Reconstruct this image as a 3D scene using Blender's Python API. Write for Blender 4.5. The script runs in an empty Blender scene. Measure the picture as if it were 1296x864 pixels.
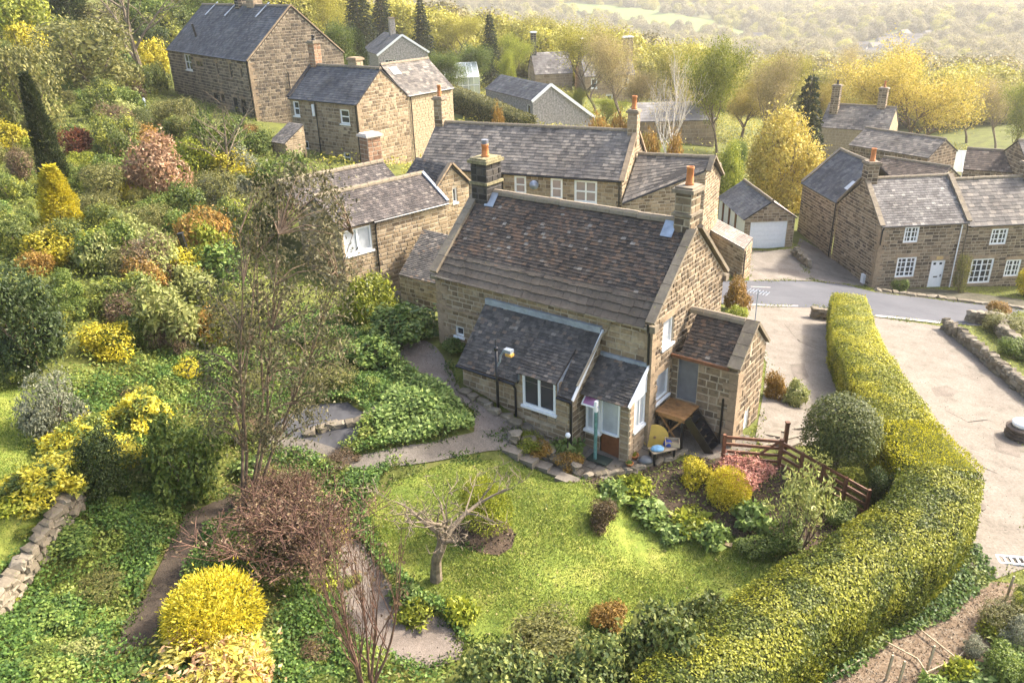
import bpy, bmesh, math, random
import numpy as np
from mathutils import Vector, Matrix
random.seed(11)
rng = np.random.default_rng(11)
R = math.radians
sc = bpy.context.scene
col = sc.collection

# ------------------------------------------------------------------ camera, sky, sun, exposure
CAMZ, PITCH, ROLL, FPX = 15.40, R(24.60), R(-1.68), 1008.0
_f = np.array([0, math.cos(PITCH), -math.sin(PITCH)])
_r0 = np.array([1., 0, 0]); _u0 = np.cross(_r0, _f)
_r = math.cos(ROLL)*_r0 + math.sin(ROLL)*_u0
_u = -math.sin(ROLL)*_r0 + math.cos(ROLL)*_u0
CAM = np.array([0, 0, CAMZ])
cd = bpy.data.cameras.new('camera'); cam = bpy.data.objects.new('camera', cd); col.objects.link(cam)
cd.sensor_width = 36; cd.lens = 28.0; cd.clip_end = 9000; cd.clip_start = .2
cam.matrix_world = Matrix([[_r[0], _u[0], -_f[0], 0], [_r[1], _u[1], -_f[1], 0], [_r[2], _u[2], -_f[2], CAMZ], [0, 0, 0, 1]])
sc.camera = cam
SUN_AZ, SUN_EL = math.atan2(.93, .36), R(40)
w = bpy.data.worlds.new('World'); sc.world = w; w.use_nodes = True
nt = w.node_tree; bgn = nt.nodes['Background']
sky = nt.nodes.new('ShaderNodeTexSky'); sky.sky_type = 'NISHITA'; sky.sun_disc = False
sky.sun_elevation = SUN_EL; sky.sun_rotation = SUN_AZ; sky.dust_density = 5.0; sky.air_density = 1.0
nt.links.new(sky.outputs[0], bgn.inputs[0]); bgn.inputs[1].default_value = .15
sd = bpy.data.lights.new('sun', 'SUN'); sun = bpy.data.objects.new('sun', sd); col.objects.link(sun)
sd.energy = 2.75; sd.angle = R(4); sd.color = (1.0, .935, .83)
to_sun = Vector((math.sin(SUN_AZ)*math.cos(SUN_EL), math.cos(SUN_AZ)*math.cos(SUN_EL), math.sin(SUN_EL)))
sun.rotation_euler = to_sun.to_track_quat('Z', 'Y').to_euler()
sun.location = (60, 40, 80)
vs = sc.view_settings; vs.view_transform = 'Standard'; vs.look = 'None'; vs.exposure = 1.92; vs.gamma = 1.0
sc.cycles.max_bounces = 6; sc.cycles.volume_bounces = 1; sc.cycles.transparent_max_bounces = 12

# ------------------------------------------------------------------ rays and terrain
def rd(u, v): return _f + (u-648)/FPX*_r - (v-432)/FPX*_u
def at(u, v, z=None, Y=None):
    d = rd(u, v); t = (Y/d[1]) if Y is not None else (z-CAMZ)/d[2]
    return CAM + d*t
CP = [(794,582,0),(895,570,.1),(930,561,.15),(968,545,.1),(735,580,0),(665,545,.6),(582,487,1.4),(556,432,1.8),
 (700,600,0),(640,600,.3),(560,600,.55),(780,660,-.3),(665,645,.5),(735,628,.25),(640,720,.25),(950,690,-.7),(600,800,-.1),(850,760,-.7),(648,864,-.2),(480,700,.2),
 (310,645,.6),(200,720,.8),(240,650,.9),(160,800,.7),(0,864,1.3),(60,740,1.2),(20,560,3.0),(10,650,2.7),(100,600,2.3),(400,550,1.1),(470,540,1.2),(560,480,1.5),
 (300,450,2.3),(160,450,3.3),(40,440,4.0),(100,380,4.4),(250,330,3.6),(75,235,5.0),(20,150,6.5),(180,230,4.8),(170,150,6.0),(280,240,4.0),(400,400,1.9),(330,330,2.6),
 (1000,440,-1.2),(1060,500,-1.0),(950,370,-2.3),(975,318,-3.4),(1290,400,-4.0),(1200,410,-3.0),(1250,640,-1.5),(1240,500,-2.3),(1296,864,-1.2),(1150,800,-1.2),(1090,650,-.8),(1000,640,-.5),(1120,380,-3.0)]
PTS = [tuple(at(u, v, z)) for u, v, z in CP]
PTS += [(-5.8,38,.8),(-10.9,60.7,2.7),(-17,65.5,3.4),(-20,62,4.3),(-21.6,71.4,4.5),(-34.7,88,5.0),(-17.9,120.5,1.9),(3,89,.4),(17,138,-3.2),(24,93,-3.2),(41,77.6,-6.1),
 (7,48.5,-1.2),(21,56,-3.4),(30,50.5,-4.6),(24,51,-4.4),(24,57,-4.4),(45,55,-5.5),(50,100,-8),(60,140,-12),(-60,60,12),(-60,100,14),(-60,140,14),(-45,30,8),(-30,15,5),(-30,0,4),(0,0,-.5),(30,0,-1.5),(45,20,-3),(60,40,-5),
 (0,140,0),(-30,140,6),(30,140,-6),(8,70,-1.6)]
PTS = np.array(PTS)
_A = np.sqrt(((PTS[:, None, :2]-PTS[None, :, :2])**2).sum(-1)+.8)
_n = len(PTS)
_M = np.block([[-_A - np.eye(_n)*.15, np.ones((_n, 1)), PTS[:, :2]], [np.ones((1, _n)), np.zeros((1, 3))], [PTS[:, :2].T, np.zeros((2, 3))]])
_S = np.linalg.solve(_M, np.concatenate([PTS[:, 2], [0, 0, 0]]))
def near_h(x, y):
    x = np.clip(np.asarray(x, float), -65, 65); y = np.clip(np.asarray(y, float), -5, 145)
    o = np.zeros_like(x) + _S[_n] + _S[_n+1]*x + _S[_n+2]*y
    for i in range(_n):
        o = o - _S[i]*np.sqrt((x-PTS[i, 0])**2+(y-PTS[i, 1])**2+.8)
    return o
def far_h(x, y):
    z = np.interp(y, [0, 120, 200, 300, 450, 600, 800, 1000, 1400, 2500, 4000], [2, -6, -24, -38, -46, -48, -38, -16, 55, 190, 320])
    z = z + 26*np.exp(-(((x+150)/140)**2+((y-300)/150)**2)) + 14*np.exp(-(((x-420)/200)**2+((y-620)/240)**2))
    z = z + 8*np.exp(-(((x+250)/300)**2+((y-800)/220)**2))
    return z + 5*np.sin(x/97+1)*np.sin(y/131) + 2.5*np.sin(x/41+y/57)
def H(x, y):
    x = np.asarray(x, float); y = np.asarray(y, float)
    d = np.maximum(y, np.abs(x)*1.7+20)
    t = np.clip((d-125)/110, 0, 1); t = t*t*(3-2*t)
    return near_h(x, y)*(1-t) + far_h(x, y)*t
def Hf(x, y): return float(H(np.array([x]), np.array([y]))[0])
_ts = np.concatenate([np.arange(9, 160, .25), np.geomspace(160, 3500, 300)])
def G(u, v, off=0.0):
    d = rd(u, v); P = CAM[None]+d[None]*_ts[:, None]
    below = P[:, 2] < H(P[:, 0], P[:, 1])+off
    i = int(np.argmax(below)) if below.any() else len(_ts)-1
    a, b = _ts[max(i-1, 0)], _ts[i]
    for _ in range(8):
        m = (a+b)/2; p = CAM+d*m
        if p[2] < Hf(p[0], p[1])+off: b = m
        else: a = m
    p = CAM+d*b; return Vector((p[0], p[1], Hf(p[0], p[1])))
def depth(p): return float((np.array(p)-CAM)@_f)

# ------------------------------------------------------------------ object helpers
def tag(o, label=None, cat=None, group=None, kind=None):
    if label: o['label'] = label
    if cat: o['category'] = cat
    if group: o['group'] = group
    if kind: o['kind'] = kind
    return o
def empty(name, loc, rz=0, label=None, cat=None, group=None):
    o = bpy.data.objects.new(name, None); col.objects.link(o); o.location = loc; o.rotation_euler = (0, 0, rz); o.empty_display_size = .3
    return tag(o, label, cat, group)
def link(name, me, parent=None, mat=None):
    o = bpy.data.objects.new(name, me); col.objects.link(o)
    if mat is not None and not me.materials: me.materials.append(mat)
    if parent is not None: o.parent = parent
    return o
def np_mesh(name, V, F, mat=None, smooth=False):
    """V (n,3), F (m,k) arrays -> mesh data, fast"""
    V = np.asarray(V, np.float32); F = np.asarray(F, np.int32)
    me = bpy.data.meshes.new(name); k = F.shape[1]
    me.vertices.add(len(V)); me.vertices.foreach_set('co', V.ravel())
    me.loops.add(F.size); me.loops.foreach_set('vertex_index', F.ravel())
    me.polygons.add(len(F)); me.polygons.foreach_set('loop_start', np.arange(0, F.size, k, dtype=np.int32))
    try: me.polygons.foreach_set('loop_total', np.full(len(F), k, np.int32))
    except Exception: pass
    me.update(calc_edges=True)
    if smooth: me.polygons.foreach_set('use_smooth', np.ones(len(F), bool))
    if mat is not None: me.materials.append(mat)
    return me
class MB:
    def __init__(s): s.v = []; s.f = []
    def add(s, vs, fs):
        b = len(s.v); s.v += [tuple(p) for p in vs]; s.f += [tuple(i+b for i in f) for f in fs]; return s
    def box(s, x0, x1, y0, y1, z0, z1):
        return s.add([(x0,y0,z0),(x1,y0,z0),(x1,y1,z0),(x0,y1,z0),(x0,y0,z1),(x1,y0,z1),(x1,y1,z1),(x0,y1,z1)],
                     [(3,2,1,0),(4,5,6,7),(0,1,5,4),(1,2,6,5),(2,3,7,6),(3,0,4,7)])
    def obox(s, p0, p1, w, h):
        """beam from p0 to p1, width w (horizontal), height h"""
        p0 = Vector(p0); p1 = Vector(p1); d = (p1-p0).normalized()
        sd_ = d.cross(Vector((0, 0, 1)))
        if sd_.length < 1e-4: sd_ = Vector((1, 0, 0))
        sd_.normalize(); up = sd_.cross(d)
        a = sd_*w/2; b = up*h/2
        return s.add([p0-a-b, p0+a-b, p0+a+b, p0-a+b, p1-a-b, p1+a-b, p1+a+b, p1-a+b], [(0,3,2,1)[::-1] if 0 else (3,2,1,0),(4,5,6,7),(0,1,5,4),(1,2,6,5),(2,3,7,6),(3,0,4,7)])
    def tube(s, pts, rad, n=6):
        pts = [Vector(p) for p in pts]
        if not hasattr(rad, '__len__'): rad = [rad]*len(pts)
        b = len(s.v); m = len(pts)
        for i, p in enumerate(pts):
            d = (pts[min(i+1, m-1)]-pts[max(i-1, 0)]).normalized()
            a = d.cross(Vector((.31, .2, .93)));
            if a.length < .05: a = d.cross(Vector((1, 0, 0)))
            a.normalize(); c = d.cross(a)
            for k in range(n):
                t = 2*math.pi*k/n; s.v.append(tuple(p+(a*math.cos(t)+c*math.sin(t))*rad[i]))
        for i in range(m-1):
            for k in range(n):
                k2 = (k+1) % n; s.f.append((b+i*n+k, b+i*n+k2, b+(i+1)*n+k2, b+(i+1)*n+k))
        s.f.append(tuple(b+k for k in range(n))[::-1]); s.f.append(tuple(b+(m-1)*n+k for k in range(n)))
        return s
    def lathe(s, prof, n=14, c=(0, 0, 0)):
        b = len(s.v)
        for r, z in prof:
            for k in range(n):
                t = 2*math.pi*k/n; s.v.append((c[0]+r*math.cos(t), c[1]+r*math.sin(t), c[2]+z))
        for i in range(len(prof)-1):
            for k in range(n):
                k2 = (k+1) % n; s.f.append((b+i*n+k, b+i*n+k2, b+(i+1)*n+k2, b+(i+1)*n+k))
        s.f.append(tuple(b+k for k in range(n))[::-1]); s.f.append(tuple(b+(len(prof)-1)*n+k for k in range(n)))
        return s
    def mesh(s, name, mat=None, smooth=False):
        me = bpy.data.meshes.new(name); me.from_pydata(s.v, [], s.f); me.update()
        if smooth: me.polygons.foreach_set('use_smooth', np.ones(len(me.polygons), bool))
        if mat: me.materials.append(mat)
        return me
    def build(s, name, mat, parent=None, smooth=False):
        return link(name, s.mesh(name, mat, smooth), parent)

# ------------------------------------------------------------------ materials
def newmat(name):
    m = bpy.data.materials.new(name); m.use_nodes = True
    t = m.node_tree; b = t.nodes['Principled BSDF']; return m, t, b
def N(t, typ, **kw):
    n = t.nodes.new(typ)
    for k, v in kw.items(): setattr(n, k, v)
    return n
def ramp(t, cols, inter='LINEAR'):
    r = N(t, 'ShaderNodeValToRGB'); r.color_ramp.interpolation = inter
    e = r.color_ramp.elements
    while len(e) < len(cols): e.new(.5)
    for i, c in enumerate(cols):
        p, rgb = c if isinstance(c[1], (tuple, list)) else (i/max(1, len(cols)-1), c)
        e[i].position = p; e[i].color = (*rgb, 1)
    return r
def mixc(t, a, b, fac, mode='MIX'):
    m = N(t, 'ShaderNodeMix', data_type='RGBA', blend_type=mode)
    for i, x in ((0, fac), (6, a), (7, b)):
        if hasattr(x, 'is_linked') or isinstance(x, bpy.types.NodeSocket): t.links.new(x, m.inputs[i])
        elif i == 0: m.inputs[0].default_value = x
        else: m.inputs[i].default_value = (*x, 1)
    return m.outputs[2]
def noise(t, scale, detail=4, rough=.6, coord='Object'):
    tc = N(t, 'ShaderNodeTexCoord'); n = N(t, 'ShaderNodeTexNoise')
    n.inputs['Scale'].default_value = scale; n.inputs['Detail'].default_value = detail; n.inputs['Roughness'].default_value = rough
    t.links.new(tc.outputs[coord], n.inputs['Vector']); return n.outputs['Fac']
def bump(t, b, h, strength=.3, dist=.02):
    n = N(t, 'ShaderNodeBump'); n.inputs['Strength'].default_value = strength; n.inputs['Distance'].default_value = dist
    t.links.new(h, n.inputs['Height']); t.links.new(n.outputs[0], b.inputs['Normal'])
def plain(name, c, rough=.6, spec=.5, metal=0, var=.12, nscale=8):
    m, t, b = newmat(name)
    f = noise(t, nscale); dark = tuple(x*(1-var*1.6) for x in c); lite = tuple(min(1, x*(1+var)) for x in c)
    r = ramp(t, [(.3, dark), (.7, lite)]); t.links.new(f, r.inputs[0]); t.links.new(r.outputs[0], b.inputs['Base Color'])
    b.inputs['Roughness'].default_value = rough; b.inputs['Specular IOR Level'].default_value = spec; b.inputs['Metallic'].default_value = metal
    return m
def island(name, cols, rough=.85, nz=(6, .35), bmp=.4, inter='LINEAR', spot=None):
    """colour per loose piece (stone, tile), broken up by noise"""
    m, t, b = newmat(name); g = N(t, 'ShaderNodeNewGeometry')
    r = ramp(t, cols, inter); t.links.new(g.outputs['Random Per Island'], r.inputs[0])
    f = noise(t, nz[0], 6, .7); rr = ramp(t, [(.25, (1-nz[1],)*3), (.75, (1+nz[1]*.6,)*3)]); t.links.new(f, rr.inputs[0])
    c = mixc(t, r.outputs[0], rr.outputs[0], 1.0, 'MULTIPLY')
    fs = noise(t, .55, 5, .7); rs = ramp(t, [(.32, (.66,.64,.62)), (.6, (1.08,1.07,1.05))]); t.links.new(fs, rs.inputs[0]); c = mixc(t, c, rs.outputs[0], 1.0, 'MULTIPLY')
    if spot:
        f2 = noise(t, spot[0], 5, .75); r2 = ramp(t, [(spot[1], (0, 0, 0)), (spot[1]+.06, (1, 1, 1))]); t.links.new(f2, r2.inputs[0])
        c = mixc(t, c, spot[2], r2.outputs[0])
    t.links.new(c, b.inputs['Base Color']); b.inputs['Roughness'].default_value = rough; b.inputs['Specular IOR Level'].default_value = .3
    bump(t, b, noise(t, 35, 5, .7), bmp, .015)
    return m
def leafmat(name, cols, rough=.55, tr=.3, spec=.3):
    m, t, b = newmat(name); g = N(t, 'ShaderNodeNewGeometry'); oi = N(t, 'ShaderNodeObjectInfo')
    r = ramp(t, cols); t.links.new(g.outputs['Random Per Island'], r.inputs[0])
    f = noise(t, 1.6, 3, .6); rr = ramp(t, [(.3, (.72, .74, .7)), (.7, (1.2, 1.15, 1.0))]); t.links.new(f, rr.inputs[0])
    c = mixc(t, r.outputs[0], rr.outputs[0], 1.0, 'MULTIPLY')
    hs = N(t, 'ShaderNodeHueSaturation')
    ma = N(t, 'ShaderNodeMapRange'); ma.inputs[3].default_value = .8; ma.inputs[4].default_value = 1.2
    t.links.new(oi.outputs['Random'], ma.inputs[0]); t.links.new(ma.outputs[0], hs.inputs['Value'])
    t.links.new(c, hs.inputs['Color']); c = hs.outputs[0]
    t.links.new(c, b.inputs['Base Color']); b.inputs['Roughness'].default_value = rough; b.inputs['Specular IOR Level'].default_value = spec
    tl = N(t, 'ShaderNodeBsdfTranslucent'); t.links.new(c, tl.inputs[0])
    ms = N(t, 'ShaderNodeMixShader'); ms.inputs[0].default_value = tr
    t.links.new(b.outputs[0], ms.inputs[1]); t.links.new(tl.outputs[0], ms.inputs[2])
    t.links.new(ms.outputs[0], t.nodes['Material Output'].inputs['Surface'])
    return m
def ground_mat(name, stops, scale, scale2=25, rough=.95, bmp=.4, fine=.35):
    m, t, b = newmat(name)
    f = noise(t, scale, 8, .68); r = ramp(t, stops); t.links.new(f, r.inputs[0])
    f2 = noise(t, scale2, 4, .7); r2 = ramp(t, [(.25, (1-fine,)*3), (.75, (1+fine*.7,)*3)]); t.links.new(f2, r2.inputs[0])
    c = mixc(t, r.outputs[0], r2.outputs[0], 1.0, 'MULTIPLY')
    t.links.new(c, b.inputs['Base Color']); b.inputs['Roughness'].default_value = rough; b.inputs['Specular IOR Level'].default_value = .2
    bump(t, b, f2, bmp, .03); return m

M_mortar = plain('mortar', (.40,.33,.235), .95, .2, var=.2, nscale=3)
M_mortar_l = plain('pale_mortar', (.40,.335,.25), .95, .2, var=.15, nscale=3)
ST = [(0, (.14,.10,.062)), (.15, (.22,.16,.095)), (.45, (.30,.22,.13)), (.75, (.36,.27,.165)), (1, (.42,.33,.215))]
M_stone = island('sandstone_blocks', ST, spot=(9, .62, (.10,.085,.065)))
M_stone_w = island('weathered_sandstone_blocks', [(0,(.085,.062,.042)),(.3,(.165,.12,.074)),(.7,(.25,.183,.113)),(1,(.33,.255,.168))], spot=(7,.58,(.08,.07,.055)))
M_stone_d = island('dark_gritstone_blocks', [(0,(.075,.06,.046)),(.3,(.145,.112,.078)),(.7,(.215,.166,.112)),(1,(.29,.23,.16))], spot=(5,.57,(.07,.06,.05)))
M_coping = island('coping_sandstone', [(0,(.13,.105,.075)),(.5,(.22,.18,.13)),(1,(.30,.245,.17))], spot=(6,.6,(.25,.22,.09)))
M_ashlar = island('dressed_sandstone', [(0,(.27,.195,.12)),(1,(.40,.30,.195))])
M_tile = island('clay_and_stone_tiles', [(0,(.045,.038,.033)),(.35,(.078,.064,.053)),(.62,(.108,.083,.064)),(.78,(.13,.09,.064)),(.93,(.17,.108,.068)),(.97,(.14,.12,.10)),(1,(.26,.235,.20))], spot=(.9,.57,(.135,.084,.055)))
M_tile_dark = island('dark_grey_tiles', [(0,(.052,.049,.046)),(.5,(.088,.082,.076)),(.85,(.128,.115,.10)),(.95,(.17,.12,.085)),(1,(.24,.22,.19))])
M_tile_grey = island('grey_brown_tiles', [(0,(.05,.044,.042)),(.5,(.085,.074,.069)),(.85,(.12,.10,.09)),(1,(.20,.175,.15))])
M_tile_brown = island('brown_clay_tiles', [(0,(.06,.046,.038)),(.5,(.105,.08,.064)),(.85,(.145,.108,.082)),(1,(.23,.19,.15))])
M_slate_big = island('eaves_stone_slates', [(0,(.06,.05,.042)),(.5,(.11,.089,.068)),(.8,(.15,.124,.093)),(1,(.20,.17,.125))], spot=(5,.68,(.34,.24,.05)))
M_slate = island('grey_stone_slates', [(0,(.085,.078,.072)),(.4,(.14,.126,.112)),(.75,(.195,.172,.148)),(1,(.26,.225,.185))], spot=(4,.66,(.11,.10,.075)))
M_slate_l = island('lichened_slates', [(0,(.11,.10,.095)),(.5,(.16,.147,.138)),(.88,(.21,.195,.178)),(1,(.34,.315,.28))])
M_slate_b = island('blue_grey_slates', [(0,(.058,.062,.072)),(.5,(.085,.09,.10)),(1,(.125,.125,.125))], nz=(.8,.4), spot=(1.2,.62,(.13,.13,.085)))
M_slate_pale = island('pale_sheet_roof', [(0,(.19,.18,.17)),(1,(.27,.255,.24))], nz=(1,.2))
M_pink_slate = island('pale_pink_slates', [(0,(.30,.25,.21)),(1,(.42,.355,.31))])
M_render = plain('pebbledash_render', (.33,.305,.28), .95, .2, var=.34, nscale=5)
M_white = plain('white_paint', (.80,.80,.78), .45, .5, var=.04)
M_cream = plain('cream_stone_render', (.38,.30,.19), .9, .2, var=.15, nscale=4)
M_black = plain('black_painted_iron', (.012,.012,.014), .35, .5, var=.2)
M_lead = plain('lead_flashing', (.34,.38,.43), .5, .5, .3, var=.2, nscale=3)
M_terracotta = plain('terracotta', (.50,.19,.065), .75, .3, var=.2, nscale=5)
M_brick = island('red_brown_brick', [(0,(.22,.12,.07)),(1,(.40,.24,.14))])
M_wood = plain('brown_stained_wood', (.16,.066,.032), .6, .4, var=.25, nscale=6)
M_wood_l = plain('pale_bare_timber', (.42,.33,.22), .8, .3, var=.2, nscale=6)
M_table = plain('varnished_table_wood', (.33,.17,.065), .4, .5, var=.3, nscale=4)
M_door_brown = plain('brown_door_board', (.17,.062,.025), .5, .4, var=.15)
M_grey_door = plain('grey_painted_door', (.14,.145,.15), .6, .4, var=.12, nscale=3)
M_yellow = plain('yellow_enamel', (.62,.40,.07), .5, .5, var=.12, nscale=3)
M_teal = plain('teal_painted_post', (.11,.24,.21), .6, .4, var=.25)
M_blue = plain('pale_blue_cloth', (.22,.42,.62), .7, .3, var=.2)
M_dblue = plain('dark_blue_cloth', (.03,.06,.25), .7, .3, var=.2)
M_gold_sod = plain('amber_lamp_glass', (.65,.36,.08), .3, .5)
M_glassdark, t_, b_ = newmat('window_glass'); b_.inputs['Base Color'].default_value = (.035,.04,.045,1); b_.inputs['Roughness'].default_value = .06; b_.inputs['Specular IOR Level'].default_value = .8
M_blind = plain('pale_blind_behind_glass', (.42,.44,.45), .12, .7, var=.12, nscale=2)
M_pinkblind = plain('pinkish_blind_behind_glass', (.34,.27,.25), .15, .6, var=.12, nscale=2)
M_vent_reflection = plain('painted_purple_reflection', (.38,.16,.30), .1, .8, var=.3, nscale=3)  # purple reflection on the open vent pane, painted as its base colour
M_greenhouse, t_, b_ = newmat('greenhouse_glass'); b_.inputs['Base Color'].default_value = (.75,.82,.80,1); b_.inputs['Roughness'].default_value = .08; b_.inputs['Alpha'].default_value = .42
M_bark = plain('grey_brown_bark', (.15,.115,.08), .9, .2, var=.4, nscale=12)
M_bark_tan = plain('tan_peeling_bark', (.18,.122,.08), .8, .3, var=.4, nscale=7)
M_bark_pale = plain('pale_bare_bark', (.21,.165,.115), .85, .2, var=.3, nscale=9)
M_birch = plain('white_birch_bark', (.66,.60,.52), .8, .3, var=.25, nscale=6)
M_bark_red = plain('red_brown_twigs', (.15,.085,.06), .85, .2, var=.3, nscale=9)

M_ground = ground_mat('hillside_soil_and_grass', [(.2,(.045,.040,.018)),(.42,(.085,.095,.022)),(.6,(.13,.14,.030)),(.8,(.10,.075,.035))], .55, 9)
M_lawn = ground_mat('lawn_turf', [(.28,(.07,.11,.02)),(.45,(.15,.19,.032)),(.6,(.23,.245,.048)),(.75,(.33,.30,.09))], 1.1, 14, fine=.5)
M_gravel = ground_mat('pink_grey_gravel', [(.3,(.14,.112,.09)),(.7,(.22,.182,.15))], 1.5, 45, fine=.7)
M_dirt = ground_mat('bare_earth_path', [(.3,(.045,.034,.025)),(.7,(.10,.075,.052))], 1.6, 30, fine=.6)
M_soil = ground_mat('dug_soil', [(.3,(.045,.03,.02)),(.7,(.10,.07,.045))], 1.6, 30, fine=.6)
M_paving = ground_mat('stone_paving', [(.3,(.11,.095,.078)),(.7,(.20,.172,.14))], 1.3, 25, fine=.5)
M_drive = ground_mat('tan_tarmac_drive', [(.25,(.11,.092,.072)),(.42,(.17,.146,.117)),(.6,(.205,.176,.143)),(.8,(.24,.21,.173))], 1.1, 12, fine=.35, bmp=.3)
M_road = ground_mat('grey_asphalt', [(.3,(.07,.07,.078)),(.6,(.10,.10,.108)),(.8,(.14,.135,.135))], .3, 60, fine=.15, bmp=.15)
M_chips = ground_mat('bark_chip_mulch', [(.3,(.09,.06,.036)),(.5,(.17,.12,.078)),(.72,(.29,.235,.17))], 7, 30, fine=.5)
M_verge = ground_mat('mossy_stone_verge', [(.3,(.05,.045,.03)),(.55,(.10,.09,.06)),(.75,(.15,.135,.10))], 2.0, 12, fine=.5)
M_field = ground_mat('pasture_grass', [(.3,(.11,.16,.04)),(.7,(.17,.22,.06))], .02, .3, fine=.2)
M_roadpaint = plain('worn_road_paint', (.27,.25,.23), .8, .2, var=.2)
M_water = plain('dark_slate_paving', (.07,.068,.07), .85, .2, var=.25, nscale=2)
M_cobble = island('rubble_stones', [(0,(.15,.12,.085)),(.4,(.27,.22,.155)),(.8,(.38,.32,.235)),(1,(.50,.45,.37))], spot=(5,.62,(.14,.15,.04)))

# ------------------------------------------------------------------ ground sheet
def lines(a, b, step, lo, hi, ratio=1.13):
    m = list(np.arange(a, b+1e-6, step)); s = step; x = a
    left = []
    while x > lo: s *= ratio; x -= s; left.append(x)
    s = step; x = b; right = []
    while x < hi: s *= ratio; x += s; right.append(x)
    return np.array(left[::-1]+m+right)
gx = lines(-38, 46, .5, -1250, 1250); gy = lines(4, 80, .5, -40, 1650)
GX, GY = np.meshgrid(gx, gy)
GZ = H(GX.ravel(), GY.ravel())
def quadgrid(nx, ny):
    i = np.arange(nx-1)[None, :]+np.arange(ny-1)[:, None]*nx
    return np.stack([i, i+1, i+nx+1, i+nx], -1).reshape(-1, 4)
ground = link('ground', np_mesh('ground', np.stack([GX.ravel(), GY.ravel(), GZ], -1), quadgrid(len(gx), len(gy)), M_ground, True)); tag(ground, 'hillside ground falling from the garden to the wooded valley', 'ground', kind='structure')
def poly_px(px): return [(p.x, p.y) for p in (G(u, v) for u, v in px)]
def sheet(name, poly, off, mat, label, cat, kind='structure', step=.5, edge=0):
    bm = bmesh.new(); P = []
    for i, p in enumerate(poly):
        q = poly[(i+1) % len(poly)]; P.append(p)
        if edge:
            L = math.hypot(q[0]-p[0], q[1]-p[1]); n = int(L/.5)
            for k in range(1, n):
                t = k/n; P.append((p[0]+(q[0]-p[0])*t+random.uniform(-edge, edge), p[1]+(q[1]-p[1])*t+random.uniform(-edge, edge)))
    f = bm.faces.new([bm.verts.new((x, y, 0)) for x, y in P])
    xs = [p[0] for p in P]; ys = [p[1] for p in P]
    for ax, lo, hi in ((0, min(xs), max(xs)), (1, min(ys), max(ys))):
        g = math.ceil(lo/step)*step
        while g < hi:
            co = (g, 0, 0) if ax == 0 else (0, g, 0); no = (1, 0, 0) if ax == 0 else (0, 1, 0)
            bmesh.ops.bisect_plane(bm, geom=bm.verts[:]+bm.edges[:]+bm.faces[:], plane_co=co, plane_no=no, dist=1e-5); g += step
    bmesh.ops.triangulate(bm, faces=[f for f in bm.faces if len(f.verts) > 4])
    bmesh.ops.recalc_face_normals(bm, faces=bm.faces)
    zz = H(np.array([v.co.x for v in bm.verts]), np.array([v.co.y for v in bm.verts]))
    for v, z in zip(bm.verts, zz): v.co.z = z+off
    for f in bm.faces:
        if f.normal.z < 0: f.normal_flip()
    me = bpy.data.meshes.new(name); bm.to_mesh(me); bm.free()
    o = link(name, me, None, mat); return tag(o, label, cat, kind=kind)
def inside(poly, x, y):
    x = np.asarray(x); y = np.asarray(y); c = np.zeros(x.shape, bool); n = len(poly)
    for i in range(n):
        x0, y0 = poly[i]; x1, y1 = poly[(i+1) % n]
        if y0 == y1: continue
        c ^= ((y0 > y) != (y1 > y)) & (x < (x1-x0)*(y-y0)/(y1-y0)+x0)
    return c
LAWN = poly_px([(495,612),(560,588),(640,585),(700,600),(745,612),(800,645),(880,668),(985,702),(985,722),(930,762),(860,790),(760,800),(690,800),(640,812),(588,812),(575,775),(520,745),(478,700),(462,650)])
ULAWN = poly_px([(-60,480),(50,490),(100,560),(95,640),(60,680),(0,725),(-70,740)])
GRAVEL = poly_px([(435,675),(462,690),(490,735),(520,765),(562,785),(588,815),(582,836),(545,846),(480,835),(440,800),(425,740)])
EARTH = poly_px([(272,636),(300,628),(302,645),(268,664),(248,702),(226,758),(198,812),(145,832),(156,795),(192,738),(214,692),(234,652)])
FGRAV = poly_px([(500,430),(540,432),(560,450),(582,492),(620,512),(668,545),(660,560),(630,556),(600,548),(600,520),(545,490),(505,465)])
STONEP = poly_px([(330,560),(400,585),(455,600),(560,583),(640,570),(665,560),(655,548),(610,545),(540,562),(450,578),(400,560),(340,545)])
PATIO = poly_px([(640,545),(668,560),(735,605),(800,592),(850,573),(900,582),(945,574),(965,556),(930,548),(860,520),(790,560),(735,560),(680,530)])
DRIVE = poly_px([(930,384),(1045,388),(1060,420),(1085,470),(1110,520),(1095,560),(1000,566),(955,560),(966,500),(970,460),(955,425),(925,400)])
FORE = poly_px([(1090,400),(1195,414),(1300,498),(1310,590),(1310,715),(1255,735),(1200,720),(1190,640),(1180,560),(1130,480),(1095,430)])
ROAD = poly_px([(900,356),(960,356),(1030,357),(1075,362),(1110,371),(1180,379),(1300,393),(1320,396),(1320,418),(1200,410),(1105,401),(1040,390),(930,386),(890,384)])
GDRIVE = poly_px([(950,317),(1004,315),(1015,332),(1030,356),(948,356)])
FLAGS = poly_px([(1006,318),(1012,302),(1060,328),(1108,361),(1070,361),(1032,356)])
VERGE = poly_px([(1104,361),(1150,365),(1206,368),(1310,382),(1310,393),(1180,379),(1110,371)])
MULCH = poly_px([(1005,870),(1060,862),(1130,805),(1195,780),(1240,735),(1296,740),(1296,800),(1220,830),(1180,880)])
VEG = poly_px([(1180,882),(1220,832),(1300,795),(1320,880)])
BED = poly_px([(715,612),(760,600),(800,598),(850,585),(920,575),(960,580),(1010,600),(1090,650),(1075,700),(990,712),(985,700),(880,666),(800,642)])
SOILP = poly_px([(562,676),(580,664),(600,660),(625,658),(642,662),(652,678),(648,694),(632,704),(612,702),(590,694),(572,688)])
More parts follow.
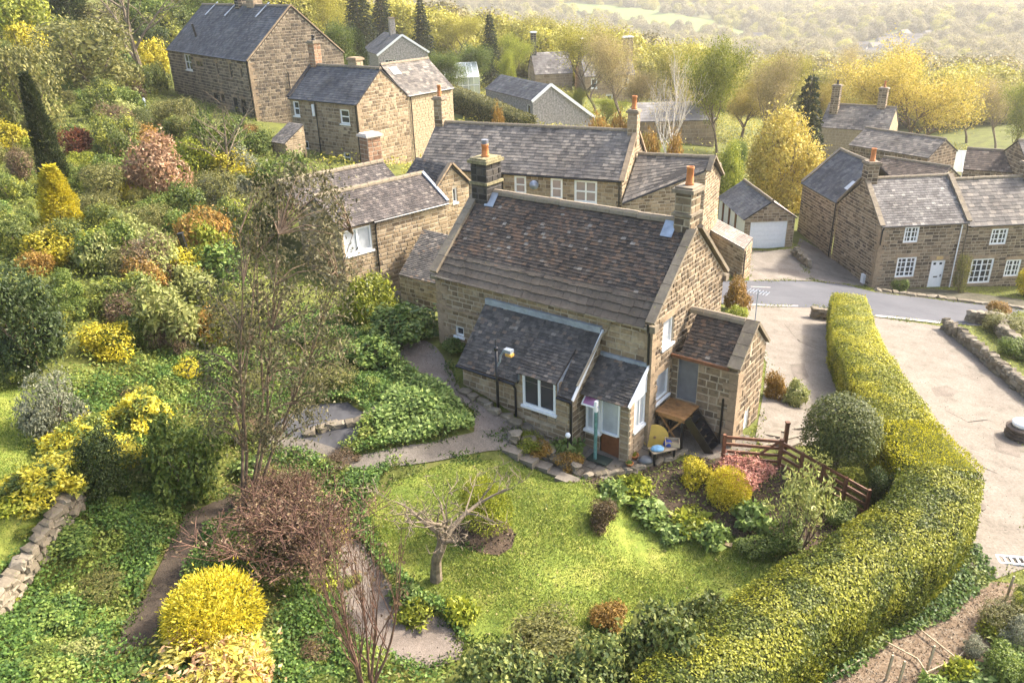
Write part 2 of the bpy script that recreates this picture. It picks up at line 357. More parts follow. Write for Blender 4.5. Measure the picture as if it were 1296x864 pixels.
lawn = sheet('lawn', LAWN, .03, M_lawn, 'mown sunlit lawn below the stone cottage', 'lawn', edge=.1)
sheet('upper_lawn', ULAWN, .03, M_lawn, 'raised lawn above the rubble retaining wall', 'lawn', edge=.1)
sheet('gravel_path', GRAVEL, .04, M_gravel, 'pink gravel path end beside the lawn', 'path', edge=.08)
sheet('earth_path', EARTH, .05, M_dirt, 'narrow bare earth path through ivy', 'path', edge=.06)
sheet('wall_foot_gravel', FGRAV, .03, M_gravel, 'gravel strip along the lean-to wall', 'path', edge=.06)
sheet('stone_path', STONEP, .045, M_paving, 'grey stone path above the lawn', 'path', edge=.05)
sheet('patio', PATIO, .035, M_paving, 'stone paved patio outside the porch', 'patio')
sheet('drive', DRIVE, .03, M_drive, 'tan drive between outhouse and golden hedge', 'driveway')
sheet('forecourt', FORE, .034, M_drive, 'wide tan forecourt beyond the hedge', 'driveway')
sheet('road', ROAD, .045, M_road, 'grey asphalt lane in front of the row cottage', 'road')
sheet('garage_drive', GDRIVE, .04, M_drive, 'short drive up to the white garage door', 'driveway')
sheet('flagged_yard', FLAGS, .038, M_paving, 'mossy flagged yard beside the row cottage gable', 'yard')
sheet('cottage_verge', VERGE, .036, M_verge, 'dark mossy stone verge below the row cottages', 'verge', edge=.05)
sheet('mulch_path', MULCH, .03, M_chips, 'bark chip path along the hedge foot', 'path', edge=.08)
sheet('vegetable_bed', VEG, .034, M_soil, 'dark vegetable plot soil', 'garden bed', edge=.05)
sheet('flower_bed', BED, .028, M_soil, 'planted border between patio and lawn', 'garden bed', edge=.1)
sheet('soil_patch', SOILP, .055, M_soil, 'dug soil patch under the bare apple tree', 'garden bed', edge=.14)
for i, q in enumerate([[(1108,399),(1190,408),(1190,410.5),(1106,401.5)], [(940,384.5),(1010,387),(1010,389),(940,386.5)], [(950,363),(975,364),(975,365.2),(950,364)]]):
    sheet('road_line', poly_px(q), .052, M_roadpaint, ['worn pale line at the forecourt mouth', 'worn pale line at the drive mouth', 'short worn dash on the lane'][i], 'road marking')
# low kerb stones in front of the row cottage
# ------------------------------------------------------------------ building kit (local frame: x along ridge -L..0, y from front 0 to back W)
class WF:
    """wall frame: s along the wall, z up, d outward"""
    def __init__(s, ox, oy, tx, ty):
        l = math.hypot(tx-ox, ty-oy); s.o = (ox, oy); s.d = ((tx-ox)/l, (ty-oy)/l); s.n = (s.d[1], -s.d[0]); s.len = l
    def p(s, a, z, d=0): return (s.o[0]+s.d[0]*a+s.n[0]*d, s.o[1]+s.d[1]*a+s.n[1]*d, z)
    def box(s, mb, a0, a1, z0, z1, d0, d1):
        q = [s.p(a0,z0,d1), s.p(a1,z0,d1), s.p(a1,z0,d0), s.p(a0,z0,d0), s.p(a0,z1,d1), s.p(a1,z1,d1), s.p(a1,z1,d0), s.p(a0,z1,d0)]
        mb.add(q, [(3,2,1,0),(4,5,6,7),(0,1,5,4),(1,2,6,5),(2,3,7,6),(3,0,4,7)])
def stone(mb, wf, a0, a1, z0, z1, pr, g=.015, b=.02):
    j = lambda: random.uniform(-.008, .008)
    a0 += g; a1 -= g; z0 += g; z1 -= g
    if a1-a0 < .05 or z1-z0 < .04: return
    pr = pr*random.uniform(.55, 1.3); b = min(b, (a1-a0)/4, (z1-z0)/4)
    bk = [(a0+j(), z0+j()), (a1+j(), z0+j()), (a1+j(), z1+j()), (a0+j(), z1+j())]
    fr = [(bk[0][0]+b, bk[0][1]+b), (bk[1][0]-b, bk[1][1]+b), (bk[2][0]-b, bk[2][1]-b), (bk[3][0]+b, bk[3][1]-b)]
    v = [wf.p(x, z, -.01) for x, z in bk]+[wf.p(x, z, pr) for x, z in fr]
    mb.add(v, [(4,5,6,7),(0,1,5,4),(1,2,6,5),(2,3,7,6),(3,0,4,7)])
def wall(root, wf, zb, zt, holes=(), gable=None, mat=None, mortar=None, course=(.17,.25), wid=(.25,.55), pr=.022, slant=None, label=None):
    """gable=(s_ridge, z_ridge[, z_end]) ; slant=(z at s=0, z at s=len) for lean-to flanks; holes (s0,s1,z0,z1)"""
    mb = MB(); L = wf.len
    def top(s):
        if gable:
            sr, zr = gable[:2]; ze = gable[2] if len(gable) > 2 else zt
            return zt+(zr-zt)*s/sr if s <= sr else ze+(zr-ze)*(L-s)/(L-sr)
        if slant: return slant[0]+(slant[1]-slant[0])*s/L
        return zt
    zflat = zt if not (slant or (gable and len(gable) > 2)) else min(top(0), top(L))
    ss = sorted({0, L, *[h[0] for h in holes], *[h[1] for h in holes]}); zs = sorted({zb, zflat, *[h[2] for h in holes if h[2] < zflat], *[h[3] for h in holes if h[3] < zflat]})
    for i in range(len(ss)-1):
        for k in range(len(zs)-1):
            a, b, c, d = ss[i], ss[i+1], zs[k], zs[k+1]; m = ((a+b)/2, (c+d)/2)
            if any(h[0] < m[0] < h[1] and h[2] < m[1] < h[3] for h in holes): continue
            mb.add([wf.p(a,c), wf.p(b,c), wf.p(b,d), wf.p(a,d)], [(0,1,2,3)])
    if gable: mb.add([wf.p(0,zflat), wf.p(L,zflat), wf.p(L, top(L)), wf.p(gable[0],gable[1]), wf.p(0, top(0))], [(0,1,2,3,4)])
    elif slant: mb.add([wf.p(0,zflat), wf.p(L,zflat), wf.p(L,top(L)), wf.p(0,top(0))], [(0,1,2,3)])
    for a, b, c, d in holes:
        for q in (((a,c),(a,d)), ((a,d),(b,d)), ((b,d),(b,c)), ((b,c),(a,c))):
            mb.add([wf.p(*q[0]), wf.p(*q[1]), wf.p(*q[1],-.16), wf.p(*q[0],-.16)], [(0,1,2,3)])
    wo = mb.build('wall', mortar or M_mortar, root)
    if label: wo['label'] = label
    if mat is None: return wo
    sb = MB(); z = zb; ztop = max(top(0), top(L), gable[1] if gable else zt)
    while z < ztop-.03:
        h = random.uniform(*course); z1 = min(z+h, ztop)
        # horizontal extent under the slope at the course top
        lo, hi = 0, L
        if z1 > zflat and (gable or slant):
            c = [s for s in np.linspace(0, L, 160) if top(s) >= z1-.02]
            if not c: break
            lo, hi = c[0], c[-1]
        iv = [(lo, hi)]
        for h0 in holes:
            if h0[2] < z1-.03 and h0[3] > z+.03:
                n = []
                for a, b in iv:
                    if h0[1] <= a or h0[0] >= b: n.append((a, b)); continue
                    if h0[0] > a: n.append((a, h0[0]))
                    if h0[1] < b: n.append((h0[1], b))
                iv = n
        for a, b in iv:
            x = a
            while x < b-.02:
                ww = random.uniform(*wid)
                if b-x-ww < wid[0]*.6: ww = b-x
                stone(sb, wf, x, min(b, x+ww), z, z1, pr); x += ww
        z = z1
    so = sb.build('stone_facing', mat, wo); so['kind'] = 'stuff'
    return wo
def window(root, wf, a0, a1, z0, z1, cols=2, rows=2, mat=None, glass=None, sill=True, lintel=True, fw=.07, dep=-.09, bar=.035, lm=None, name='window', cas=None):
    mat = mat or M_white; mb = MB()
    wf.box(mb, a0, a1, z0, z0+fw, dep-.05, dep+.03); wf.box(mb, a0, a1, z1-fw, z1, dep-.05, dep+.03)
    wf.box(mb, a0, a0+fw, z0+fw, z1-fw, dep-.05, dep+.03); wf.box(mb, a1-fw, a1, z0+fw, z1-fw, dep-.05, dep+.03)
    for i in range(1, cols):
        x = a0+(a1-a0)*i/cols; b = bar*(1.9 if cas and i % cas == 0 else 1); wf.box(mb, x-b/2, x+b/2, z0+fw, z1-fw, dep-.04, dep+.018)
    for i in range(1, rows):
        z = z0+(z1-z0)*i/rows
        for k in range(cols):
            xa = a0+(a1-a0)*k/cols+(fw if k == 0 else bar/2); xb = a0+(a1-a0)*(k+1)/cols-(fw if k == cols-1 else bar/2)
            wf.box(mb, xa, xb, z-bar/2, z+bar/2, dep-.038, dep+.012)
    o = mb.build(name, mat, root)
    g = MB(); wf.box(g, a0+.01, a1-.01, z0+.01, z1-.01, dep-.045, dep-.02); g.build('pane', glass or M_glassdark, o)
    if sill:
        s = MB(); wf.box(s, a0-.06, a1+.06, z0-.09, z0-.002, -.10, .07); s.build('sill', lm or mat, o)
    if lintel:
        s = MB(); wf.box(s, a0-.14, a1+.14, z1+.003, z1+.24, -.06, .036); s.build('lintel', M_ashlar, o)
    return o
def door(root, wf, a0, a1, z0, z1, mat, panels=True, handle=True, name='door'):
    mb = MB(); wf.box(mb, a0+.05, a1-.05, z0, z1-.05, -.12, -.06)
    wf.box(mb, a0, a0+.05, z0, z1, -.13, -.03); wf.box(mb, a1-.05, a1, z0, z1, -.13, -.03); wf.box(mb, a0+.05, a1-.05, z1-.05, z1, -.13, -.03)
    o = mb.build(name, mat, root)
    if panels:
        for s in (.28, .72):
            p = MB(); c = a0+(a1-a0)*s; wf.box(p, c-.09, c+.09, z1-.32, z1-.16, -.07, -.055); p.build('door_light', M_glassdark, o)
        p = MB(); wf.box(p, (a0+a1)/2-.14, (a0+a1)/2+.14, z0+(z1-z0)*.43, z0+(z1-z0)*.47, -.07, -.05); p.build('letterbox', M_black, o)
    if handle:
        p = MB(); wf.box(p, a1-.17, a1-.11, z0+.95, z0+1.12, -.07, -.03); p.build('handle', M_black, o)
    return o
def roof(root, e0, e1, r0, r1, tw, gauge, mat, thick=.02, slab=True, name='roof', jit=.012, lap=.03, label=None):
    """tiled slope: eave e0->e1 (left to right seen from outside), ridge r0->r1"""
    e0, e1, r0, r1 = [Vector(p) for p in (e0, e1, r0, r1)]
    n = (e1-e0).cross(r0-e0).normalized()
    if n.z < 0: n = -n
    S = lambda a, b: (e0*(1-a)+e1*a)*(1-b)+(r0*(1-a)+r1*a)*b
    mb = MB(); t = .07
    top = [e0-n*.012, e1-n*.012, r1-n*.012, r0-n*.012]; bot = [p-n*t for p in top]
    mb.add(top+bot, [(0,1,2,3),(7,6,5,4),(0,4,5,1),(1,5,6,2),(2,6,7,3),(3,7,4,0)])
    ro = mb.build(name, M_slab, root)
    if label: ro['label'] = label
    tb = MB(); Ls = ((r0-e0).length+(r1-e1).length)/2; rows = max(2, round(Ls/gauge))
    for i in range(rows):
        b0 = i/rows-(lap/Ls if i == 0 else .3*gauge/Ls*0); b1 = (i+1)/rows+ (.25/rows if i < rows-1 else 0)
        Lr = (S(1, b0)-S(0, b0)).length; nt_ = max(2, round(Lr/tw)); off = (i % 2)*.5+random.uniform(-.12, .12)
        cuts = [0]+[min(max((k+off+random.uniform(-.1, .1))/nt_, 0), 1) for k in range(0 if off > .1 else 1, nt_)]+[1]
        for k in range(len(cuts)-1):
            a, b = cuts[k], cuts[k+1]
            if (b-a)*Lr < .03: continue
            a += .004/Lr; b -= .004/Lr
            hb = thick*random.uniform(.8, 1.25)+.004; ht = .002; db = random.uniform(-jit, jit)/Ls
            p = [S(a, b0+db)+n*hb, S(b, b0+db+random.uniform(-jit, jit)*.5/Ls)+n*hb*random.uniform(.85, 1.15), S(b, b1)+n*ht, S(a, b1)+n*ht]
            q = [x-n*thick*.9 for x in p[:2]]
            tb.add(p+q, [(0,1,2,3),(4,5,1,0),(4,0,3),(1,5,2)])
    o = tb.build('tiles', mat, ro); o['kind'] = 'stuff'
    return ro
M_slab = plain('roof_underlay', (.05,.045,.042), .9, .2)
_ridge = {}
def ridge(root, a, b, mat, r=.13, seg=.45, name='ridge_tile', h=.10):
    a = Vector(a); b = Vector(b); L = (b-a).length; n = max(1, round(L/seg)); l = L/n
    key = (mat.name, round(l, 2), r, h)
    if key not in _ridge:
        m = MB(); pr = [(-r, -.07), (-r*.8, h*.4), (-r*.35, h), (r*.35, h), (r*.8, h*.4), (r, -.07)]
        v = [(x, y, z) for x in (.006, l-.006) for y, z in pr]; f = [(i, i+6, i+7, i+1) for i in range(5)]+[(0,1,2,3,4,5),(11,10,9,8,7,6)]
        _ridge[key] = m.add(v, f).mesh(name, mat)
    rot = (b-a).to_track_quat('X', 'Z').to_euler()
    for i in range(n):
        o = link(name, _ridge[key], root); o.location = a+(b-a)*(i/n)+Vector((0, 0, random.uniform(-.012, .012))); o.rotation_euler = (rot.x, rot.y, rot.z+random.uniform(-.012, .012))
def coping(root, a, b, mat=None, w=.34, h=.13, seg=.75, name='coping_stone'):
    a = Vector(a); b = Vector(b); n = max(1, round((b-a).length/seg)); d = (b-a)/n
    for i in range(n):
        m = MB(); dl = d.normalized()*.008; m.obox(a+d*i+dl, a+d*(i+1)-dl, w+random.uniform(-.015, .015), h+random.uniform(-.012, .012)); m.build(name, mat or M_coping, root)
def gutter(root, a, b, mat=None, r=.055): MB().tube([a, b], r, 6).build('gutter', mat or M_black, root)
def downpipe(root, pts, mat=None, r=.045): MB().tube(pts, r, 6).build('downpipe', mat or M_black, root)
def pot(root, x, y, z, h=.6, r=.13, mat=None, rim=None):
    o = MB().lathe([(r*1.15,0),(r*1.15,.06),(r,.09),(r*.88,h-.1),(r*1.02,h-.08),(r*1.02,h),(r*.8,h),(r*.78,h-.12)], 14, (x, y, z)).build('chimney_pot', mat or M_terracotta, root, True)
    if rim: MB().lathe([(r*.9,0),(r*.95,.16),(r*.7,.17)], 12, (x, y, z+h)).build('pot_cowl', rim, o)
    return o
def chimney(root, x, y, z0, z1, sx, sy, mat, pots=((0, 0),), cap=M_coping, band=None, ph=.6, pr_=.13, potmat=None, rim=None, core=None, course=(.22,.3)):
    m = MB(); m.box(x-sx/2, x+sx/2, y-sy/2, y+sy/2, z0, z1); ch = m.build('chimney', core or M_mortar, root)
    s = MB(); c = [(x-sx/2,y-sy/2),(x+sx/2,y-sy/2),(x+sx/2,y+sy/2),(x-sx/2,y+sy/2)]
    for i in range(4):
        wf = WF(*c[i], *c[(i+1) % 4]); z = z0
        while z < z1-.04:
            h = min(random.uniform(*course), z1-z); q = 0
            while q < wf.len-.02:
                ww = random.uniform(.28, .45)
                if wf.len-q-ww < .2: ww = wf.len-q
                stone(s, wf, q, q+ww, z, z+h, .02); q += ww
            z += h
    so = s.build('chimney_blocks', mat, ch); so['kind'] = 'stuff'
    k = MB(); k.box(x-sx/2-.1, x+sx/2+.1, y-sy/2-.1, y+sy/2+.1, z1, z1+.13); k.box(x-sx/2-.02, x+sx/2+.02, y-sy/2-.02, y+sy/2+.02, z1+.13, z1+.2); k.build('chimney_cap', cap, ch)
    if band: k = MB(); k.box(x-sx/2-.07, x+sx/2+.07, y-sy/2-.07, y+sy/2+.07, band, band+.1); k.build('chimney_band', cap, ch)
    for px, py in pots: pot(ch, x+px, y+py, z1+.2, ph, pr_, potmat, rim)
    return ch
def house(name, label, X, Y, Z, ang, L, W, he, hr, wallmat=M_stone, roofmat=M_slate, tw=.3, gauge=.24, holes=None, yr=None, heb=None, zb=-2.5, oh=.12, vg=.08, ridgemat=M_coping, cat='house', group=None, back=True, mortar=None, course=(.17,.25), wid=(.25,.55), sides='FRBL', ridges=True, thick=.02):
    holes = holes or {}; yr = W/2 if yr is None else yr; heb = he if heb is None else heb
    root = empty(name, (X, Y, Z), R(ang), label, cat, group)
    wfs = {'F': WF(-L,0,0,0), 'R': WF(0,0,0,W), 'B': WF(0,W,-L,W), 'L': WF(-L,W,-L,0)}
    for s in sides:
        hs = [h[:4] for h in holes.get(s, [])]
        if s == 'F': wall(root, wfs[s], zb, he, hs, None, wallmat, mortar, course, wid)
        if s == 'B': wall(root, wfs[s], zb, heb, hs, None, wallmat if back else None, mortar, course, wid)
        if s == 'R': wall(root, wfs[s], zb, he, hs, (yr, hr-.03, heb), wallmat, mortar, course, wid)
        if s == 'L': wall(root, wfs[s], zb, heb, hs, (W-yr, hr-.03, he), wallmat, mortar, course, wid)
    sl = (hr-he)/yr; slb = (hr-heb)/(W-yr)
    roof(root, (-L-vg, -oh, he-sl*oh+.05), (vg, -oh, he-sl*oh+.05), (-L-vg, yr, hr+.05), (vg, yr, hr+.05), tw, gauge, roofmat, thick)
    roof(root, (vg, W+oh, heb-slb*oh+.05), (-L-vg, W+oh, heb-slb*oh+.05), (vg, yr, hr+.05), (-L-vg, yr, hr+.05), tw, gauge, roofmat, thick)
    if ridges: ridge(root, (-L-vg, yr, hr+.08), (vg, yr, hr+.08), ridgemat)
    return root, wfs

def quoins(root, x, y, zb, zt, sx, sy, mat=None):
    """dressed corner stones; the wall runs from (x,y) towards sx along x and sy along y"""
    z = zb; k = 0
    while z < zt-.1:
        h = min(random.uniform(.24, .34), zt-z); a, c = (.52, .26) if k % 2 else (.26, .5); a *= random.uniform(.85, 1.15); c *= random.uniform(.85, 1.15); p = .034
        m = MB(); xs = sorted((x-sx*p, x+sx*a)); ys = sorted((y-sy*p, y+sy*c)); m.box(xs[0], xs[1], ys[0], ys[1], z+.008, z+h-.008); m.build('quoin', mat or M_ashlar, root); z += h; k += 1
# ------------------------------------------------------------------ main cottage
MX, MY, MZ, MA = 4.66, 24.04, 0.03, -37.1
ML, MW, MHE, MHR = 9.51, 5.8, 4.92, 7.45
main = empty('stone_cottage', (MX, MY, MZ), R(MA), 'long stone cottage with brown tiled roof, lean-to and porch', 'house')
F_ = WF(-ML,0,0,0); Rg = WF(0,0,0,MW); Bk = WF(0,MW,-ML,MW); Lg = WF(-ML,MW,-ML,0)
wall(main, F_, -1.5, MHE, [(.83,1.27,2.33,2.74)], None, M_stone)
wall(main, Rg, -1.5, MHE, [(.76,1.6,3.62,4.63),(.5,1.5,1.62,2.72)], (MW/2, MHR), M_stone_w, course=(.14,.22), wid=(.2,.42), pr=.03, mortar=M_mortar_l)
wall(main, Bk, -1.5, MHE, [], None, M_stone)
wall(main, Lg, -1.5, MHE, [], (MW/2, MHR), M_stone)
window(main, F_, .83, 1.27, 2.33, 2.74, 1, 1, lintel=False)
window(main, Rg, .76, 1.6, 3.62, 4.63, 1, 1, glass=M_blind)
window(main, Rg, .5, 1.5, 1.62, 2.72, 1, 1, glass=M_blind)
b = MB(); F_.box(b, -.02, 2.75, 3.38, 3.5, .0, .09); b.build('string_course', M_ashlar, main)
sl = (MHR-MHE)/(MW/2)
EV = lambda y, up=.05: MHE+sl*y+up
# two courses of big stone slates along the eaves, laid one by one, then small tiles above
roof(main, (-ML+.2, .52, EV(.52)), (-.2, .52, EV(.52)), (-ML+.2, MW/2, MHR+.05), (-.2, MW/2, MHR+.05), .165, .135, M_tile, thick=.026, lap=.02, label='brown tiled front slope of the cottage')
roof(main, (-.2, MW+.15, EV(-.15)), (-ML+.2, MW+.15, EV(-.15)), (-.2, MW/2, MHR+.05), (-ML+.2, MW/2, MHR+.05), .165, .16, M_tile, thick=.026)
m = MB(); a0, a1 = (-ML+.2, -.17, EV(-.17, 0)), (-.2, -.17, EV(-.17, 0)); r0, r1 = (-ML+.2, .52, EV(.52, .0)), (-.2, .52, EV(.52, .0))
nn = Vector((0, -sl, 1)).normalized()
m.add([Vector(p)-nn*.0 for p in (a0, a1, r1, r0)]+[Vector(p)-nn*.08 for p in (a0, a1, r1, r0)], [(0,1,2,3),(7,6,5,4),(0,4,5,1),(1,5,6,2),(2,6,7,3),(3,7,4,0)]); eb = m.build('eaves_board', M_slab, main)
for row, (ya, yb) in enumerate(((-.26, .02), (-.02, .26), (.22, .5), (.44, .66))):
    x = -ML+.2
    while x < -.22:
        ww = random.uniform(.26, .42); x2 = min(-.2, x+ww)
        if -.2-x2 < .15: x2 = -.2
        dy = random.uniform(-.02, .02); t = .045
        h0 = .06+.012*row; m = MB()
        p = [Vector((x+.005, ya+dy, EV(ya+dy, h0))), Vector((x2-.005, ya+dy+random.uniform(-.012,.012), EV(ya+dy, h0+random.uniform(-.006,.006)))), Vector((x2-.005, yb+.05, EV(yb+.05, .02+.012*row))), Vector((x+.005, yb+.05, EV(yb+.05, .02+.012*row)))]
        m.add(p+[q-nn*t for q in p], [(0,1,2,3),(7,6,5,4),(0,4,5,1),(1,5,6,2),(2,6,7,3),(3,7,4,0)]); m.build('eaves_slate', M_slate_big, main)
        x = x2
ridge(main, (-ML+.75, MW/2, MHR+.07), (-.55, MW/2, MHR+.07), M_coping, r=.17, seg=.55, h=.13)
for x in (-ML+.02, -.02):
    for s in (-1, 1):
        y0 = MW/2+s*(MW/2+.18); y1 = MW/2+s*.25
        z = lambda y: MHR-sl*abs(y-MW/2)+.15
        coping(main, (x, y0, z(y0)), (x, y1, z(y1)), seg=.72)
        b = MB(); b.box(x-.19, x+.19, min(y0, y0-s*.3)-.0, max(y0, y0-s*.3), z(y0)-.33, z(y0)-.1); b.build('kneeler', M_coping, main)
M_soot = island('sooty_chimney_blocks', [(0,(.018,.016,.015)),(.6,(.05,.045,.04)),(1,(.10,.085,.07))])
M_capy = plain('lichened_cap', (.25,.215,.12), .9, .2, var=.3)
chimney(main, -ML+.42, MW/2, MHR-.7, MHR+1.25, .78, .95, M_soot, ((0, 0),), cap=M_capy, band=MHR+.42, ph=.5, pr_=.15, rim=plain('grey_cowl', (.2,.2,.22), .4), core=plain('soot_mortar', (.09,.08,.07), .9))
chimney(main, -.38, MW/2+.05, MHR-.7, MHR+1.15, .60, .74, M_stone_w, ((0, .05),), band=MHR+.35, ph=.62, pr_=.13)
for x in (-ML+.9, -.85):
    b = MB(); s = .22
    b.add([(x-s, MW/2-.55, EV(MW/2-.55, .12)), (x+s, MW/2-.55, EV(MW/2-.55, .12)), (x+s, MW/2-.1, MHR+.14), (x-s, MW/2-.1, MHR+.14)], [(0,1,2,3)])
    b.add([(x-s, MW/2-.55, EV(MW/2-.55, .1)), (x+s, MW/2-.55, EV(MW/2-.55, .1)), (x+s, MW/2-.1, MHR+.1), (x-s, MW/2-.1, MHR+.1)], [(3,2,1,0)]); b.build('flashing', M_lead, main)
M_gut = plain('stone_coloured_gutter', (.30,.24,.16), .7)
gutter(main, (-ML-.05, -.2, MHE-.17), (-.1, -.2, MHE-.22), M_gut, .05)
downpipe(main, [(-.08, -.2, MHE-.05), (-.08, -.2, MHE-.25), (-.08, -.08, MHE-.5), (-.08, -.08, 3.35)])
downpipe(main, [(-1.55, -.2, MHE-.25), (-1.55, -.08, MHE-.4), (-1.72, -.06, 4.2), (-1.8, -.2, 4.1), (-1.86, -1.7, 2.75)], M_gut, .04)
quoins(main, 0, 0, -.3, MHE-.35, -1, 1); quoins(main, -ML, 0, 1.3, MHE-.3, 1, 1)
# lean-to
LX0, LX1, LY, LT, LE = -6.85, -1.98, -1.78, 4.2, 2.42
wf1 = WF(LX0, LY, LX1, LY); wf2 = WF(LX1, LY, LX1, 0); wf3 = WF(LX0, 0, LX0, LY)
wx0, wx1 = LX0*-1-3.45, 0
WL0, WL1 = 2.78, 4.18
wall(main, wf1, -1.0, LE-.04, [(WL0, WL1, .98, LE-.041)], None, M_stone)
wall(main, wf2, -1.0, LE, [], None, M_stone, slant=(LE-.04, LT-.1))
wall(main, wf3, -1.0, LE, [], None, M_stone, slant=(LT-.1, LE-.04))
ls = (LT-LE)/(-LY)
DW0, DW1 = LX0+WL0-.14, LX0+WL1+.14; ytop = -.72
zl = lambda y: LT+.03+ls*y
for xa, xb, ya in ((LX0-.12, DW0, LY-.16), (DW1, LX1+.1, LY-.16), (DW0, DW1, ytop-.12)):
    roof(main, (xa, ya, zl(ya)), (xb, ya, zl(ya)), (xa, 0, zl(0)), (xb, 0, zl(0)), .17, .125, M_tile_dark, thick=.024, lap=.0, label='dark tiled lean-to slope with grey flashing')
# raised dormer slope above the lean-to window
dz = LE+.34; yy = LY-.1
roof(main, (DW0, yy-.1, dz-.02), (DW1, yy-.1, dz-.02), (DW0, ytop, LT+ls*ytop+.09), (DW1, ytop, LT+ls*ytop+.09), .17, .125, M_tile_dark, thick=.024, label='raised tiled slope over the lean-to window')
for x in (DW0, DW1):
    b = MB(); b.add([(x, yy, LE-.1), (x, yy, dz-.05), (x, ytop, LT+ls*ytop+.02)], [(0,1,2)] if x > -4 else [(2,1,0)]); b.add([(x-.03*(1 if x > -4 else -1), yy, LE-.1), (x-.03*(1 if x > -4 else -1), yy, dz-.05), (x-.03*(1 if x > -4 else -1), ytop, LT+ls*ytop+.02)], [(2,1,0)] if x > -4 else [(0,1,2)]); b.build('dormer_cheek', M_lead, main)
wfd = WF(LX0, LY-.02, LX1, LY-.02)
for q in (WL0-.14, WL1): b = MB(); wfd.box(b, q, q+.14, LE-.05, dz-.05, -.2, .0); b.build('dormer_jamb', M_ashlar, main)
window(main, wfd, WL0, WL1, 1.42, dz-.08, 2, 1, lintel=False, bar=.1, fw=.09, dep=-.03)
b = MB(); wfd.box(b, WL0, WL1, .9, 1.32, -.17, -.03); b.build('wall_infill', M_mortar, main)
sb = MB()
for zc in (.98, 1.15): 
    q = WL0
    while q < WL1-.1: stone(sb, wfd, q, min(WL1, q+.35), zc, zc+.17, .02); q += .35
sb.build('stone_facing', M_stone, main)['kind'] = 'stuff'
b = MB(); b.box(LX0-.1, LX1+.08, -.16, .04, LT-.12, LT+.12); bo = b.build('flashing', M_lead, main)
gutter(main, (LX0-.1, LY-.24, LE-.16), (DW0-.05, LY-.24, LE-.18)); gutter(main, (DW1+.05, LY-.24, LE-.16), (LX1+.1, LY-.24, LE-.18))
downpipe(main, [(DW0-.15, LY-.22, LE-.2), (DW0-.15, LY-.07, LE-.45), (DW0-.15, LY-.07, .75), (DW0+.05, LY-.1, .62)])
downpipe(main, [(LX1+.02, LY-.22, LE-.2), (LX1-.02, LY-.08, LE-.4), (LX1-.02, LY-.08, -.1)], r=.055)
b = MB(); b.obox((LX1+.12, LY-.2, LE-.12), (LX1+.12, -.02, LT-.02), .05, .13); b.build('verge_board', M_white, main)
# black vent pipe and bracket lamp in front of the lean-to
vp = empty('vent_pipe', tuple(Vector((MX, MY, MZ))+Matrix.Rotation(R(MA), 3, 'Z')@Vector((-4.95, LY-.35, .55))), R(MA), 'tall black vent pipe standing against the lean-to eave', 'pipe')
MB().tube([(0,0,0),(0,0,2.9)], .055, 8).build('pipe', M_black, vp, True)
MB().lathe([(.03,0),(.09,.02),(.09,.1),(.05,.15),(.012,.16),(.012,.42)], 10, (0,0,2.9)).build('cage', M_black, vp)
MB().tube([(.04,0,2.3),(.16,0,2.5),(.22,-.02,2.75),(.38,-.05,3.0),(.5,-.06,3.06)], .035, 8).build('bracket', M_lead, vp)
b = MB(); b.box(.45,.75,-.16,.05,3.0,3.12); lh = b.build('lamp_head', M_lead, vp); b = MB(); b.box(.55,.8,-.2,.0,2.9,2.99); b.build('lamp_glass', M_gold_sod, lh)
# porch
PX0, PX1, PY, PT, PE = -1.86, -.12, -1.15, 3.28, 2.42
ps = (PT-PE)/(-PY)
pf = WF(PX0, PY, PX1, PY); pr_w = WF(PX1, PY, PX1, 0)
b = MB(); pf.box(b, pf.len-.36, pf.len, -.4, 2.3, -.3, 0); po = b.build('porch_pier', M_mortar, main)
s = MB(); z = -.4
while z < 2.28:
    stone(s, pf, pf.len-.36, pf.len, z, z+.24, .02); stone(s, pr_w, 0, .32, z, z+.24, .02); z += .24
s.build('stone_facing', M_ashlar, po)['kind'] = 'stuff'
wall(main, WF(PX0, PY, PX0+.62, PY), -.4, .82, [], None, M_stone); wall(main, WF(PX1, PY+.32, PX1, 0), -.4, 1.05, [], None, M_ashlar)
window(main, pf, .02, .60, .84, 2.28, 2, 1, lintel=False, glass=M_blind, dep=-.04, sill=True)
pd = MB(); pf.box(pd, .62, 1.36, -.02, 2.28, -.14, -.08); dd = pd.build('door', M_door_brown, main); dd['label'] = 'porch door with brown lower board and white upper light'
b = MB(); pf.box(b, .64, 1.34, .95, 2.2, -.08, -.05); b.build('pane', M_blind, dd)
b = MB(); pf.box(b, .62, .68, .9, 2.28, -.05, .0); pf.box(b, 1.3, 1.36, .9, 2.28, -.05, .0); pf.box(b, .68, 1.3, .88, .95, -.05, .02); pf.box(b, .68, 1.3, 2.2, 2.28, -.05, .0); b.build('door_frame', M_white, dd)
window(main, pr_w, .34, PY*-1-.05, 1.1, 2.3, 2, 1, lintel=False, glass=M_blind, dep=-.03)
b = MB(); b.add([(PX1+.03, PY-.05, PE-.12), (PX1+.03, 0, PE-.12), (PX1+.03, 0, PT-.06)], [(0,1,2)]); b.add([(PX1-.02, PY-.05, PE-.12), (PX1-.02, 0, PE-.12), (PX1-.02, 0, PT-.06)], [(2,1,0)]); b.build('gable_board', M_white, main)
b = MB(); b.obox((PX1+.06, PY-.2, PE-.13), (PX1+.06, 0, PT+.0), .05, .14); b.build('verge_board', M_white, main)
roof(main, (PX0-.08, PY-.2, PE-ps*.2+.03), (PX1+.05, PY-.2, PE-ps*.2+.03), (PX0-.08, 0, PT+.03), (PX1+.05, 0, PT+.03), .17, .115, M_tile_dark, thick=.02, label='small dark tiled porch slope')
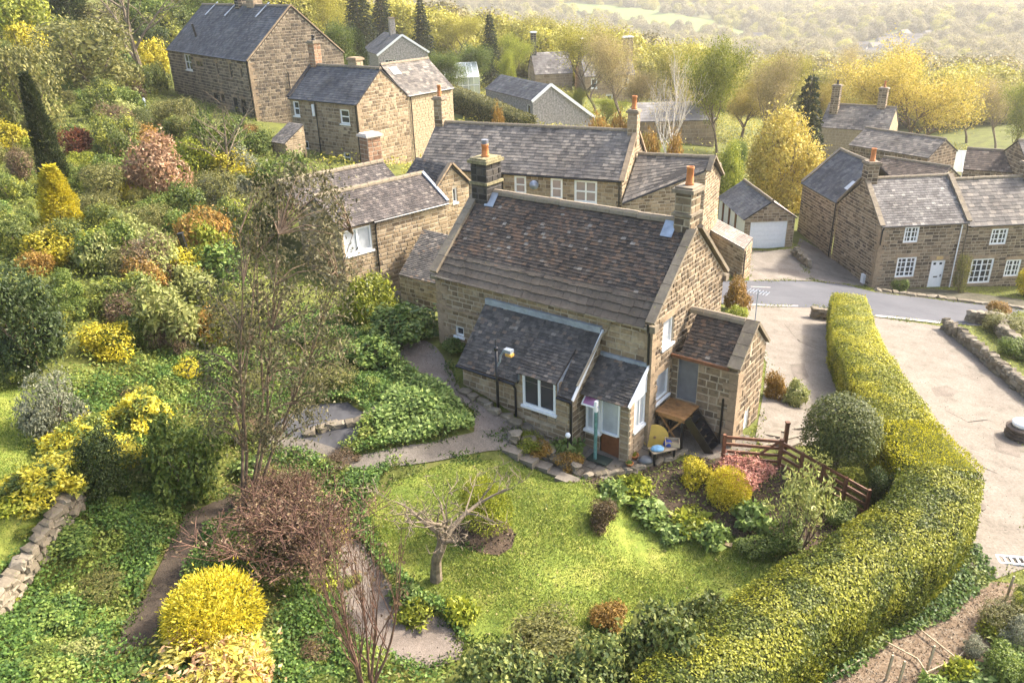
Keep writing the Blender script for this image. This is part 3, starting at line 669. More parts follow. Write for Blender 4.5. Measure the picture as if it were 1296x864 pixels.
b = MB(); b.box(PX0-.05, PX1+.05, -.1, .03, PT-.05, PT+.1); b.build('flashing', M_lead, main)
b = MB(); pf.box(b, -.05, pf.len+.05, 2.29, 2.36, -.05, .06); b.build('fascia', M_white, main)
vw = MB(); q = [pf.p(.03,2.26,.03), pf.p(.6,2.26,.03), pf.p(.6,1.98,.34), pf.p(.03,1.98,.34)]
vw.add(q+[Vector(p)+Vector((0,0,-.03)) for p in q], [(0,1,2,3),(7,6,5,4),(0,4,5,1),(1,5,6,2),(2,6,7,3),(3,7,4,0)]); ov = vw.build('open_vent', M_white, main)
g_ = MB(); C4 = sum((Vector(p) for p in q), Vector())/4; q2 = [C4+(Vector(p)-C4)*.8+Vector((0,0,.004)) for p in q]; g_.add(q2, [(0,1,2,3)]); g_.build('pane', M_vent_reflection, ov)
def mloc(x, y, z=0): return Vector((MX, MY, MZ))+Matrix.Rotation(R(MA), 3, 'Z')@Vector((x, y, z))
# ------------------------------------------------------------------ outhouse against the cottage gable
p = mloc(2.45, 1.62)
OL, OW, OHE, OHR = 2.43, 2.5, 3.22, 4.32
oh, wo = house('outhouse', 'small stone outhouse with mottled tiled roof built against the cottage gable', p.x, p.y, p.z, MA, OL, OW, OHE, OHR, M_stone_w, M_tile, .165, .135,
   {'F': [(.25,1.0,1.42,3.05)], 'R': [(.95,1.12,3.05,3.5),(1.05,1.5,-.05,1.0)]}, ridges=False, vg=-.3, cat='outhouse', course=(.22,.32), sides='FRB', thick=.026)
M_grey_door2 = M_grey_door
door(oh, wo['F'], .25, 1.0, 1.42, 3.05, M_grey_door, False, False)
door(oh, wo['R'], 1.05, 1.5, -.05, 1.0, M_white, False, False, 'hatch')
b = MB(); wo['R'].box(b, .96, 1.11, 3.06, 3.49, -.15, -.1); b.build('slit_shutter', M_wood, oh)
quoins(oh, 0, 0, -.3, OHE-.2, -1, 1)
osl = (OHR-OHE)/(OW/2)
for s in (-1, 1):
    y0 = OW/2+s*(OW/2+.16); y1 = OW/2+s*.02
    zz = lambda y: OHR-osl*abs(y-OW/2)+.13
    coping(oh, (-.12, y0, zz(y0)), (-.12, y1, zz(y1)), w=.46, seg=.5, h=.11)
ridge(oh, (-OL+.05, OW/2, OHR+.07), (-.36, OW/2, OHR+.07), M_coping, r=.17, seg=.5, h=.12)
MB().tube([(-.42,-.06,1.95),(-.42,-.06,-.1)], .04).build('downpipe', M_black, oh)
b = MB(); b.box(-OL+.02, -.3, -.17, -.1, OHE-.14, OHE-.02); b.build('eaves_beam', M_wood, oh)
b = MB(); wo['F'].box(b, .15, 1.1, 1.2, 1.415, -.1, .0195); b.build('door_step', M_ashlar, oh)
ae = empty('television_aerial', tuple(mloc(2.2, 3.45, 3.4)), R(MA), 'thin television aerial mast on the outhouse gable', 'aerial')
MB().tube([(0,0,0),(0,0,2.0)], .02).build('mast', M_lead, ae)
b = MB(); b.tube([(-.35,0,1.9),(.35,.1,1.9)], .012, 4)
for k in range(7): b.tube([(-.33+.11*k,-.18,1.9),(-.33+.11*k,.22,1.9)], .008, 4)
b.build('elements', M_lead, ae)

# ------------------------------------------------------------------ house behind: long slate roof (M)
mid, wm = house('slate_roof_house', 'long grey slate roofed house with white windows behind the cottage', 7.06, 48.54, -1.16, -23.8, 14.17, 5.95, 5.05, 7.42, M_stone, M_slate, .32, .25,
   {'F': [(6.95,7.78,3.66,4.82),(9.47,10.28,3.5,4.82),(11.07,12.57,3.4,4.82)]}, course=(.2,.28))
window(mid, wm['F'], 6.95, 7.78, 3.66, 4.82, 1, 2, fw=.13, bar=.08, dep=-.05, glass=M_pinkblind); window(mid, wm['F'], 9.47, 10.28, 3.5, 4.82, 1, 2, fw=.13, bar=.08, dep=-.05, glass=M_pinkblind); window(mid, wm['F'], 11.07, 12.57, 3.4, 4.82, 2, 2, fw=.13, bar=.1, dep=-.05, glass=M_pinkblind)
chimney(mid, -13.95, 3.0, 6.6, 9.0, .6, .75, M_stone, ((0,0),), ph=.75, pr_=.14); chimney(mid, -.2, 3.0, 6.6, 8.6, .6, .7, M_ashlar, ((0,0),), ph=.8, pr_=.16)
for s in (-1, 1): coping(mid, (0, 2.97+s*3.1, 4.95), (0, 2.97+s*.3, 7.38), M_ashlar, seg=.8)
gutter(mid, (-14.2, -.16, 4.93), (0, -.16, 4.9)); downpipe(mid, [(-8.1,-.16,5.0),(-8.05,-.07,4.6),(-8.05,-.07,1)]); downpipe(mid, [(-.15,-.16,4.9),(-.15,-.1,4.5),(-.15,-.1,1)])
b = MB(); b.lathe([(.02,0),(.2,.05),(.28,.12),(.3,.14)], 14, (0,0,0)); do = b.build('satellite_dish', M_lead, mid, True); do.location = (-5.75,-.3,4.35); do.rotation_euler = (R(70),0,R(30))
MB().tube([(-5.75,0,4.3),(-5.75,-.28,4.33)], .025).build('dish_bracket', M_lead, mid)
# oblique-fronted extension with a slope cut on the slant
mx = empty('slate_extension', (7.06, 48.54, -1.16), R(-23.8), 'slate roofed extension with a slanting eave beside the long slate roof', 'house')
E0, E1, T0, T1 = Vector((.12,-.3,3.7)), Vector((4.5,2.55,5.35)), Vector((.12,3.1,5.98)), Vector((4.9,3.35,5.98))
wall(mx, WF(.12,-.25,4.6,2.6), -2, 3.6, [], None, M_stone, slant=(3.62,5.28)); wall(mx, WF(4.6,2.6,4.9,6.5), -2, 5.0, [], (1.0,5.95), M_stone)
roof(mx, E0, E1, T0, T1, .3, .23, M_slate); roof(mx, (5.0,6.6,4.2), (.12,6.6,4.2), T1, T0, .3, .3, M_slate)
ridge(mx, T0+Vector((0,0,.06)), T1+Vector((0,0,.06)), M_coping); gutter(mx, E0+Vector((0,-.05,-.08)), E1+Vector((.0,-.05,-.08)))
coping(mx, (4.75,2.5,5.3), (4.85,3.3,6.1), M_coping, seg=.5); coping(mx, (4.85,3.4,6.1), (4.98,6.6,4.25), M_coping)

# ------------------------------------------------------------------ row cottage across the lane (R) and its wing
RX, RY, RZ, RA = 30.24, 50.55, -4.54, 3.6
rl, wr = house('row_cottage', 'stone row cottage with lichened slates and white front door facing the lane', RX, RY, RZ, RA, 5.85, 6.21, 4.51, 6.81, M_stone_w, M_slate_l, .26, .2,
   {'F': [(1.62,2.6,3.24,4.32),(1.48,2.8,.82,2.22),(3.9,4.85,-.26,1.88)]}, course=(.18,.26))
for a0, a1, z0, z1, c, r_ in ((1.62,2.6,3.24,4.32,4,3),(1.48,2.8,.82,2.22,4,4)): window(rl, wr['F'], a0, a1, z0, z1, c, r_, cas=2, fw=.11, bar=.05, dep=-.05, lm=M_ashlar)
door(rl, wr['F'], 3.9, 4.85, -.26, 1.88, M_white)
b = MB(); wr['F'].box(b, 3.7, 5.05, 1.9, 2.22, -.05, .04); b.build('door_lintel', M_ashlar, rl); b = MB(); wr['F'].box(b, 4.15, 4.6, 1.95, 2.18, .04, .055); b.build('name_stone', plain('pale_name_stone', (.5,.34,.14), .8), rl)
for s in (-1, 1): coping(rl, (-5.85, 3.1+s*3.2, 4.5), (-5.85, 3.1+s*.3, 6.85), seg=.7)
coping(rl, (0.02, -.1, 4.55), (0.02, 3.0, 6.98), seg=.7)
chimney(rl, -5.55, 3.1, 6.2, 7.85, .75, .8, M_stone_w, ((0,0),), ph=.85, pr_=.17)
quoins(rl, -5.85, 0, -.6, 4.2, 1, 1); gutter(rl, (-5.9,-.16,4.42), (0,-.16,4.42)); downpipe(rl, [(-5.75,-.14,4.4),(-5.8,-.08,4.1),(-5.8,-.08,3.2)]); downpipe(rl, [(-.4,-.07,4.4),(-.4,-.07,-.4)], M_white, .04)
b = MB(); wr['L'].box(b, 4.9, 5.3, -.4, .75, .0, .16); b.build('meter_box', M_white, rl)
b = MB(); wr['F'].box(b, 3.75, 5.0, -.5, -.27, -.1, .4); b.build('door_step', M_ashlar, rl)
rr, wrr = house('row_cottage', 'stone row cottage with brown stone slates adjoining the white door cottage', RX+7.02*math.cos(R(RA)), RY+7.02*math.sin(R(RA)), RZ-.25, RA, 6.95, 6.21, 4.5, 6.75, M_stone_w, M_slate, .42, .3,
   {'F': [(1.72,2.85,3.05,4.15),(.8,2.35,.35,2.1),(3.25,4.3,.72,1.92)]}, course=(.18,.26), sides='FRB')
for a0, a1, z0, z1, c, r_ in ((1.72,2.85,3.05,4.15,4,3),(.8,2.35,.35,2.1,4,4),(3.25,4.3,.72,1.92,4,3)): window(rr, wrr['F'], a0, a1, z0, z1, c, r_, cas=2, fw=.11, bar=.05, dep=-.05, lm=M_ashlar)
gutter(rr, (-6.9,-.16,4.42), (0,-.16,4.42)); chimney(rr, -1.3, 3.1, 6.2, 7.6, .9, .8, M_stone_w, ((-.2,0),(.2,0)), ph=.5)
# wing running back from the row cottage's gable
c, s = math.cos(R(RA)), math.sin(R(RA))
def rloc(x, y): return (RX+c*x-s*y, RY+s*x+c*y)
wx, wy = rloc(-5.87, 6.3)
rw, ww_ = house('row_cottage_wing', 'stone wing with plain grey slates behind the white door cottage', wx, wy, RZ, RA-90, 6.3, 5.4, 4.45, 6.85, M_stone_w, M_slate_b, .3, .22, {}, course=(.18,.26), sides='FL')
gutter(rw, (-6.3,-.16,4.35), (0,-.16,4.35)); downpipe(rw, [(-.2,-.08,4.3),(-.2,-.08,-.3)])
b = MB(); ys = 1.0; zs_ = 4.45+ys*(2.4/2.7)+.12
b.add([(-.9,.7,4.45+.7*.889+.13),(-.3,.7,4.45+.7*.889+.13),(-.3,1.3,4.45+1.3*.889+.13),(-.9,1.3,4.45+1.3*.889+.13)], [(0,1,2,3)]); b.build('rooflight', M_blind, rw)
for s_ in (-1, 1): coping(rw, (-6.3, 2.7+s_*2.8, 4.45), (-6.3, 2.7, 6.95), seg=.8)

# ------------------------------------------------------------------ garage
ga = empty('garage', (20.9, 56.25, -3.4), R(2), 'small stone garage with blue-grey slates and a white up-and-over door', 'garage')
GW, GL, GE, GR = 3.7, 6.5, 2.35, 3.55
gf = WF(-GW,0,0,0); gr = WF(0,0,0,GL); gl = WF(-GW,GL,-GW,0)
wall(ga, gf, -1, GE, [(.45,3.2,-.9,2.05)], (GW/2, GR), M_stone); wall(ga, gr, -1, GE, [], None, M_stone); wall(ga, gl, -1, GE, [], None, None, M_white)
b = MB()
for k in range(6): gf.box(b, .47, 3.18, -.05+.35*k, .29+.35*k, -.14, -.08)
b.build('garage_door', M_white, ga)
for k in range(3): b = MB(); gl.box(b, 1.2+1.6*k, 1.4+1.6*k, -1, 2.3, 0, .1); b.build('timber_post', M_wood, ga)
gs = (GR-GE)/(GW/2)
roof(ga, (-GW-.15,GL+.1,GE-.06), (-GW-.15,-.1,GE-.06), (-GW/2,GL+.1,GR+.05), (-GW/2,-.1,GR+.05), .3, .22, M_slate_b); roof(ga, (.15,-.1,GE-.06), (.15,GL+.1,GE-.06), (-GW/2,-.1,GR+.05), (-GW/2,GL+.1,GR+.05), .3, .22, M_pink_slate)
ridge(ga, (-GW/2,-.1,GR+.08), (-GW/2,GL,GR+.08), M_coping)
# low store with pale slates between the cottage and the lane
st = empty('roadside_store', (0,0,0), 0, 'low stone store with pale pink slates behind the cottage gable', 'store')
rb = [Vector(at(892,287,-.3)), Vector(at(942,315,-.3)), Vector(at(953,301,-.12))]; rb.append(rb[0]+rb[2]-rb[1])
roof(st, rb[0], rb[1], rb[3], rb[2], .3, .22, M_pink_slate)
wall(st, WF(rb[0].x, rb[0].y, rb[1].x, rb[1].y), -3.2, .2, [], None, M_stone, slant=(rb[0].z-.06, rb[1].z-.06)); wall(st, WF(rb[1].x, rb[1].y, rb[2].x, rb[2].y), -3.6, .2, [], None, M_stone, slant=(rb[1].z-.06, rb[2].z-.06))
downpipe(st, [tuple(rb[1]+Vector((.05,-.1,-.1))), tuple(rb[1]+Vector((.05,-.1,-2.6)))])

# ------------------------------------------------------------------ neighbour with double roof (N)
NA = 42.6
na, wn = house('double_roof_house', 'low stone house with double brown tiled roof and white casement beside the cottage', -3.24, 41.34, .5, NA, 6.55, 4.0, 4.2, 5.35, M_stone, M_tile_grey, .18, .15, {'F': [(.15,1.75,2.75,4.0),(.5,1.9,.3,1.25)]}, zb=-1.5)
window(na, wn['F'], .15, 1.75, 2.75, 4.0, 2, 1, bar=.1, fw=.09, glass=M_blind, lintel=False); window(na, wn['F'], .5, 1.9, .3, 1.25, 2, 1, bar=.1, fw=.09, lintel=False)
gutter(na, (-4.7,-.16,4.1), (0,-.16,4.1)); downpipe(na, [(-4.6,-.16,4.1),(-4.6,-.07,3.8),(-4.6,-.07,-.5)])
roof(na, (-6.6,3.9,4.5), (0,3.9,4.5), (-6.6,5.6,5.55), (0,5.6,5.55), .18, .16, M_tile_grey); roof(na, (0,7.6,4.4), (-6.6,7.6,4.4), (0,5.6,5.55), (-6.6,5.6,5.55), .18, .2, M_tile_grey)
ridge(na, (-6.6,5.6,5.6), (0,5.6,5.6), M_coping); b = MB(); b.box(-6.4,-.2,3.55,4.0,4.42,4.52); b.build('valley_gutter', plain('grey_felt', (.33,.31,.28), .8), na)
wall(na, WF(0,4.0,0,7.6), -1.5, 4.3, [], (1.6,5.5), M_stone)
coping(na, (.03,-.1,4.25), (.03,2.0,5.5), M_lead, w=.16, h=.08, seg=2)
chimney(na, -.2, 6.4, 3.5, 6.9, .9, .8, M_brick, (), cap=plain('pale_cap', (.5,.44,.38), .8)); 
# little gable at its right end
ng = empty('gable_porch_wing', tuple(Vector((-3.24,41.34,.5))+Matrix.Rotation(R(NA), 3, 'Z')@Vector((1.2,1.0,0))), R(NA), 'narrow stone gable with slit window between cottage and double roof house', 'house')
gwf = WF(-1.2,0,1.2,0)
wall(ng, gwf, -1.5, 4.6, [(1.25,1.55,3.7,4.5)], (1.2,5.75), M_stone); window(ng, gwf, 1.25, 1.55, 3.7, 4.5, 1, 1, lintel=False)
wall(ng, WF(1.2,0,1.2,3), -1.5, 4.6, [], None, M_stone)
roof(ng, (-1.25,3,4.6), (-1.25,-.1,4.6), (0,3,5.8), (0,-.1,5.8), .2, .18, M_tile_dark); roof(ng, (1.25,-.1,4.6), (1.25,3,4.6), (0,-.1,5.8), (0,3,5.8), .2, .18, M_tile_dark)
for s_ in (-1, 1): coping(ng, (s_*1.3,-.05,4.65), (s_*.05,-.05,5.9), M_ashlar, w=.25, h=.1, seg=.6)
# lean-to roof between the two houses
lt = empty('link_shed', (0,0,0), 0, 'dark tiled shed slope between cottage and double roof house', 'shed')
q = [Vector(at(505,347,2.5)), Vector(at(552,359,2.5)), Vector(at(567,297,3.7)), Vector(at(536,290,3.7))]
roof(lt, q[0], q[1], q[3], q[2], .18, .14, M_tile_dark)
wall(lt, WF(q[0].x, q[0].y+.08, q[1].x, q[1].y+.08), -.5, 2.4, [], None, M_stone); wall(lt, WF(q[3].x, q[3].y, q[0].x+.05, q[0].y+.08), -.5, 2.4, [], None, M_stone, slant=(3.6,2.4))

# ------------------------------------------------------------------ hillside houses
CK = .87; CX, CY, CZ = -12.54*CK, 69.8*CK, 15.4-14.34*CK
CWIN = [tuple(q*CK for q in r_) for r_ in ((.35,1.2,3.3,4.62),(6.6,7.8,3.08,4.32),(.95,1.85,-.3,1.15),(6.45,7.35,-.3,.62))]
c2, wc = house('hillside_cottage', 'stone cottage with blue-grey slates stepped below the larger hillside house', CX, CY, CZ, -37.9, 8.91*CK, 6.06*CK, 4.9*CK, 7.38*CK, M_stone, M_slate_b, .3, .22,
   {'F': CWIN}, course=(.2,.3))
for a0, a1, z0, z1 in CWIN: window(c2, wc['F'], a0, a1, z0, z1, 1, 2, fw=.12, bar=.09)
k_ = CK; quoins(c2, 0, 0, -.6, 4.1, -1, 1)
gutter(c2, (-8.9*k_,-.17,4.8*k_), (0,-.17,4.8*k_)); downpipe(c2, [(-5.3*k_,-.1,4.7*k_),(-5.3*k_,-.1,-1)]); downpipe(c2, [(-.1,-.1,4.7*k_),(-.1,-.1,-1)]); MB().tube([(-5.6*k_,-.12,3.5*k_),(-5.6*k_,-.12,4.5*k_)], .12).build('hopper', M_white, c2)
coping(c2, (-8.95*k_,-.1,4.95*k_), (-8.95*k_,3.0*k_,7.45*k_), M_slab, seg=1.5)
chimney(c2, -3.4*k_, 3.4*k_, 6.6*k_, 8.0*k_, .9, .7, M_cream, (), cap=M_ashlar); chimney(c2, -8.5*k_, 3.2*k_, 6.4*k_, 9.3*k_, .7, .7, M_brick, ((0,0),), ph=.4, potmat=M_black)
ca_, sa_ = math.cos(R(-37.9)), math.sin(R(-37.9)); ly = 6.1*k_+5.4
cw, wcw = house('cottage_back_wing', 'brown slated back wing with rooflight and cream flank behind the hillside cottage', CX-ca_*.02-sa_*ly, CY-sa_*.02+ca_*ly, CZ, -37.9+90, 5.4, 5.2, 4.85*k_, 7.3*k_, M_cream, M_slate, .34, .25, {'F': [(3.1,4.1,.7,1.9)]}, sides='FRB', mortar=M_cream)
zq = lambda y: 4.85*k_+y*(2.45*k_/2.6)+.14
b = MB(); b.add([(-5.0,1.6,zq(1.6)),(-4.2,1.6,zq(1.6)),(-4.2,2.2,zq(2.2)),(-5.0,2.2,zq(2.2))], [(0,1,2,3)]); b.build('rooflight', M_white, cw)
window(cw, wcw['F'], 3.1, 4.1, .7, 1.9, 2, 1, lintel=True, mat=M_wood); downpipe(cw, [(-5.1,-.1,4.1),(-5.1,-.1,-1)]); gutter(cw, (-5.4,-.17,4.75*k_), (0,-.17,4.75*k_))
HK = 1.07; HL = 19.84*HK
h1w = [tuple(q*HK for q in r_) for r_ in ((4.6,6.4,2.9,4.3),(7.3,9.4,3.3,3.9),(12.4,13.0,2.95,4.0),(15.4,16.1,2.85,4.15),(17.7,18.3,3.0,3.9),(10.6,11.7,.75,1.35),(12.3,13.3,.75,1.4),(15.2,16.2,-.05,1.35),(16.9,18.0,.1,1.35))]
h1, wh = house('large_hillside_house', 'large stone hillside house with long blue-grey slate roof and broad gable', -20.22*HK, 66.7*HK, 15.4-10.0*HK, -51.6, HL, 8.39*HK, 4.5*HK, 8.26*HK, M_stone_d, M_slate_b, .34, .25, {'F': h1w}, course=(.22,.32))
for i, (a0, a1, z0, z1) in enumerate(h1w): window(h1, wh['F'], a0, a1, z0, z1, 2 if a1-a0 > 1 else 1, 1 if z1-z0 < 1 else 2, mat=M_white if i in (0,) else M_ashlar if i < 5 else M_black, fw=.1, bar=.07)
quoins(h1, 0, 0, -.6, 4.6, -1, 1); gutter(h1, (-HL,-.17,4.75), (0,-.17,4.75)); downpipe(h1, [(-.15,-.1,4.7),(-.15,-.1,-1)]); downpipe(h1, [(.1,3.4,3.6),(.1,3.4,-1)])
for s_ in (-1, 1): coping(h1, (.02,4.49+s_*4.6,4.8), (.02,4.49,9.0), M_ashlar, w=.2, h=.1, seg=1.2)
for x in (-17.4, -12.2, -4.8): b = MB(); b.obox((x,3.2,8.0),(x,4.7,9.15),.18,.06); b.build('ridge_flashing', M_lead, h1)
chimney(h1, -11, 4.5, 8.2, 10.8, .9, .8, M_soot, ((-.2,0),(.2,0)), ph=.4); chimney(h1, -8.2, 4.7, 8.3, 10.0, 1.6, .9, M_ashlar, ())
MB().tube([(-15.8,1.4,6.1),(-15.8,1.2,7.3)], .11).build('roof_vent', M_black, h1)
sh = empty('stone_shed', tuple(G(356,200)), R(-40), 'small grey sloping shed between the two hillside houses', 'shed')
wall(sh, WF(-1.6,0,1.2,0), -1.5, 1.6, [], None, M_stone); wall(sh, WF(1.2,0,1.2,3), -1.5, 1.6, [], None, M_stone, slant=(1.6,3.2)); roof(sh, (-1.7,-.2,1.6), (1.3,-.2,1.6), (-1.7,3,3.2), (1.3,3,3.2), .3, .25, M_slate); sh.scale = (.6,.6,.7)
h3, w3 = house('pebbledash_house', 'grey pebbledash house with white bargeboards and dark roof among conifers', -17.89, 120.51, 1.9, -68.5, 10.2, 7.36, 3.9, 6.25, None, M_slate_b, .4, .3, {'R': [(.9,2.6,2.0,3.1)]}, mortar=M_render, zb=-4, ridges=False)
window(h3, w3['R'], .9, 2.6, 2.0, 3.1, 3, 1, lintel=False)
for s_ in (-1, 1): b = MB(); b.obox((.15,3.68+s_*3.9,3.75), (.15,3.68,6.32), .1, .28); b.build('bargeboard', M_white, h3)
chimney(h3, -5, 3.6, 5.9, 8.3, .8, .8, M_render, ())
h4, w4 = house('bungalow', 'pebbledash bungalow with dark tiled roof and long white bargeboard', 3.03, 89.44, .53, -64.7, 12.46, 7.63, 2.59, 4.02, None, M_slate_b, .4, .33, {'F': [(11.0,11.8,.9,2.0)]}, yr=2.17, heb=.17, mortar=M_render, zb=-3, ridges=False)
window(h4, w4['F'], 11.0, 11.8, .9, 2.0, 1, 1, lintel=False)
b = MB(); b.obox((.15,-.2,2.48),(.15,2.17,4.08),.1,.3); b.build('bargeboard', M_white, h4); b = MB(); b.obox((.15,2.17,4.08),(.15,7.8,.08),.1,.3); b.build('bargeboard', M_white, h4)
h5, w5 = house('chimneyed_house', 'hazy stone house with tall chimneys beyond the bungalow', 21, 134, -4.6, 8, 8.2, 7, 5.2, 8.2, M_ashlar, M_slate_l, .5, .4, {'F': [(1,2,3.3,4.8),(3.5,4.6,.8,2.2),(6.2,7.2,3,4.6)]}, zb=-4, ridges=False, course=(.4,.5), wid=(.6,1))
for a0, a1, z0, z1 in ((1,2,3.3,4.8),(3.5,4.6,.8,2.2),(6.2,7.2,3,4.6)): window(h5, w5['F'], a0, a1, z0, z1, 1, 2, lintel=False, fw=.15)
chimney(h5, -8, 3.5, 7, 10.5, .8, 1, M_soot, (), cap=M_white); chimney(h5, -.4, 3.5, 7, 10.5, 1.6, 1, M_stone, (), cap=M_white); chimney(h5, -4, 6, 6, 11, .9, .8, M_stone, ())
h5b, _ = house('chimneyed_house', 'hazy stone gable with a slim chimney left of the tall chimneyed house', 11.2, 137, -4.6, 8, 6.2, 7, 5.4, 8.4, M_ashlar, M_slate_l, .5, .4, {}, zb=-4, ridges=False, course=(.4,.5), wid=(.6,1))
chimney(h5b, -5.8, 3.5, 7.5, 11.5, .8, .9, M_soot, (), cap=M_white)
p6, w6 = house('pale_roof_barn', 'low building with pale sheet roof behind the bare birch', 24.0, 92.9, -2.96, -2.1, 8.96, 7.8, 2.87, 4.37, M_ashlar, M_slate_pale, 1.0, .6, {}, zb=-4, ridges=False, course=(.4,.5), wid=(.6,1))
b1, _ = house('back_lane_house', 'brown slated house behind the row cottage wing', 41.1, 77.6, -6.14, -56.9, 8.7, 5.05, 4.4, 5.8, M_stone_w, M_slate, .4, .3, {}, course=(.25,.35))
b2, _ = house('back_lane_house', 'low mossy slated outbuilding just behind the row cottage chimney', 36.9, 67.5, -6.0, -52, 6.0, 4.2, 4.2, 5.3, M_stone_w, M_tile_brown, .3, .22, {}, course=(.25,.35))
b3, _ = house('back_lane_house', 'slated house with two tall stone chimneys behind the brown slated house', 43.5, 92, -7.0, -35, 7.5, 6, 5.2, 7.4, M_cream, M_slate, .4, .3, {}, course=(.25,.35))
chimney(b3, -6.6, 2, 6, 9.6, .9, .8, M_stone_w, ((0,0),), ph=.5, potmat=M_soot); chimney(b3, -1.6, 3, 6.5, 9.4, .9, .8, M_stone_w, ((0,0),), ph=.7)
b4, _ = house('back_lane_house', 'small brown roofed house beside the greenhouse', 46.5, 71.5, -5.6, -30, 4.5, 4.6, 3.6, 5.0, M_stone_w, M_tile_brown, .3, .25, {}, course=(.25,.35))
b5, _ = house('back_lane_house', 'grey slated end house with short stone chimney beyond the row cottages', 52, 68, -5.8, -8, 6.5, 6, 4.8, 6.6, M_stone_w, M_slate, .4, .3, {}, course=(.25,.35))
chimney(b5, -3.2, 3, 6, 8.4, .9, .8, M_soot, ())
def greenhouse(x, y, z, a, L, W, he, hr, label):
    g = empty('greenhouse', (x, y, z), R(a), label, 'greenhouse'); b = MB(); n = 6
    for i in range(n+1):
        t = -L+L*i/n; b.tube([(t,0,-1),(t,0,he),(t,W/2,hr),(t,W,he),(t,W,-1)], .05, 4)
    for y_, z_ in ((0,he),(W/2,hr),(W,he),(0,.2)): b.tube([(-L,y_,z_),(0,y_,z_)], .05, 4)
    b.build('frame', M_white, g); k = MB()
    k.add([(-L,0,he),(0,0,he),(0,W/2,hr),(-L,W/2,hr)], [(0,1,2,3)]); k.add([(0,W,he),(-L,W,he),(-L,W/2,hr),(0,W/2,hr)], [(0,1,2,3)]); k.add([(-L,0,-1),(0,0,-1),(0,0,he),(-L,0,he)], [(0,1,2,3)]); k.add([(0,0,-1),(0,W,-1),(0,W,he),(0,W/2,hr),(0,0,he)], [(0,1,2,3,4)])
    k.build('glazing', M_greenhouse, g)
p = at(1262,205,Y=79); greenhouse(p[0]+1, 79, Hf(p[0], 79), -22, 7.5, 5, 3.2, 4.8, 'glass greenhouse with white bars below the spreading tree')
p = at(585,100,Y=108); greenhouse(p[0]+2.2, 108, p[2]-1.0, 10, 4.4, 4.2, 1.2, 2.8, 'pale glass garden house above the clipped hedge')
# ------------------------------------------------------------------ foliage kit
def unit(a): return a/np.maximum(np.linalg.norm(a, axis=1, keepdims=True), 1e-9)
def leaves(P, D, ln, wd, spread=.9, fold=.18, face=False):
    """one folded diamond leaf per point, pointing roughly along D, or with its face turned to D"""
    n = len(P)
    if face:
        nn_ = unit(unit(D+1e-6)+rng.normal(0, spread*.62, (n, 3))); d = rng.normal(0, 1, (n, 3))-np.array([0, 0, .35]); d = unit(d-nn_*np.sum(d*nn_, 1, keepdims=True)); s = np.cross(d, nn_); u = -nn_*.45
    else:
        d = unit(D+rng.normal(0, spread, (n, 3))); s = unit(np.cross(d, rng.normal(0, 1, (n, 3)))); u = np.cross(s, d)
    l = (ln*rng.uniform(.65, 1.3, n))[:, None]; w_ = (wd*rng.uniform(.7, 1.25, n))[:, None]
    V = np.stack([P, P+d*l*.45+s*w_*.5+u*l*fold, P+d*l, P+d*l*.45-s*w_*.5+u*l*fold], 1).reshape(-1, 3)
    return V, np.arange(4*n).reshape(-1, 4)
def cat_(parts):
    Vs, Fs, o = [], [], 0
    for V, F in parts: Vs.append(V); Fs.append(F+o); o += len(V)
    return np.concatenate(Vs), np.concatenate(Fs)
def lobed(W, Hh, n, lobes, ln, wd, base=.0, lr=(.32, .5), fill=.16, spread=.8, up=.25, cr=(.45, .8), face=True, sprig=.12):
    """leaf shell of a lumpy crown, width W, height Hh, foot at z=base"""
    a, c = W/2, (Hh-base)/2; k = lobes
    th = rng.uniform(0, 2*np.pi, k); cz = rng.uniform(-.75, .95, k); rr = np.sqrt(1-cz**2)*rng.uniform(*cr, k)
    C = np.stack([rr*np.cos(th), rr*np.sin(th), cz*(cr[0]+cr[1])*.51], 1); C = np.concatenate([C, [[0, 0, 0.05]]]); L = np.append(rng.uniform(*lr, k), .6)
    pts, nrm = [], []
    need = n
    while need > 0:
        i = rng.choice(len(L), need*3, p=L**2/np.sum(L**2)); d = unit(rng.normal(0, 1, (need*3, 3))); d[:, 2] += .15
        q = C[i]+d*(L[i]*rng.uniform(.86, 1.08, need*3))[:, None]
        inn = np.min(np.linalg.norm(q[:, None]-C[None], axis=2)/L[None], axis=1) > .82
        q, d = q[inn][:need], d[inn][:need]; pts.append(q); nrm.append(d); need -= len(q)
    q = np.concatenate(pts); d = np.concatenate(nrm)
    lo_, hi_ = np.percentile(q[:, 2], 2), np.percentile(q[:, 2], 99); zc = -1-lo_*(2/(hi_-lo_)); S = np.array([a, a, c*2/(hi_-lo_)]); S[:2] /= np.percentile(np.hypot(q[:, 0], q[:, 1]), 97); P = q*S+np.array([0, 0, base+c+c*zc]); P[:, 2] = np.maximum(P[:, 2], base+.02*Hh)
    d = d+np.array([0, 0, up])
    if sprig:
        g_ = rng.random(n) < sprig; P[g_] += (P[g_]-np.array([0, 0, base+c*.8]))*rng.uniform(.03, .28, (g_.sum(), 1))
    out = [leaves(P, d, ln, wd, spread, face=face)]
    m = int(n*fill)
    if m:
        i = rng.choice(len(L), m); q = C[i]+unit(rng.normal(0, 1, (m, 3)))*(L[i]*rng.uniform(.3, .8, m))[:, None]
        P = q*S+np.array([0, 0, base+c+c*zc]); P[:, 2] = np.maximum(P[:, 2], base+.01); out.append(leaves(P, unit(rng.normal(0, 1, (m, 3))), ln*2.2, wd*2.4, 1))
    return cat_(out)
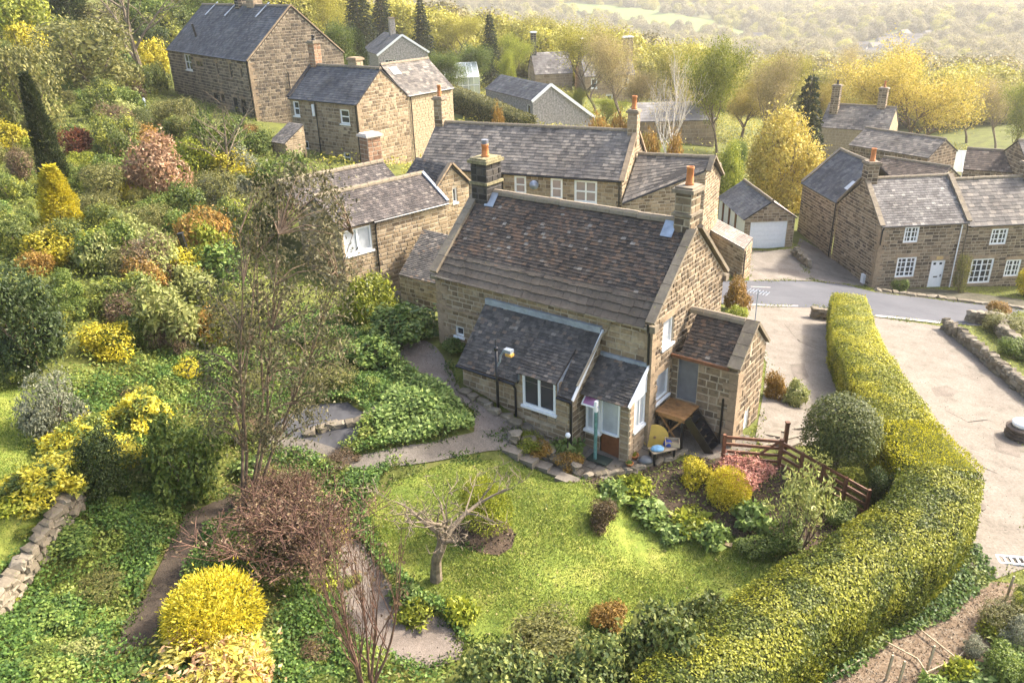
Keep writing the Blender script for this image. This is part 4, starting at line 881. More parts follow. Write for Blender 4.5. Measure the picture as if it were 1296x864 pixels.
def stems(W, Hh, n=7, r=.025, base=0):
    m = MB()
    for k in range(n):
        t = rng.uniform(0, 6.28); q = rng.uniform(.15, .38)*W; h = Hh*rng.uniform(.5, .85)
        m.tube([(0.04*math.cos(t), .04*math.sin(t), -.15), (q*.4*math.cos(t), q*.4*math.sin(t), h*.5), (q*math.cos(t+.2), q*math.sin(t+.2), h)], [r, r*.7, r*.3], 5)
    return m
SPEC = {}
def spec(key, W, Hh, n, lobes, ln, wd, mat, bark=None, nst=6, r=.03, **kw):
    kw.setdefault('lr', (.22, .46)); kw.setdefault('spread', .95)
    V, F = lobed(W, Hh, n, lobes, ln, wd, **kw)
    SPEC[key] = dict(W=W, H=Hh, leaf=np_mesh(key+'_foliage', V, F, mat), wood=stems(W, Hh, nst, r).mesh(key+'_stems', bark or M_bark))
def cols(*c): return [(i/(len(c)-1), x) for i, x in enumerate(c)]
LB = dict(dark=1.25, conif=1.2, yellow=.95, goldcon=.95, ivy=1.7, ground=1.5, hedgetop=1.35, hedgeyel=1.25, hedgeivy=1.95, laurel=1.4, mid=1.45, olive=1.45, lime=1.3, treeyel=1.5, treegrn=1.55, tan=1.35, farwood=1.3, bergenia=1.2, grey=1.2)
LM = {k: leafmat('leaf_'+k, cols(*[tuple(min(.75, x*LB.get(k, 1.1)) for x in c) for c in v])) for k, v in dict(
 dark=((.018,.030,.010),(.038,.060,.016),(.075,.100,.030)), mid=((.035,.060,.012),(.080,.115,.020),(.15,.18,.035)),
 olive=((.050,.055,.018),(.105,.105,.030),(.19,.175,.055)), lime=((.09,.12,.012),(.19,.215,.020),(.33,.33,.045)),
 gold=((.17,.155,.010),(.40,.34,.016),(.62,.52,.06)), yellow=((.30,.25,.015),(.58,.49,.03),(.72,.63,.09)),
 goldcon=((.36,.30,.016),(.70,.58,.03),(.80,.70,.10)), red=((.06,.02,.012),(.15,.045,.025),(.25,.09,.04)),
 maroon=((.065,.042,.026),(.14,.092,.056),(.21,.15,.088)), pink=((.22,.085,.07),(.40,.17,.14),(.55,.28,.22)),
 salmon=((.20,.11,.06),(.36,.21,.13),(.48,.32,.21)), orange=((.16,.085,.016),(.30,.17,.035),(.42,.27,.07)),
 brown=((.055,.035,.018),(.12,.08,.04),(.19,.135,.07)), euc=((.055,.055,.028),(.125,.115,.058),(.24,.21,.12)),
 grey=((.075,.085,.060),(.15,.16,.11),(.25,.25,.18)), pale=((.16,.19,.05),(.28,.30,.09),(.42,.42,.17)),
 ivy=((.030,.055,.014),(.070,.110,.022),(.15,.185,.045)), ground=((.05,.072,.015),(.12,.145,.026),(.22,.235,.05)),
 bergenia=((.07,.12,.03),(.14,.20,.05),(.24,.30,.09)), treeyel=((.19,.15,.030),(.32,.255,.045),(.43,.35,.085)),
 treegrn=((.13,.13,.02),(.24,.22,.032),(.35,.31,.06)), tan=((.19,.15,.065),(.31,.25,.11),(.40,.33,.16)),
 conif=((.012,.020,.008),(.026,.038,.014),(.05,.06,.022)), hedgetop=((.13,.14,.014),(.30,.285,.022),(.48,.43,.05)),
 hedgeyel=((.16,.16,.008),(.34,.32,.014),(.52,.46,.03)), hedgeivy=((.055,.065,.015),(.15,.145,.022),(.30,.265,.055)),
 laurel=((.030,.050,.016),(.080,.105,.028),(.19,.20,.06)), farwood=((.11,.095,.04),(.18,.155,.065),(.26,.22,.10))).items()}
def twotone(name, base, tips, scale=1.7, cut=.5):
    m = leafmat(name, cols(*base)); t = m.node_tree; g = N(t, 'ShaderNodeNewGeometry'); r = ramp(t, cols(*tips)); t.links.new(g.outputs['Random Per Island'], r.inputs[0])
    tc = N(t, 'ShaderNodeTexCoord'); oi = N(t, 'ShaderNodeObjectInfo'); ad = N(t, 'ShaderNodeVectorMath', operation='ADD'); t.links.new(tc.outputs['Object'], ad.inputs[0]); t.links.new(oi.outputs['Location'], ad.inputs[1])
    n = N(t, 'ShaderNodeTexNoise'); n.inputs['Scale'].default_value = scale; n.inputs['Detail'].default_value = 3; t.links.new(ad.outputs[0], n.inputs['Vector'])
    k = ramp(t, [(cut-.03, (0,0,0)), (cut+.03, (1,1,1))]); t.links.new(n.outputs['Fac'], k.inputs[0])
    hs = [x for x in t.nodes if x.type == 'HUE_SAT'][0]; old = hs.inputs['Color'].links[0].from_socket; t.links.new(mixc(t, old, r.outputs[0], k.outputs[0]), hs.inputs['Color']); return m
LM['choisya'] = twotone('leaf_choisya', ((.05,.08,.02),(.12,.16,.03),(.24,.26,.05)), ((.36,.30,.02),(.62,.53,.04),(.74,.66,.12)))
LM['acer'] = twotone('leaf_acer', ((.40,.33,.06),(.62,.52,.10),(.72,.62,.2)), ((.42,.22,.10),(.56,.33,.17),(.66,.46,.26)), 2.2, .54)
LM['hilly'] = twotone('leaf_hill', ((.045,.07,.018),(.115,.15,.03),(.21,.24,.055)), ((.13,.15,.02),(.29,.30,.035),(.43,.41,.07)), 1.2, .56)
LM['ivymix'] = twotone('leaf_ivymix', ((.03,.07,.015),(.08,.145,.028),(.16,.24,.052)), ((.08,.12,.02),(.17,.215,.035),(.29,.31,.075)), .9, .56)
LM['hedgegold'] = twotone('leaf_hedge_gold', ((.11,.14,.016),(.27,.29,.026),(.44,.43,.05)), ((.22,.22,.014),(.45,.42,.028),(.62,.56,.06)), .8, .5)
LM['hedgemix'] = twotone('leaf_hedge_mix', ((.040,.066,.013),(.11,.14,.02),(.23,.25,.038)), ((.10,.12,.013),(.25,.255,.022),(.41,.39,.05)), .7, .5)
LM['topi'] = leafmat('leaf_topiary', cols((.035,.050,.012),(.085,.105,.022),(.16,.17,.045)))
spec('choisya', 1.8, 1.3, 2600, 14, .12, .06, LM['choisya'], lr=(.26,.42)); spec('acer', 2.2, 1.2, 2600, 14, .14, .06, LM['acer'], lr=(.26,.42)); spec('hilly', 2.2, 1.6, 3200, 16, .11, .05, LM['hilly'], lr=(.24,.42))
spec('dark', 3, 2.6, 5200, 16, .12, .06, LM['dark']); spec('mid', 2, 1.6, 2600, 12, .11, .06, LM['mid']); spec('olive', 2.4, 1.9, 3600, 14, .10, .04, LM['olive'])
spec('lime', 1.8, 1.3, 2400, 12, .10, .055, LM['lime']); spec('gold', 2, 1.3, 2600, 13, .11, .055, LM['gold']); spec('yellow', 1.8, 1.3, 2000, 12, .13, .06, LM['yellow'])
spec('red', 1.6, 1.1, 2000, 10, .10, .045, LM['red']); spec('maroon', 2, 1.5, 3000, 12, .09, .035, LM['maroon'], M_bark_red); spec('pink', 1.8, 1.1, 2600, 11, .10, .035, LM['pink'], M_bark_red)
spec('salmon', 2.2, 2.2, 2800, 14, .15, .06, LM['salmon']); spec('orange', 1.6, 1.0, 2200, 10, .11, .04, LM['orange']); spec('brown', 1, .95, 2400, 8, .06, .03, LM['brown'], lr=(.42,.55))
spec('grey', 2, 1.6, 3000, 12, .10, .035, LM['grey']); spec('pale', 1.6, 1.1, 2000, 10, .12, .05, LM['pale']); spec('goldball', 2.0, 1.8, 8000, 44, .10, .03, LM['goldcon'], lr=(.66,.70), spread=.55, cr=(.27,.31), face=False, sprig=.03)
spec('topiary', 2, 1.8, 10000, 14, .065, .04, LM['topi'], cr=(.2,.28), lr=(.70,.76), spread=.6, sprig=.02); spec('conemound', 2, 1.9, 5000, 12, .10, .03, LM['lime'], lr=(.55,.66), cr=(.3,.4), spread=.5, face=False, sprig=.03); spec('herb', 1.0, .45, 500, 9, .12, .08, LM['bergenia'], nst=3, r=.01)
spec('herblime', 1.0, .4, 500, 9, .11, .06, LM['lime'], nst=3, r=.01); spec('laurel', 2.2, 1.5, 3000, 12, .13, .075, LM['laurel']); spec('ivybush', 1.6, 1.4, 1900, 10, .11, .09, LM['ivy']); spec('rhodo', 2.2, 1.8, 1700, 12, .20, .07, LM['pale'])
spec('bushtree', 8, 7, 12000, 26, .22, .13, LM['treeyel'], nst=9, r=.1, cr=(.5,.8), lr=(.2,.38)); spec('bushlime', 6, 5.5, 9000, 22, .2, .12, LM['lime'], nst=8, r=.08, cr=(.5,.8), lr=(.2,.38))
def column(key, W, Hh, n, ln, wd, mat, pw=.8):
    z = rng.uniform(0, 1, n)**.9; r = W/2*np.clip(np.minimum((z+.03)*6, 1), 0, 1)*(1-z)**(pw*.5)*rng.uniform(.82, 1.06, n); t = rng.uniform(0, 6.28, n); r *= 1+.12*np.sin(t*4+z*19)
    P = np.stack([r*np.cos(t), r*np.sin(t), z*Hh], 1); D = np.stack([np.cos(t)*.6, np.sin(t)*.6, np.full(n, .9)], 1); V1 = leaves(P, D, ln, wd, .35)
    P2 = P.copy(); P2[:, :2] *= .6; V2 = leaves(P2[::4], D[::4], ln*2, wd*3, .6); V, F = cat_([V1, V2])
    SPEC[key] = dict(W=W, H=Hh, leaf=np_mesh(key+'_foliage', V, F, mat), wood=MB().tube([(0,0,-.2),(0,0,Hh*.85)], [.1,.02], 6).mesh(key+'_trunk', M_bark))
column('cypress', 1.5, 6.5, 7000, .16, .05, LM['conif'], .95); column('goldcol', 1.5, 3.2, 5000, .12, .04, LM['goldcon'], .9); column('darkcol', 2.5, 6, 6000, .2, .07, LM['dark'], .6)
def conifer(key, W, Hh, mat, n=9000, whorls=22):
    parts = []; wood = MB().tube([(0,0,-.3),(0,0,Hh)], [Hh*.018, .02], 6)
    for k in range(whorls):
        z = Hh*(.06+.92*(k/whorls)**.9); L = W/2*(1-z/Hh)**.85+.15
        for j in range(9):
            t = j*.7+k*1.3+rng.uniform(-.25, .25); l = L*rng.uniform(.75, 1.1); m = max(6, int(n/whorls/9*l/(W*.3)))
            q = rng.uniform(.1, 1, m); side = rng.normal(0, .14, m)*l*(1.1-q)*1.3; dr = -.28*q*l+.1*np.sin(q*3)*l
            P = np.stack([q*l*math.cos(t)-side*math.sin(t), q*l*math.sin(t)+side*math.cos(t), z+dr], 1)
            D = np.stack([np.full(m, math.cos(t)), np.full(m, math.sin(t)), np.full(m, -.2)], 1); parts.append(leaves(P, D, .045*W+.1, .018*W+.03, .55))
            wood.tube([(0,0,z), (l*.9*math.cos(t), l*.9*math.sin(t), z-.2*l)], [.03,.008], 4)
    V, F = cat_(parts); SPEC[key] = dict(W=W, H=Hh, leaf=np_mesh(key+'_foliage', V, F, mat), wood=wood.mesh(key+'_trunk', M_bark))
conifer('spruce', 6, 11, LM['conif'], 9000); conifer('openfir', 6, 8, LM['conif'], 6500, 14)
def branches(Hh, spread, levels=4, nb=(5,4,4), r0=.2, trunk=.3, upward=.25, seed=1, lean=(0,0), stemsN=1, wob=.12, first=.35):
    """tapered recursive limbs; returns wood MB, tip points, tip directions"""
    rg = random.Random(seed); m = MB(); tips = []
    def grow(p, d, L, r, lv):
        pts = [p]; rad = [r]; q = p; dd = d.copy()
        for i in range(4):
            dd = (dd+Vector((rg.gauss(0, wob), rg.gauss(0, wob), rg.gauss(0, wob)+upward*.12))).normalized(); q = q+dd*(L/4); pts.append(q); rad.append(max(.006, r*(1-.17*(i+1))))
        m.tube(pts, rad, 6 if lv == 0 else 5 if lv < 2 else 4)
        if lv >= levels-1:
            for k in (2, 3, 4): tips.append((pts[k], dd))
            return
        n = nb[min(lv, len(nb)-1)]
        for k in range(n):
            t = (first if lv == 0 else .3)+(1-(first if lv == 0 else .3))*(k+rg.uniform(.1, .9))/n; i = min(3, int(t*4)); f = t*4-i
            b = pts[i].lerp(pts[i+1], min(f, 1)); az = rg.uniform(0, 6.28)+k*2.4; up = rg.uniform(.15, .7)*(1 if lv else .9)+upward
            side = Vector((math.cos(az), math.sin(az), 0)); nd = (side*spread+dd*.55+Vector((0, 0, up*.5))).normalized()
            grow(b, nd, L*rg.uniform(.52, .78), rad[i]*.6, lv+1)
        grow(pts[-1], dd, L*.55, rad[-1]*.8, lv+1)
    for s_ in range(stemsN):
        a = s_*6.28/max(1, stemsN); o = Vector((math.cos(a)*.12, math.sin(a)*.12, -.2)) if stemsN > 1 else Vector((0, 0, -.3))
        d = Vector((lean[0]+(math.cos(a)*.22 if stemsN > 1 else 0), lean[1]+(math.sin(a)*.22 if stemsN > 1 else 0), 1)).normalized()
        grow(o, d, Hh*(trunk+.28), r0, 0)
    return m, tips
def tree(key, Hh, mat, bark, n, ln, wd, clump, **kw):
    m, tips = branches(Hh, **kw)
    V = np.array(m.v); z1 = V[:, 2].max(); s_ = Hh/z1; m.v = [tuple(p) for p in V*s_]
    T = np.array([t[0] for t in tips])*s_; D = np.array([t[1] for t in tips])
    W = 2*np.percentile(np.hypot(T[:, 0], T[:, 1]), 92)
    d = dict(W=W, H=Hh, wood=m.mesh(key+'_limbs', bark))
    if n:
        i = rng.integers(0, len(T), n); P = T[i]+rng.normal(0, clump, (n, 3)); V, F = leaves(P, D[i], ln, wd, 1.0); d['leaf'] = np_mesh(key+'_foliage', V, F, mat)
    SPEC[key] = d
tree('roundtree', 11, LM['treeyel'], M_bark, 26000, .17, .09, .5, spread=1.0, levels=4, nb=(7,5,5), r0=.28, seed=3, trunk=.18, upward=.3)
tree('airytree', 10, LM['treegrn'], M_bark, 15000, .16, .08, .45, spread=.75, levels=4, nb=(6,5,4), r0=.2, seed=5, trunk=.3, upward=.6)
tree('limetree', 9, LM['lime'], M_bark, 18000, .16, .09, .42, spread=.8, levels=4, nb=(6,5,4), r0=.2, seed=8, trunk=.22, upward=.5)
tree('tantree', 11, LM['tan'], M_bark_pale, 12000, .15, .07, .5, spread=.6, levels=4, nb=(7,5,4), r0=.2, seed=13, trunk=.3, upward=.8)
tree('greentree', 9, LM['mid'], M_bark, 18000, .17, .10, .44, spread=.85, levels=4, nb=(6,5,4), r0=.22, seed=21, trunk=.2, upward=.4)
tree('birch', 10, LM['tan'], M_birch, 1200, .12, .05, .3, spread=.5, levels=4, nb=(8,5,4), r0=.17, seed=31, trunk=.35, upward=1.0, first=.2)
def apple():
    rg = random.Random(4); m = MB(); trunk = [Vector(p) for p in ((.05,0,-.3),(0,0,.25),(-.1,.03,.6),(-.26,.02,.95),(-.34,0,1.2))]; m.tube(trunk, [.13,.10,.088,.085,.09], 9)
    def limb(p, d, L, r, lv):
        pts = [p]; rad = [r]; q = p
        for i in range(5): d = (d+Vector((rg.gauss(0,.2), rg.gauss(0,.2), rg.gauss(.04,.14)))).normalized(); q = q+d*L/5; pts.append(q); rad.append(r*(1-.16*(i+1)))
        m.tube(pts, rad, 6 if lv == 0 else 4)
        if lv < 3:
            for k in range((5,4,3)[lv]): i = rg.randint(1, 5); e = Vector((rg.gauss(0,1), rg.gauss(0,1), rg.gauss(.45,.5))).normalized(); limb(pts[i], (d*.5+e).normalized(), L*rg.uniform(.4,.62), max(.007, rad[i]*.62), lv+1)
    for a, up_ in ((.3,.95),(1.6,1.2),(2.9,.85),(3.8,1.3),(5.1,.8)): limb(trunk[-1]-Vector((0,0,rg.uniform(0,.2))), Vector((math.cos(a), math.sin(a), up_)).normalized(), rg.uniform(1.0,1.45), .055, 0)
    V = np.array(m.v); SPEC['apple'] = dict(W=3.0, H=float(V[:,2].max()), wood=m.mesh('apple_limbs', M_bark_pale))
apple()
tree('bareshrub', 3.2, LM['maroon'], M_bark_red, 260, .09, .05, .06, spread=.5, levels=3, nb=(5,4), r0=.05, seed=51, trunk=.4, upward=.8, stemsN=6, first=.2)
def eucalypt():
    rg = random.Random(9); m = MB(); T, D = [], []; stemtops = []
    for k in range(5):
        a = k*1.26+.4; q = [Vector((.13*math.cos(a), .13*math.sin(a), -.3))]; d = Vector((math.cos(a)*.16, math.sin(a)*.16, 1))
        for i in range(7): d = (d+Vector((rg.gauss(0,.06), rg.gauss(0,.06), .05))).normalized(); q.append(q[-1]+d*1.12)
        m.tube(q, [.062,.052,.043,.036,.029,.022,.015,.007], 6); stemtops.append(q)
    for c in range(190):
        z = rg.uniform(2.3, 8.6); rr = 1.95*math.sqrt(max(.05, 1-((z-5.0)/3.9)**2))*math.sqrt(rg.random()); a = rg.uniform(0, 6.28); P = Vector((rr*math.cos(a), rr*math.sin(a), z))
        st = min(stemtops, key=lambda q: min((p-P).length for p in q)); b0 = min((p for p in st if p.z < z-.15), key=lambda p: (p-P).length, default=st[1]); mid_ = b0.lerp(P, .5)+Vector((0,0,.12)); m.tube([b0, mid_, P], [.022,.014,.006], 4); T.append(P)
    T = np.array(T); n = 11500; i = rng.integers(0, len(T), n); P = T[i]+rng.normal(0, .2, (n, 3)); V, F = leaves(P, np.tile([0, 0, -.5], (n, 1)), .125, .048, .8)
    SPEC['eucalypt'] = dict(W=4.0, H=8.7, wood=m.mesh('eucalypt_limbs', M_bark_tan), leaf=np_mesh('eucalypt_foliage', V, F, LM['euc']))
eucalypt()
tree('twiggy', 2.2, LM['maroon'], M_bark_red, 4200, .065, .035, .12, spread=.85, levels=4, nb=(6,5,5), r0=.045, seed=71, trunk=.2, upward=.2, stemsN=5, first=.2)
tree('bigbare', 9, None, M_bark_pale, 0, 0, 0, 0, spread=.95, levels=4, nb=(6,4,3), r0=.24, seed=82, trunk=.25, upward=.2)
tree('euphorbia', 1.6, LM['pale'], M_bark_tan, 1100, .13, .04, .06, spread=.35, levels=2, nb=(3,), r0=.03, seed=91, trunk=.5, upward=.6, stemsN=9, first=.4)
def place(key, P, W, Hh, name, label, catg, group=None, rz=None, parts=('foliage', 'stem'), tilt=(0, 0)):
    s = SPEC[key]; root = empty(name, P, random.uniform(0, 6.28) if rz is None else rz, label, catg, group)
    root.rotation_euler[0], root.rotation_euler[1] = tilt
    sc_ = (W/s['W'], W/s['W'], Hh/s['H'])
    for nm, k in zip(parts, ('leaf', 'wood')):
        if k in s: o = link(nm, s[k], root); o.scale = sc_
    return root
def plant(key, bb, name, label, catg='shrub', group=None, **kw):
    """bb = picture box of the plant; it is stood on the ground it grows from, at its real size"""
    x0, y0, x1, y1 = bb; wpx, hpx = x1-x0, y1-y0; cx = (x0+x1)/2
    p = G(cx, y1-.12*wpx); d = depth(p); e = math.atan2(CAMZ-p.z, math.hypot(p.x, p.y))
    W = wpx*d/FPX; Hh = max(.3*W, (hpx*d/FPX-W*math.sin(e)*.55)/math.cos(e))
    if key.startswith('herb'): Hh = min(Hh, .5*W)
    return place(key, p, W, Hh, name, label, catg, group, **kw)
def plantY(key, bb, Y, name, label, catg='tree', group=None, parts=('crown', 'trunk'), **kw):
    x0, y0, x1, y1 = bb; top = at((x0+x1)/2, y0, Y=Y); z = Hf(top[0], Y); P = Vector((top[0], Y, z)); d = depth((top[0], Y, (z+top[2])/2))
    return place(key, P, (x1-x0)*d/FPX, max(.8, top[2]-z), name, label, catg, group, parts=parts, **kw)
def scatter(name, poly, n, ln, wd, mat, label, catg, hgt=.12, excl=(), clump=0.0, mound=.0, upd=.8):
    xs = [p[0] for p in poly]; ys = [p[1] for p in poly]; X = rng.uniform(min(xs), max(xs), n*3); Y = rng.uniform(min(ys), max(ys), n*3)
    k = inside(poly, X, Y)
    for e in excl: k &= ~inside(e, X, Y)
    if clump:
        f = np.sin(X*clump+1.3*np.sin(Y*clump*.7))+np.sin(Y*clump*1.1+1.7*np.sin(X*clump*.6)); k &= f > rng.uniform(-1.6, .6, len(X))
    X, Y = X[k][:n], Y[k][:n]; m = len(X)
    mo = mound*(.5+.5*np.sin(X*2.1+np.sin(Y*1.7))*np.sin(Y*2.4+1)) if mound else 0
    P = np.stack([X, Y, H(X, Y)+rng.uniform(0, hgt, m)+mo], 1); D = np.tile([0, -.1, upd], (m, 1)); V, F = leaves(P, D, ln, wd, .9, face=True)
    o = link(name, np_mesh(name, V, F, mat)); return tag(o, label, catg, kind='stuff')
# ------------------------------------------------------------------ hedges
def hedge(name, label, path, wid, hgt, mat, dens, ln, wd, core, rough=.032, round_=.13, group=None, spread=.6, face=True):
    """path: ground points; leafy skin over a solid clipped body"""
    P = [Vector((p[0], p[1], 0)) for p in path]; seg = []
    for i in range(len(P)-1):
        n = max(1, int((P[i+1]-P[i]).length/.35))
        seg += [P[i].lerp(P[i+1], k/n) for k in range(n)]
    seg.append(P[-1]); S = np.array([(p.x, p.y) for p in seg])
    for _ in range(3): S[1:-1] = (S[:-2]+2*S[1:-1]+S[2:])/4
    T = np.gradient(S, axis=0); T = unit(T); Nn = np.stack([T[:, 1], -T[:, 0]], 1); z0 = H(S[:, 0], S[:, 1])
    cum = np.concatenate([[0], np.cumsum(np.hypot(*np.diff(S, axis=0).T))]); Lt = cum[-1]
    root = empty(name, (S[0, 0], S[0, 1], z0[0]), 0, label, 'hedge', group); off = np.array([S[0, 0], S[0, 1], z0[0]])
    wf_ = wid if callable(wid) else (lambda t: wid+0*t); hf_ = hgt if callable(hgt) else (lambda t: hgt+0*t)
    prof = [(-1, 0), (-1, .5), (-1, 1-round_*.45), (-.75, 1), (0, 1.02), (.75, 1), (1, 1-round_*.45), (1, .5), (1, 0)]
    per = np.array(prof); pl = np.concatenate([[0], np.cumsum(np.hypot(np.diff(per[:, 0])*.55, np.diff(per[:, 1])))]); pl /= pl[-1]
    def surf(t, q, sc_=1.0):
        i = np.interp(t, cum, np.arange(len(S))); x = np.interp(t, cum, S[:, 0]); y = np.interp(t, cum, S[:, 1]); nx = np.interp(t, cum, Nn[:, 0]); ny = np.interp(t, cum, Nn[:, 1]); z = np.interp(t, cum, z0)
        a = np.interp(q, pl, per[:, 0])*wf_(t/Lt)/2*sc_; h = np.interp(q, pl, per[:, 1])*hf_(t/Lt)*(sc_ if sc_ == 1 else .96)
        lump = 1+rough*(np.sin(t*1.7+q*9)+np.sin(t*3.1-q*14)*.6)
        return np.stack([x+nx*a*lump, y+ny*a*lump, z+h*(1+rough*.35*np.sin(t*2.3+a*3))], 1)-off, np.stack([nx*a, ny*a, (h/hf_(t/Lt)-.55)*2], 1)
    area = Lt*(2*2+1.5); n = int(area*dens); t = rng.uniform(0, Lt, n); q = rng.uniform(0, 1, n); Pt, D = surf(t, q); D = unit(D+1e-6)
    Pt = Pt+D*rng.normal(0, .035, (n, 1)); ends = []
    for te, s_ in ((0, -1), (Lt, 1)):
        m = int(dens*4); u_ = rng.uniform(-1, 1, m); v_ = rng.uniform(0, 1, m); p_, _ = surf(np.full(m, te), np.full(m, .5)); i = 0 if te == 0 else -1
        w2 = wf_(np.array([te/Lt]))[0]/2; h2 = hf_(np.array([te/Lt]))[0]
        b_ = np.array([S[i, 0], S[i, 1], z0[i]])-off; p_ = b_+np.stack([Nn[i, 0]*u_*w2+T[i, 0]*s_*.08, Nn[i, 1]*u_*w2+T[i, 1]*s_*.08, v_*h2], 1); ends.append(leaves(p_, np.tile([T[i, 0]*s_, T[i, 1]*s_, .2], (m, 1)), ln, wd, spread))
    V, F = cat_([leaves(Pt, D, ln, wd, spread*1.3, face=face)]+ends); link('foliage', np_mesh(name+'_foliage', V, F, mat), root)
    nt_ = max(2, int(Lt/.3)); tt = np.linspace(0, Lt, nt_); qq = np.linspace(0, 1, 17); TT, QQ = np.meshgrid(tt, qq, indexing='ij'); B, _ = surf(TT.ravel(), QQ.ravel(), .93)
    B[:, 2] -= .04; me = np_mesh(name+'_branches', B, quadgrid(17, nt_), core, True); link('branches', me, root)
    for row in (range(17), [(nt_-1)*17+k for k in range(17)]): MB().add([B[k] for k in row], [tuple(range(17))]).build('branch_end', core, root)
    return root
def core(name, c): return plain(name, c, .95, .1, var=.5, nscale=14)
C_y = core('golden_hedge_twigs', (.075,.080,.012)); C_d = core('green_hedge_twigs', (.038,.045,.014))
gp = lambda L, off: [G(u, v, off) for u, v in L]
hedge('golden_hedge', 'golden-yellow clipped hedge running from the lane along the drive', gp([(1075,370),(1084,420),(1108,465),(1128,500),(1150,535)], 2.0), lambda t: 1.7+.5*t, lambda t: 1.9+.1*t, LM['hedgegold'], 560, .078, .05, C_y)
hedge('bright_conifer_hedge', 'bright yellow-green fine clipped hedge section at the bend', gp([(1150,535),(1172,562),(1192,592)], 2.0), lambda t: 2.1+.4*t, 2.05, LM['hedgeyel'], 520, .09, .028, C_y, rough=.03, spread=.5, face=False)
hedge('broadleaf_hedge', 'wide olive-green broadleaf hedge curving below the lawn', gp([(1192,592),(1190,622),(1150,665),(1095,698),(1025,740),(957,785),(900,830),(850,875)], 2.0), lambda t: 2.3-.3*t, lambda t: 2.05-.15*t, LM['hedgemix'], 820, .08, .056, C_d, rough=.035)
hedge('clipped_garden_hedge', 'clipped golden-brown and green hedge behind the long slate roof', gp([(552,104),(590,120),(640,140),(668,150)], 2.2), 2.2, 2.4, LM['olive'], 110, .22, .12, C_d)
# ------------------------------------------------------------------ hillside garden: named plants
S = 'shrub'
plant('cypress', (58,104,92,246), 'cypress_tree', 'tall narrow dark green cypress leaning on the hillside', 'tree', parts=('crown','trunk'), tilt=(0, R(2)))
plant('goldcol', (58,214,112,306), 'golden_conifer', 'golden-yellow columnar conifer at the foot of the dark cypress', 'conifer', parts=('crown','trunk'))
plant('salmon', (168,174,244,262), 'pink_leaved_shrub', 'tall salmon-pink leaved shrub in the hillside garden', S)
plant('maroon', (122,136,172,182), 'dark_red_acer', 'dark red rounded acer above the salmon-pink shrub', S)
plant('orange', (138,160,196,196), 'orange_conifer', 'low spreading orange-gold conifer between red acer and pink shrub', S)
plant('red', (78,166,128,204), 'red_shrub', 'low bright red shrub beside the dark cypress', S)
plant('topiary', (164,140,200,174), 'clipped_bush', 'small clipped dark green ball beside the dark red acer', S)
plant('lime', (84,194,122,216), 'lime_shrub', 'small lime-yellow shrub below the red shrub', S)
plant('maroon', (10,190,52,234), 'purple_shrub', 'dull purple shrub left of the cypress foot', S)
plant('olive', (50,42,196,140), 'spreading_shrub', 'large spreading olive shrub high on the hillside', S)
plant('olive', (0,70,90,180), 'spreading_shrub', 'loose yellow-olive shrub behind the cypress tip', S)
plant('lime', (-10,-10,66,62), 'golden_green_conifer', 'broad yellow-green conifer at the top of the garden', 'conifer')
plant('darkcol', (68,-30,120,48), 'dark_conifer', 'dark green conifer beside the broad yellow-green conifer', 'conifer', parts=('crown','trunk'))
plantY('bigbare', (60,-125,215,5), 84, 'bare_tree', 'bare tree with long sweeping limbs beside the dark conifer')
plant('mid', (178,8,250,64), 'evergreen_shrub', 'mid-green shrub by the far end of the large hillside house', S); plant('dark', (180,40,225,75), 'evergreen_shrub', 'dark evergreen at the far corner of the large hillside house', S)
for bb, k, l in (((180,22,252,74),'hilly','green shrub with yellow tips at the far corner of the large hillside house'),((135,-5,205,48),'mid','fresh green shrub under the sweeping bare tree'),((100,12,160,58),'olive','olive shrub at the foot of the sweeping bare tree'),((60,30,120,70),'hilly','yellow-tipped shrub below the dark conifer'),((0,40,60,85),'gold','golden shrub below the broad yellow-green conifer')): plant(k, bb, 'garden_shrub', l, S)
plantY('bigbare', (215,95,315,235), 50, 'gnarled_tree', 'bare gnarled tree with ivied trunk in front of the hillside houses')
plant('mid', (246,150,312,232), 'ivy_clump', 'ivy mass round the gnarled bare trunk', 'ivy')
plant('mid', (330,195,400,260), 'bushy_shrub', 'green bushy shrub by the hillside cottage corner', S)
plant('orange', (302,160,334,178), 'orange_shrub', 'orange-tinted shrub at the foot of the large house gable', S)
plant('dark', (-12,338,100,478), 'dark_evergreen', 'big rounded dark evergreen at the edge of the upper lawn', S)
plant('gold', (20,292,98,345), 'golden_shrub', 'golden shrub behind the big dark evergreen', S)
plant('yellow', (80,285,115,320), 'golden_shrub', 'small bright yellow shrub above the big dark evergreen', S)
plant('grey', (38,462,118,562), 'grey_green_conifer', 'grey-green feathery shrub beside the upper lawn', S)
plant('choisya', (144,488,216,548), 'yellow_shrub', 'bright yellow-leaved shrub below the rhododendron', S); plant('choisya', (62,520,150,590), 'yellow_shrub', 'yellow-leaved shrub in front of the grey-green shrub', S)
plant('choisya', (120,545,192,600), 'yellow_shrub', 'yellow-leaved shrub between earth path and grey-green shrub', S); plant('choisya', (10,570,110,640), 'yellow_shrub', 'yellow-splashed bush above the rubble wall', S)
plant('rhodo', (162,348,252,446), 'rhododendron', 'large-leaved pale green rhododendron on the hillside', S)
plant('lime', (232,280,300,348), 'lime_shrub', 'yellow-green shrub behind the black garden post', S)
plant('grey', (130,300,220,355), 'twiggy_shrub', 'grey twiggy shrub above the rhododendron', S)
plant('dark', (105,540,170,640), 'dark_evergreen', 'dark evergreen shaded behind the yellow shrubs', S)
plant('mid', (190,520,285,640), 'green_shrub', 'leafy green shrub left of the eucalyptus trunks', S)
plant('goldball', (218,712,336,818), 'golden_globe_conifer', 'dense golden globe conifer beside the earth path', 'conifer')
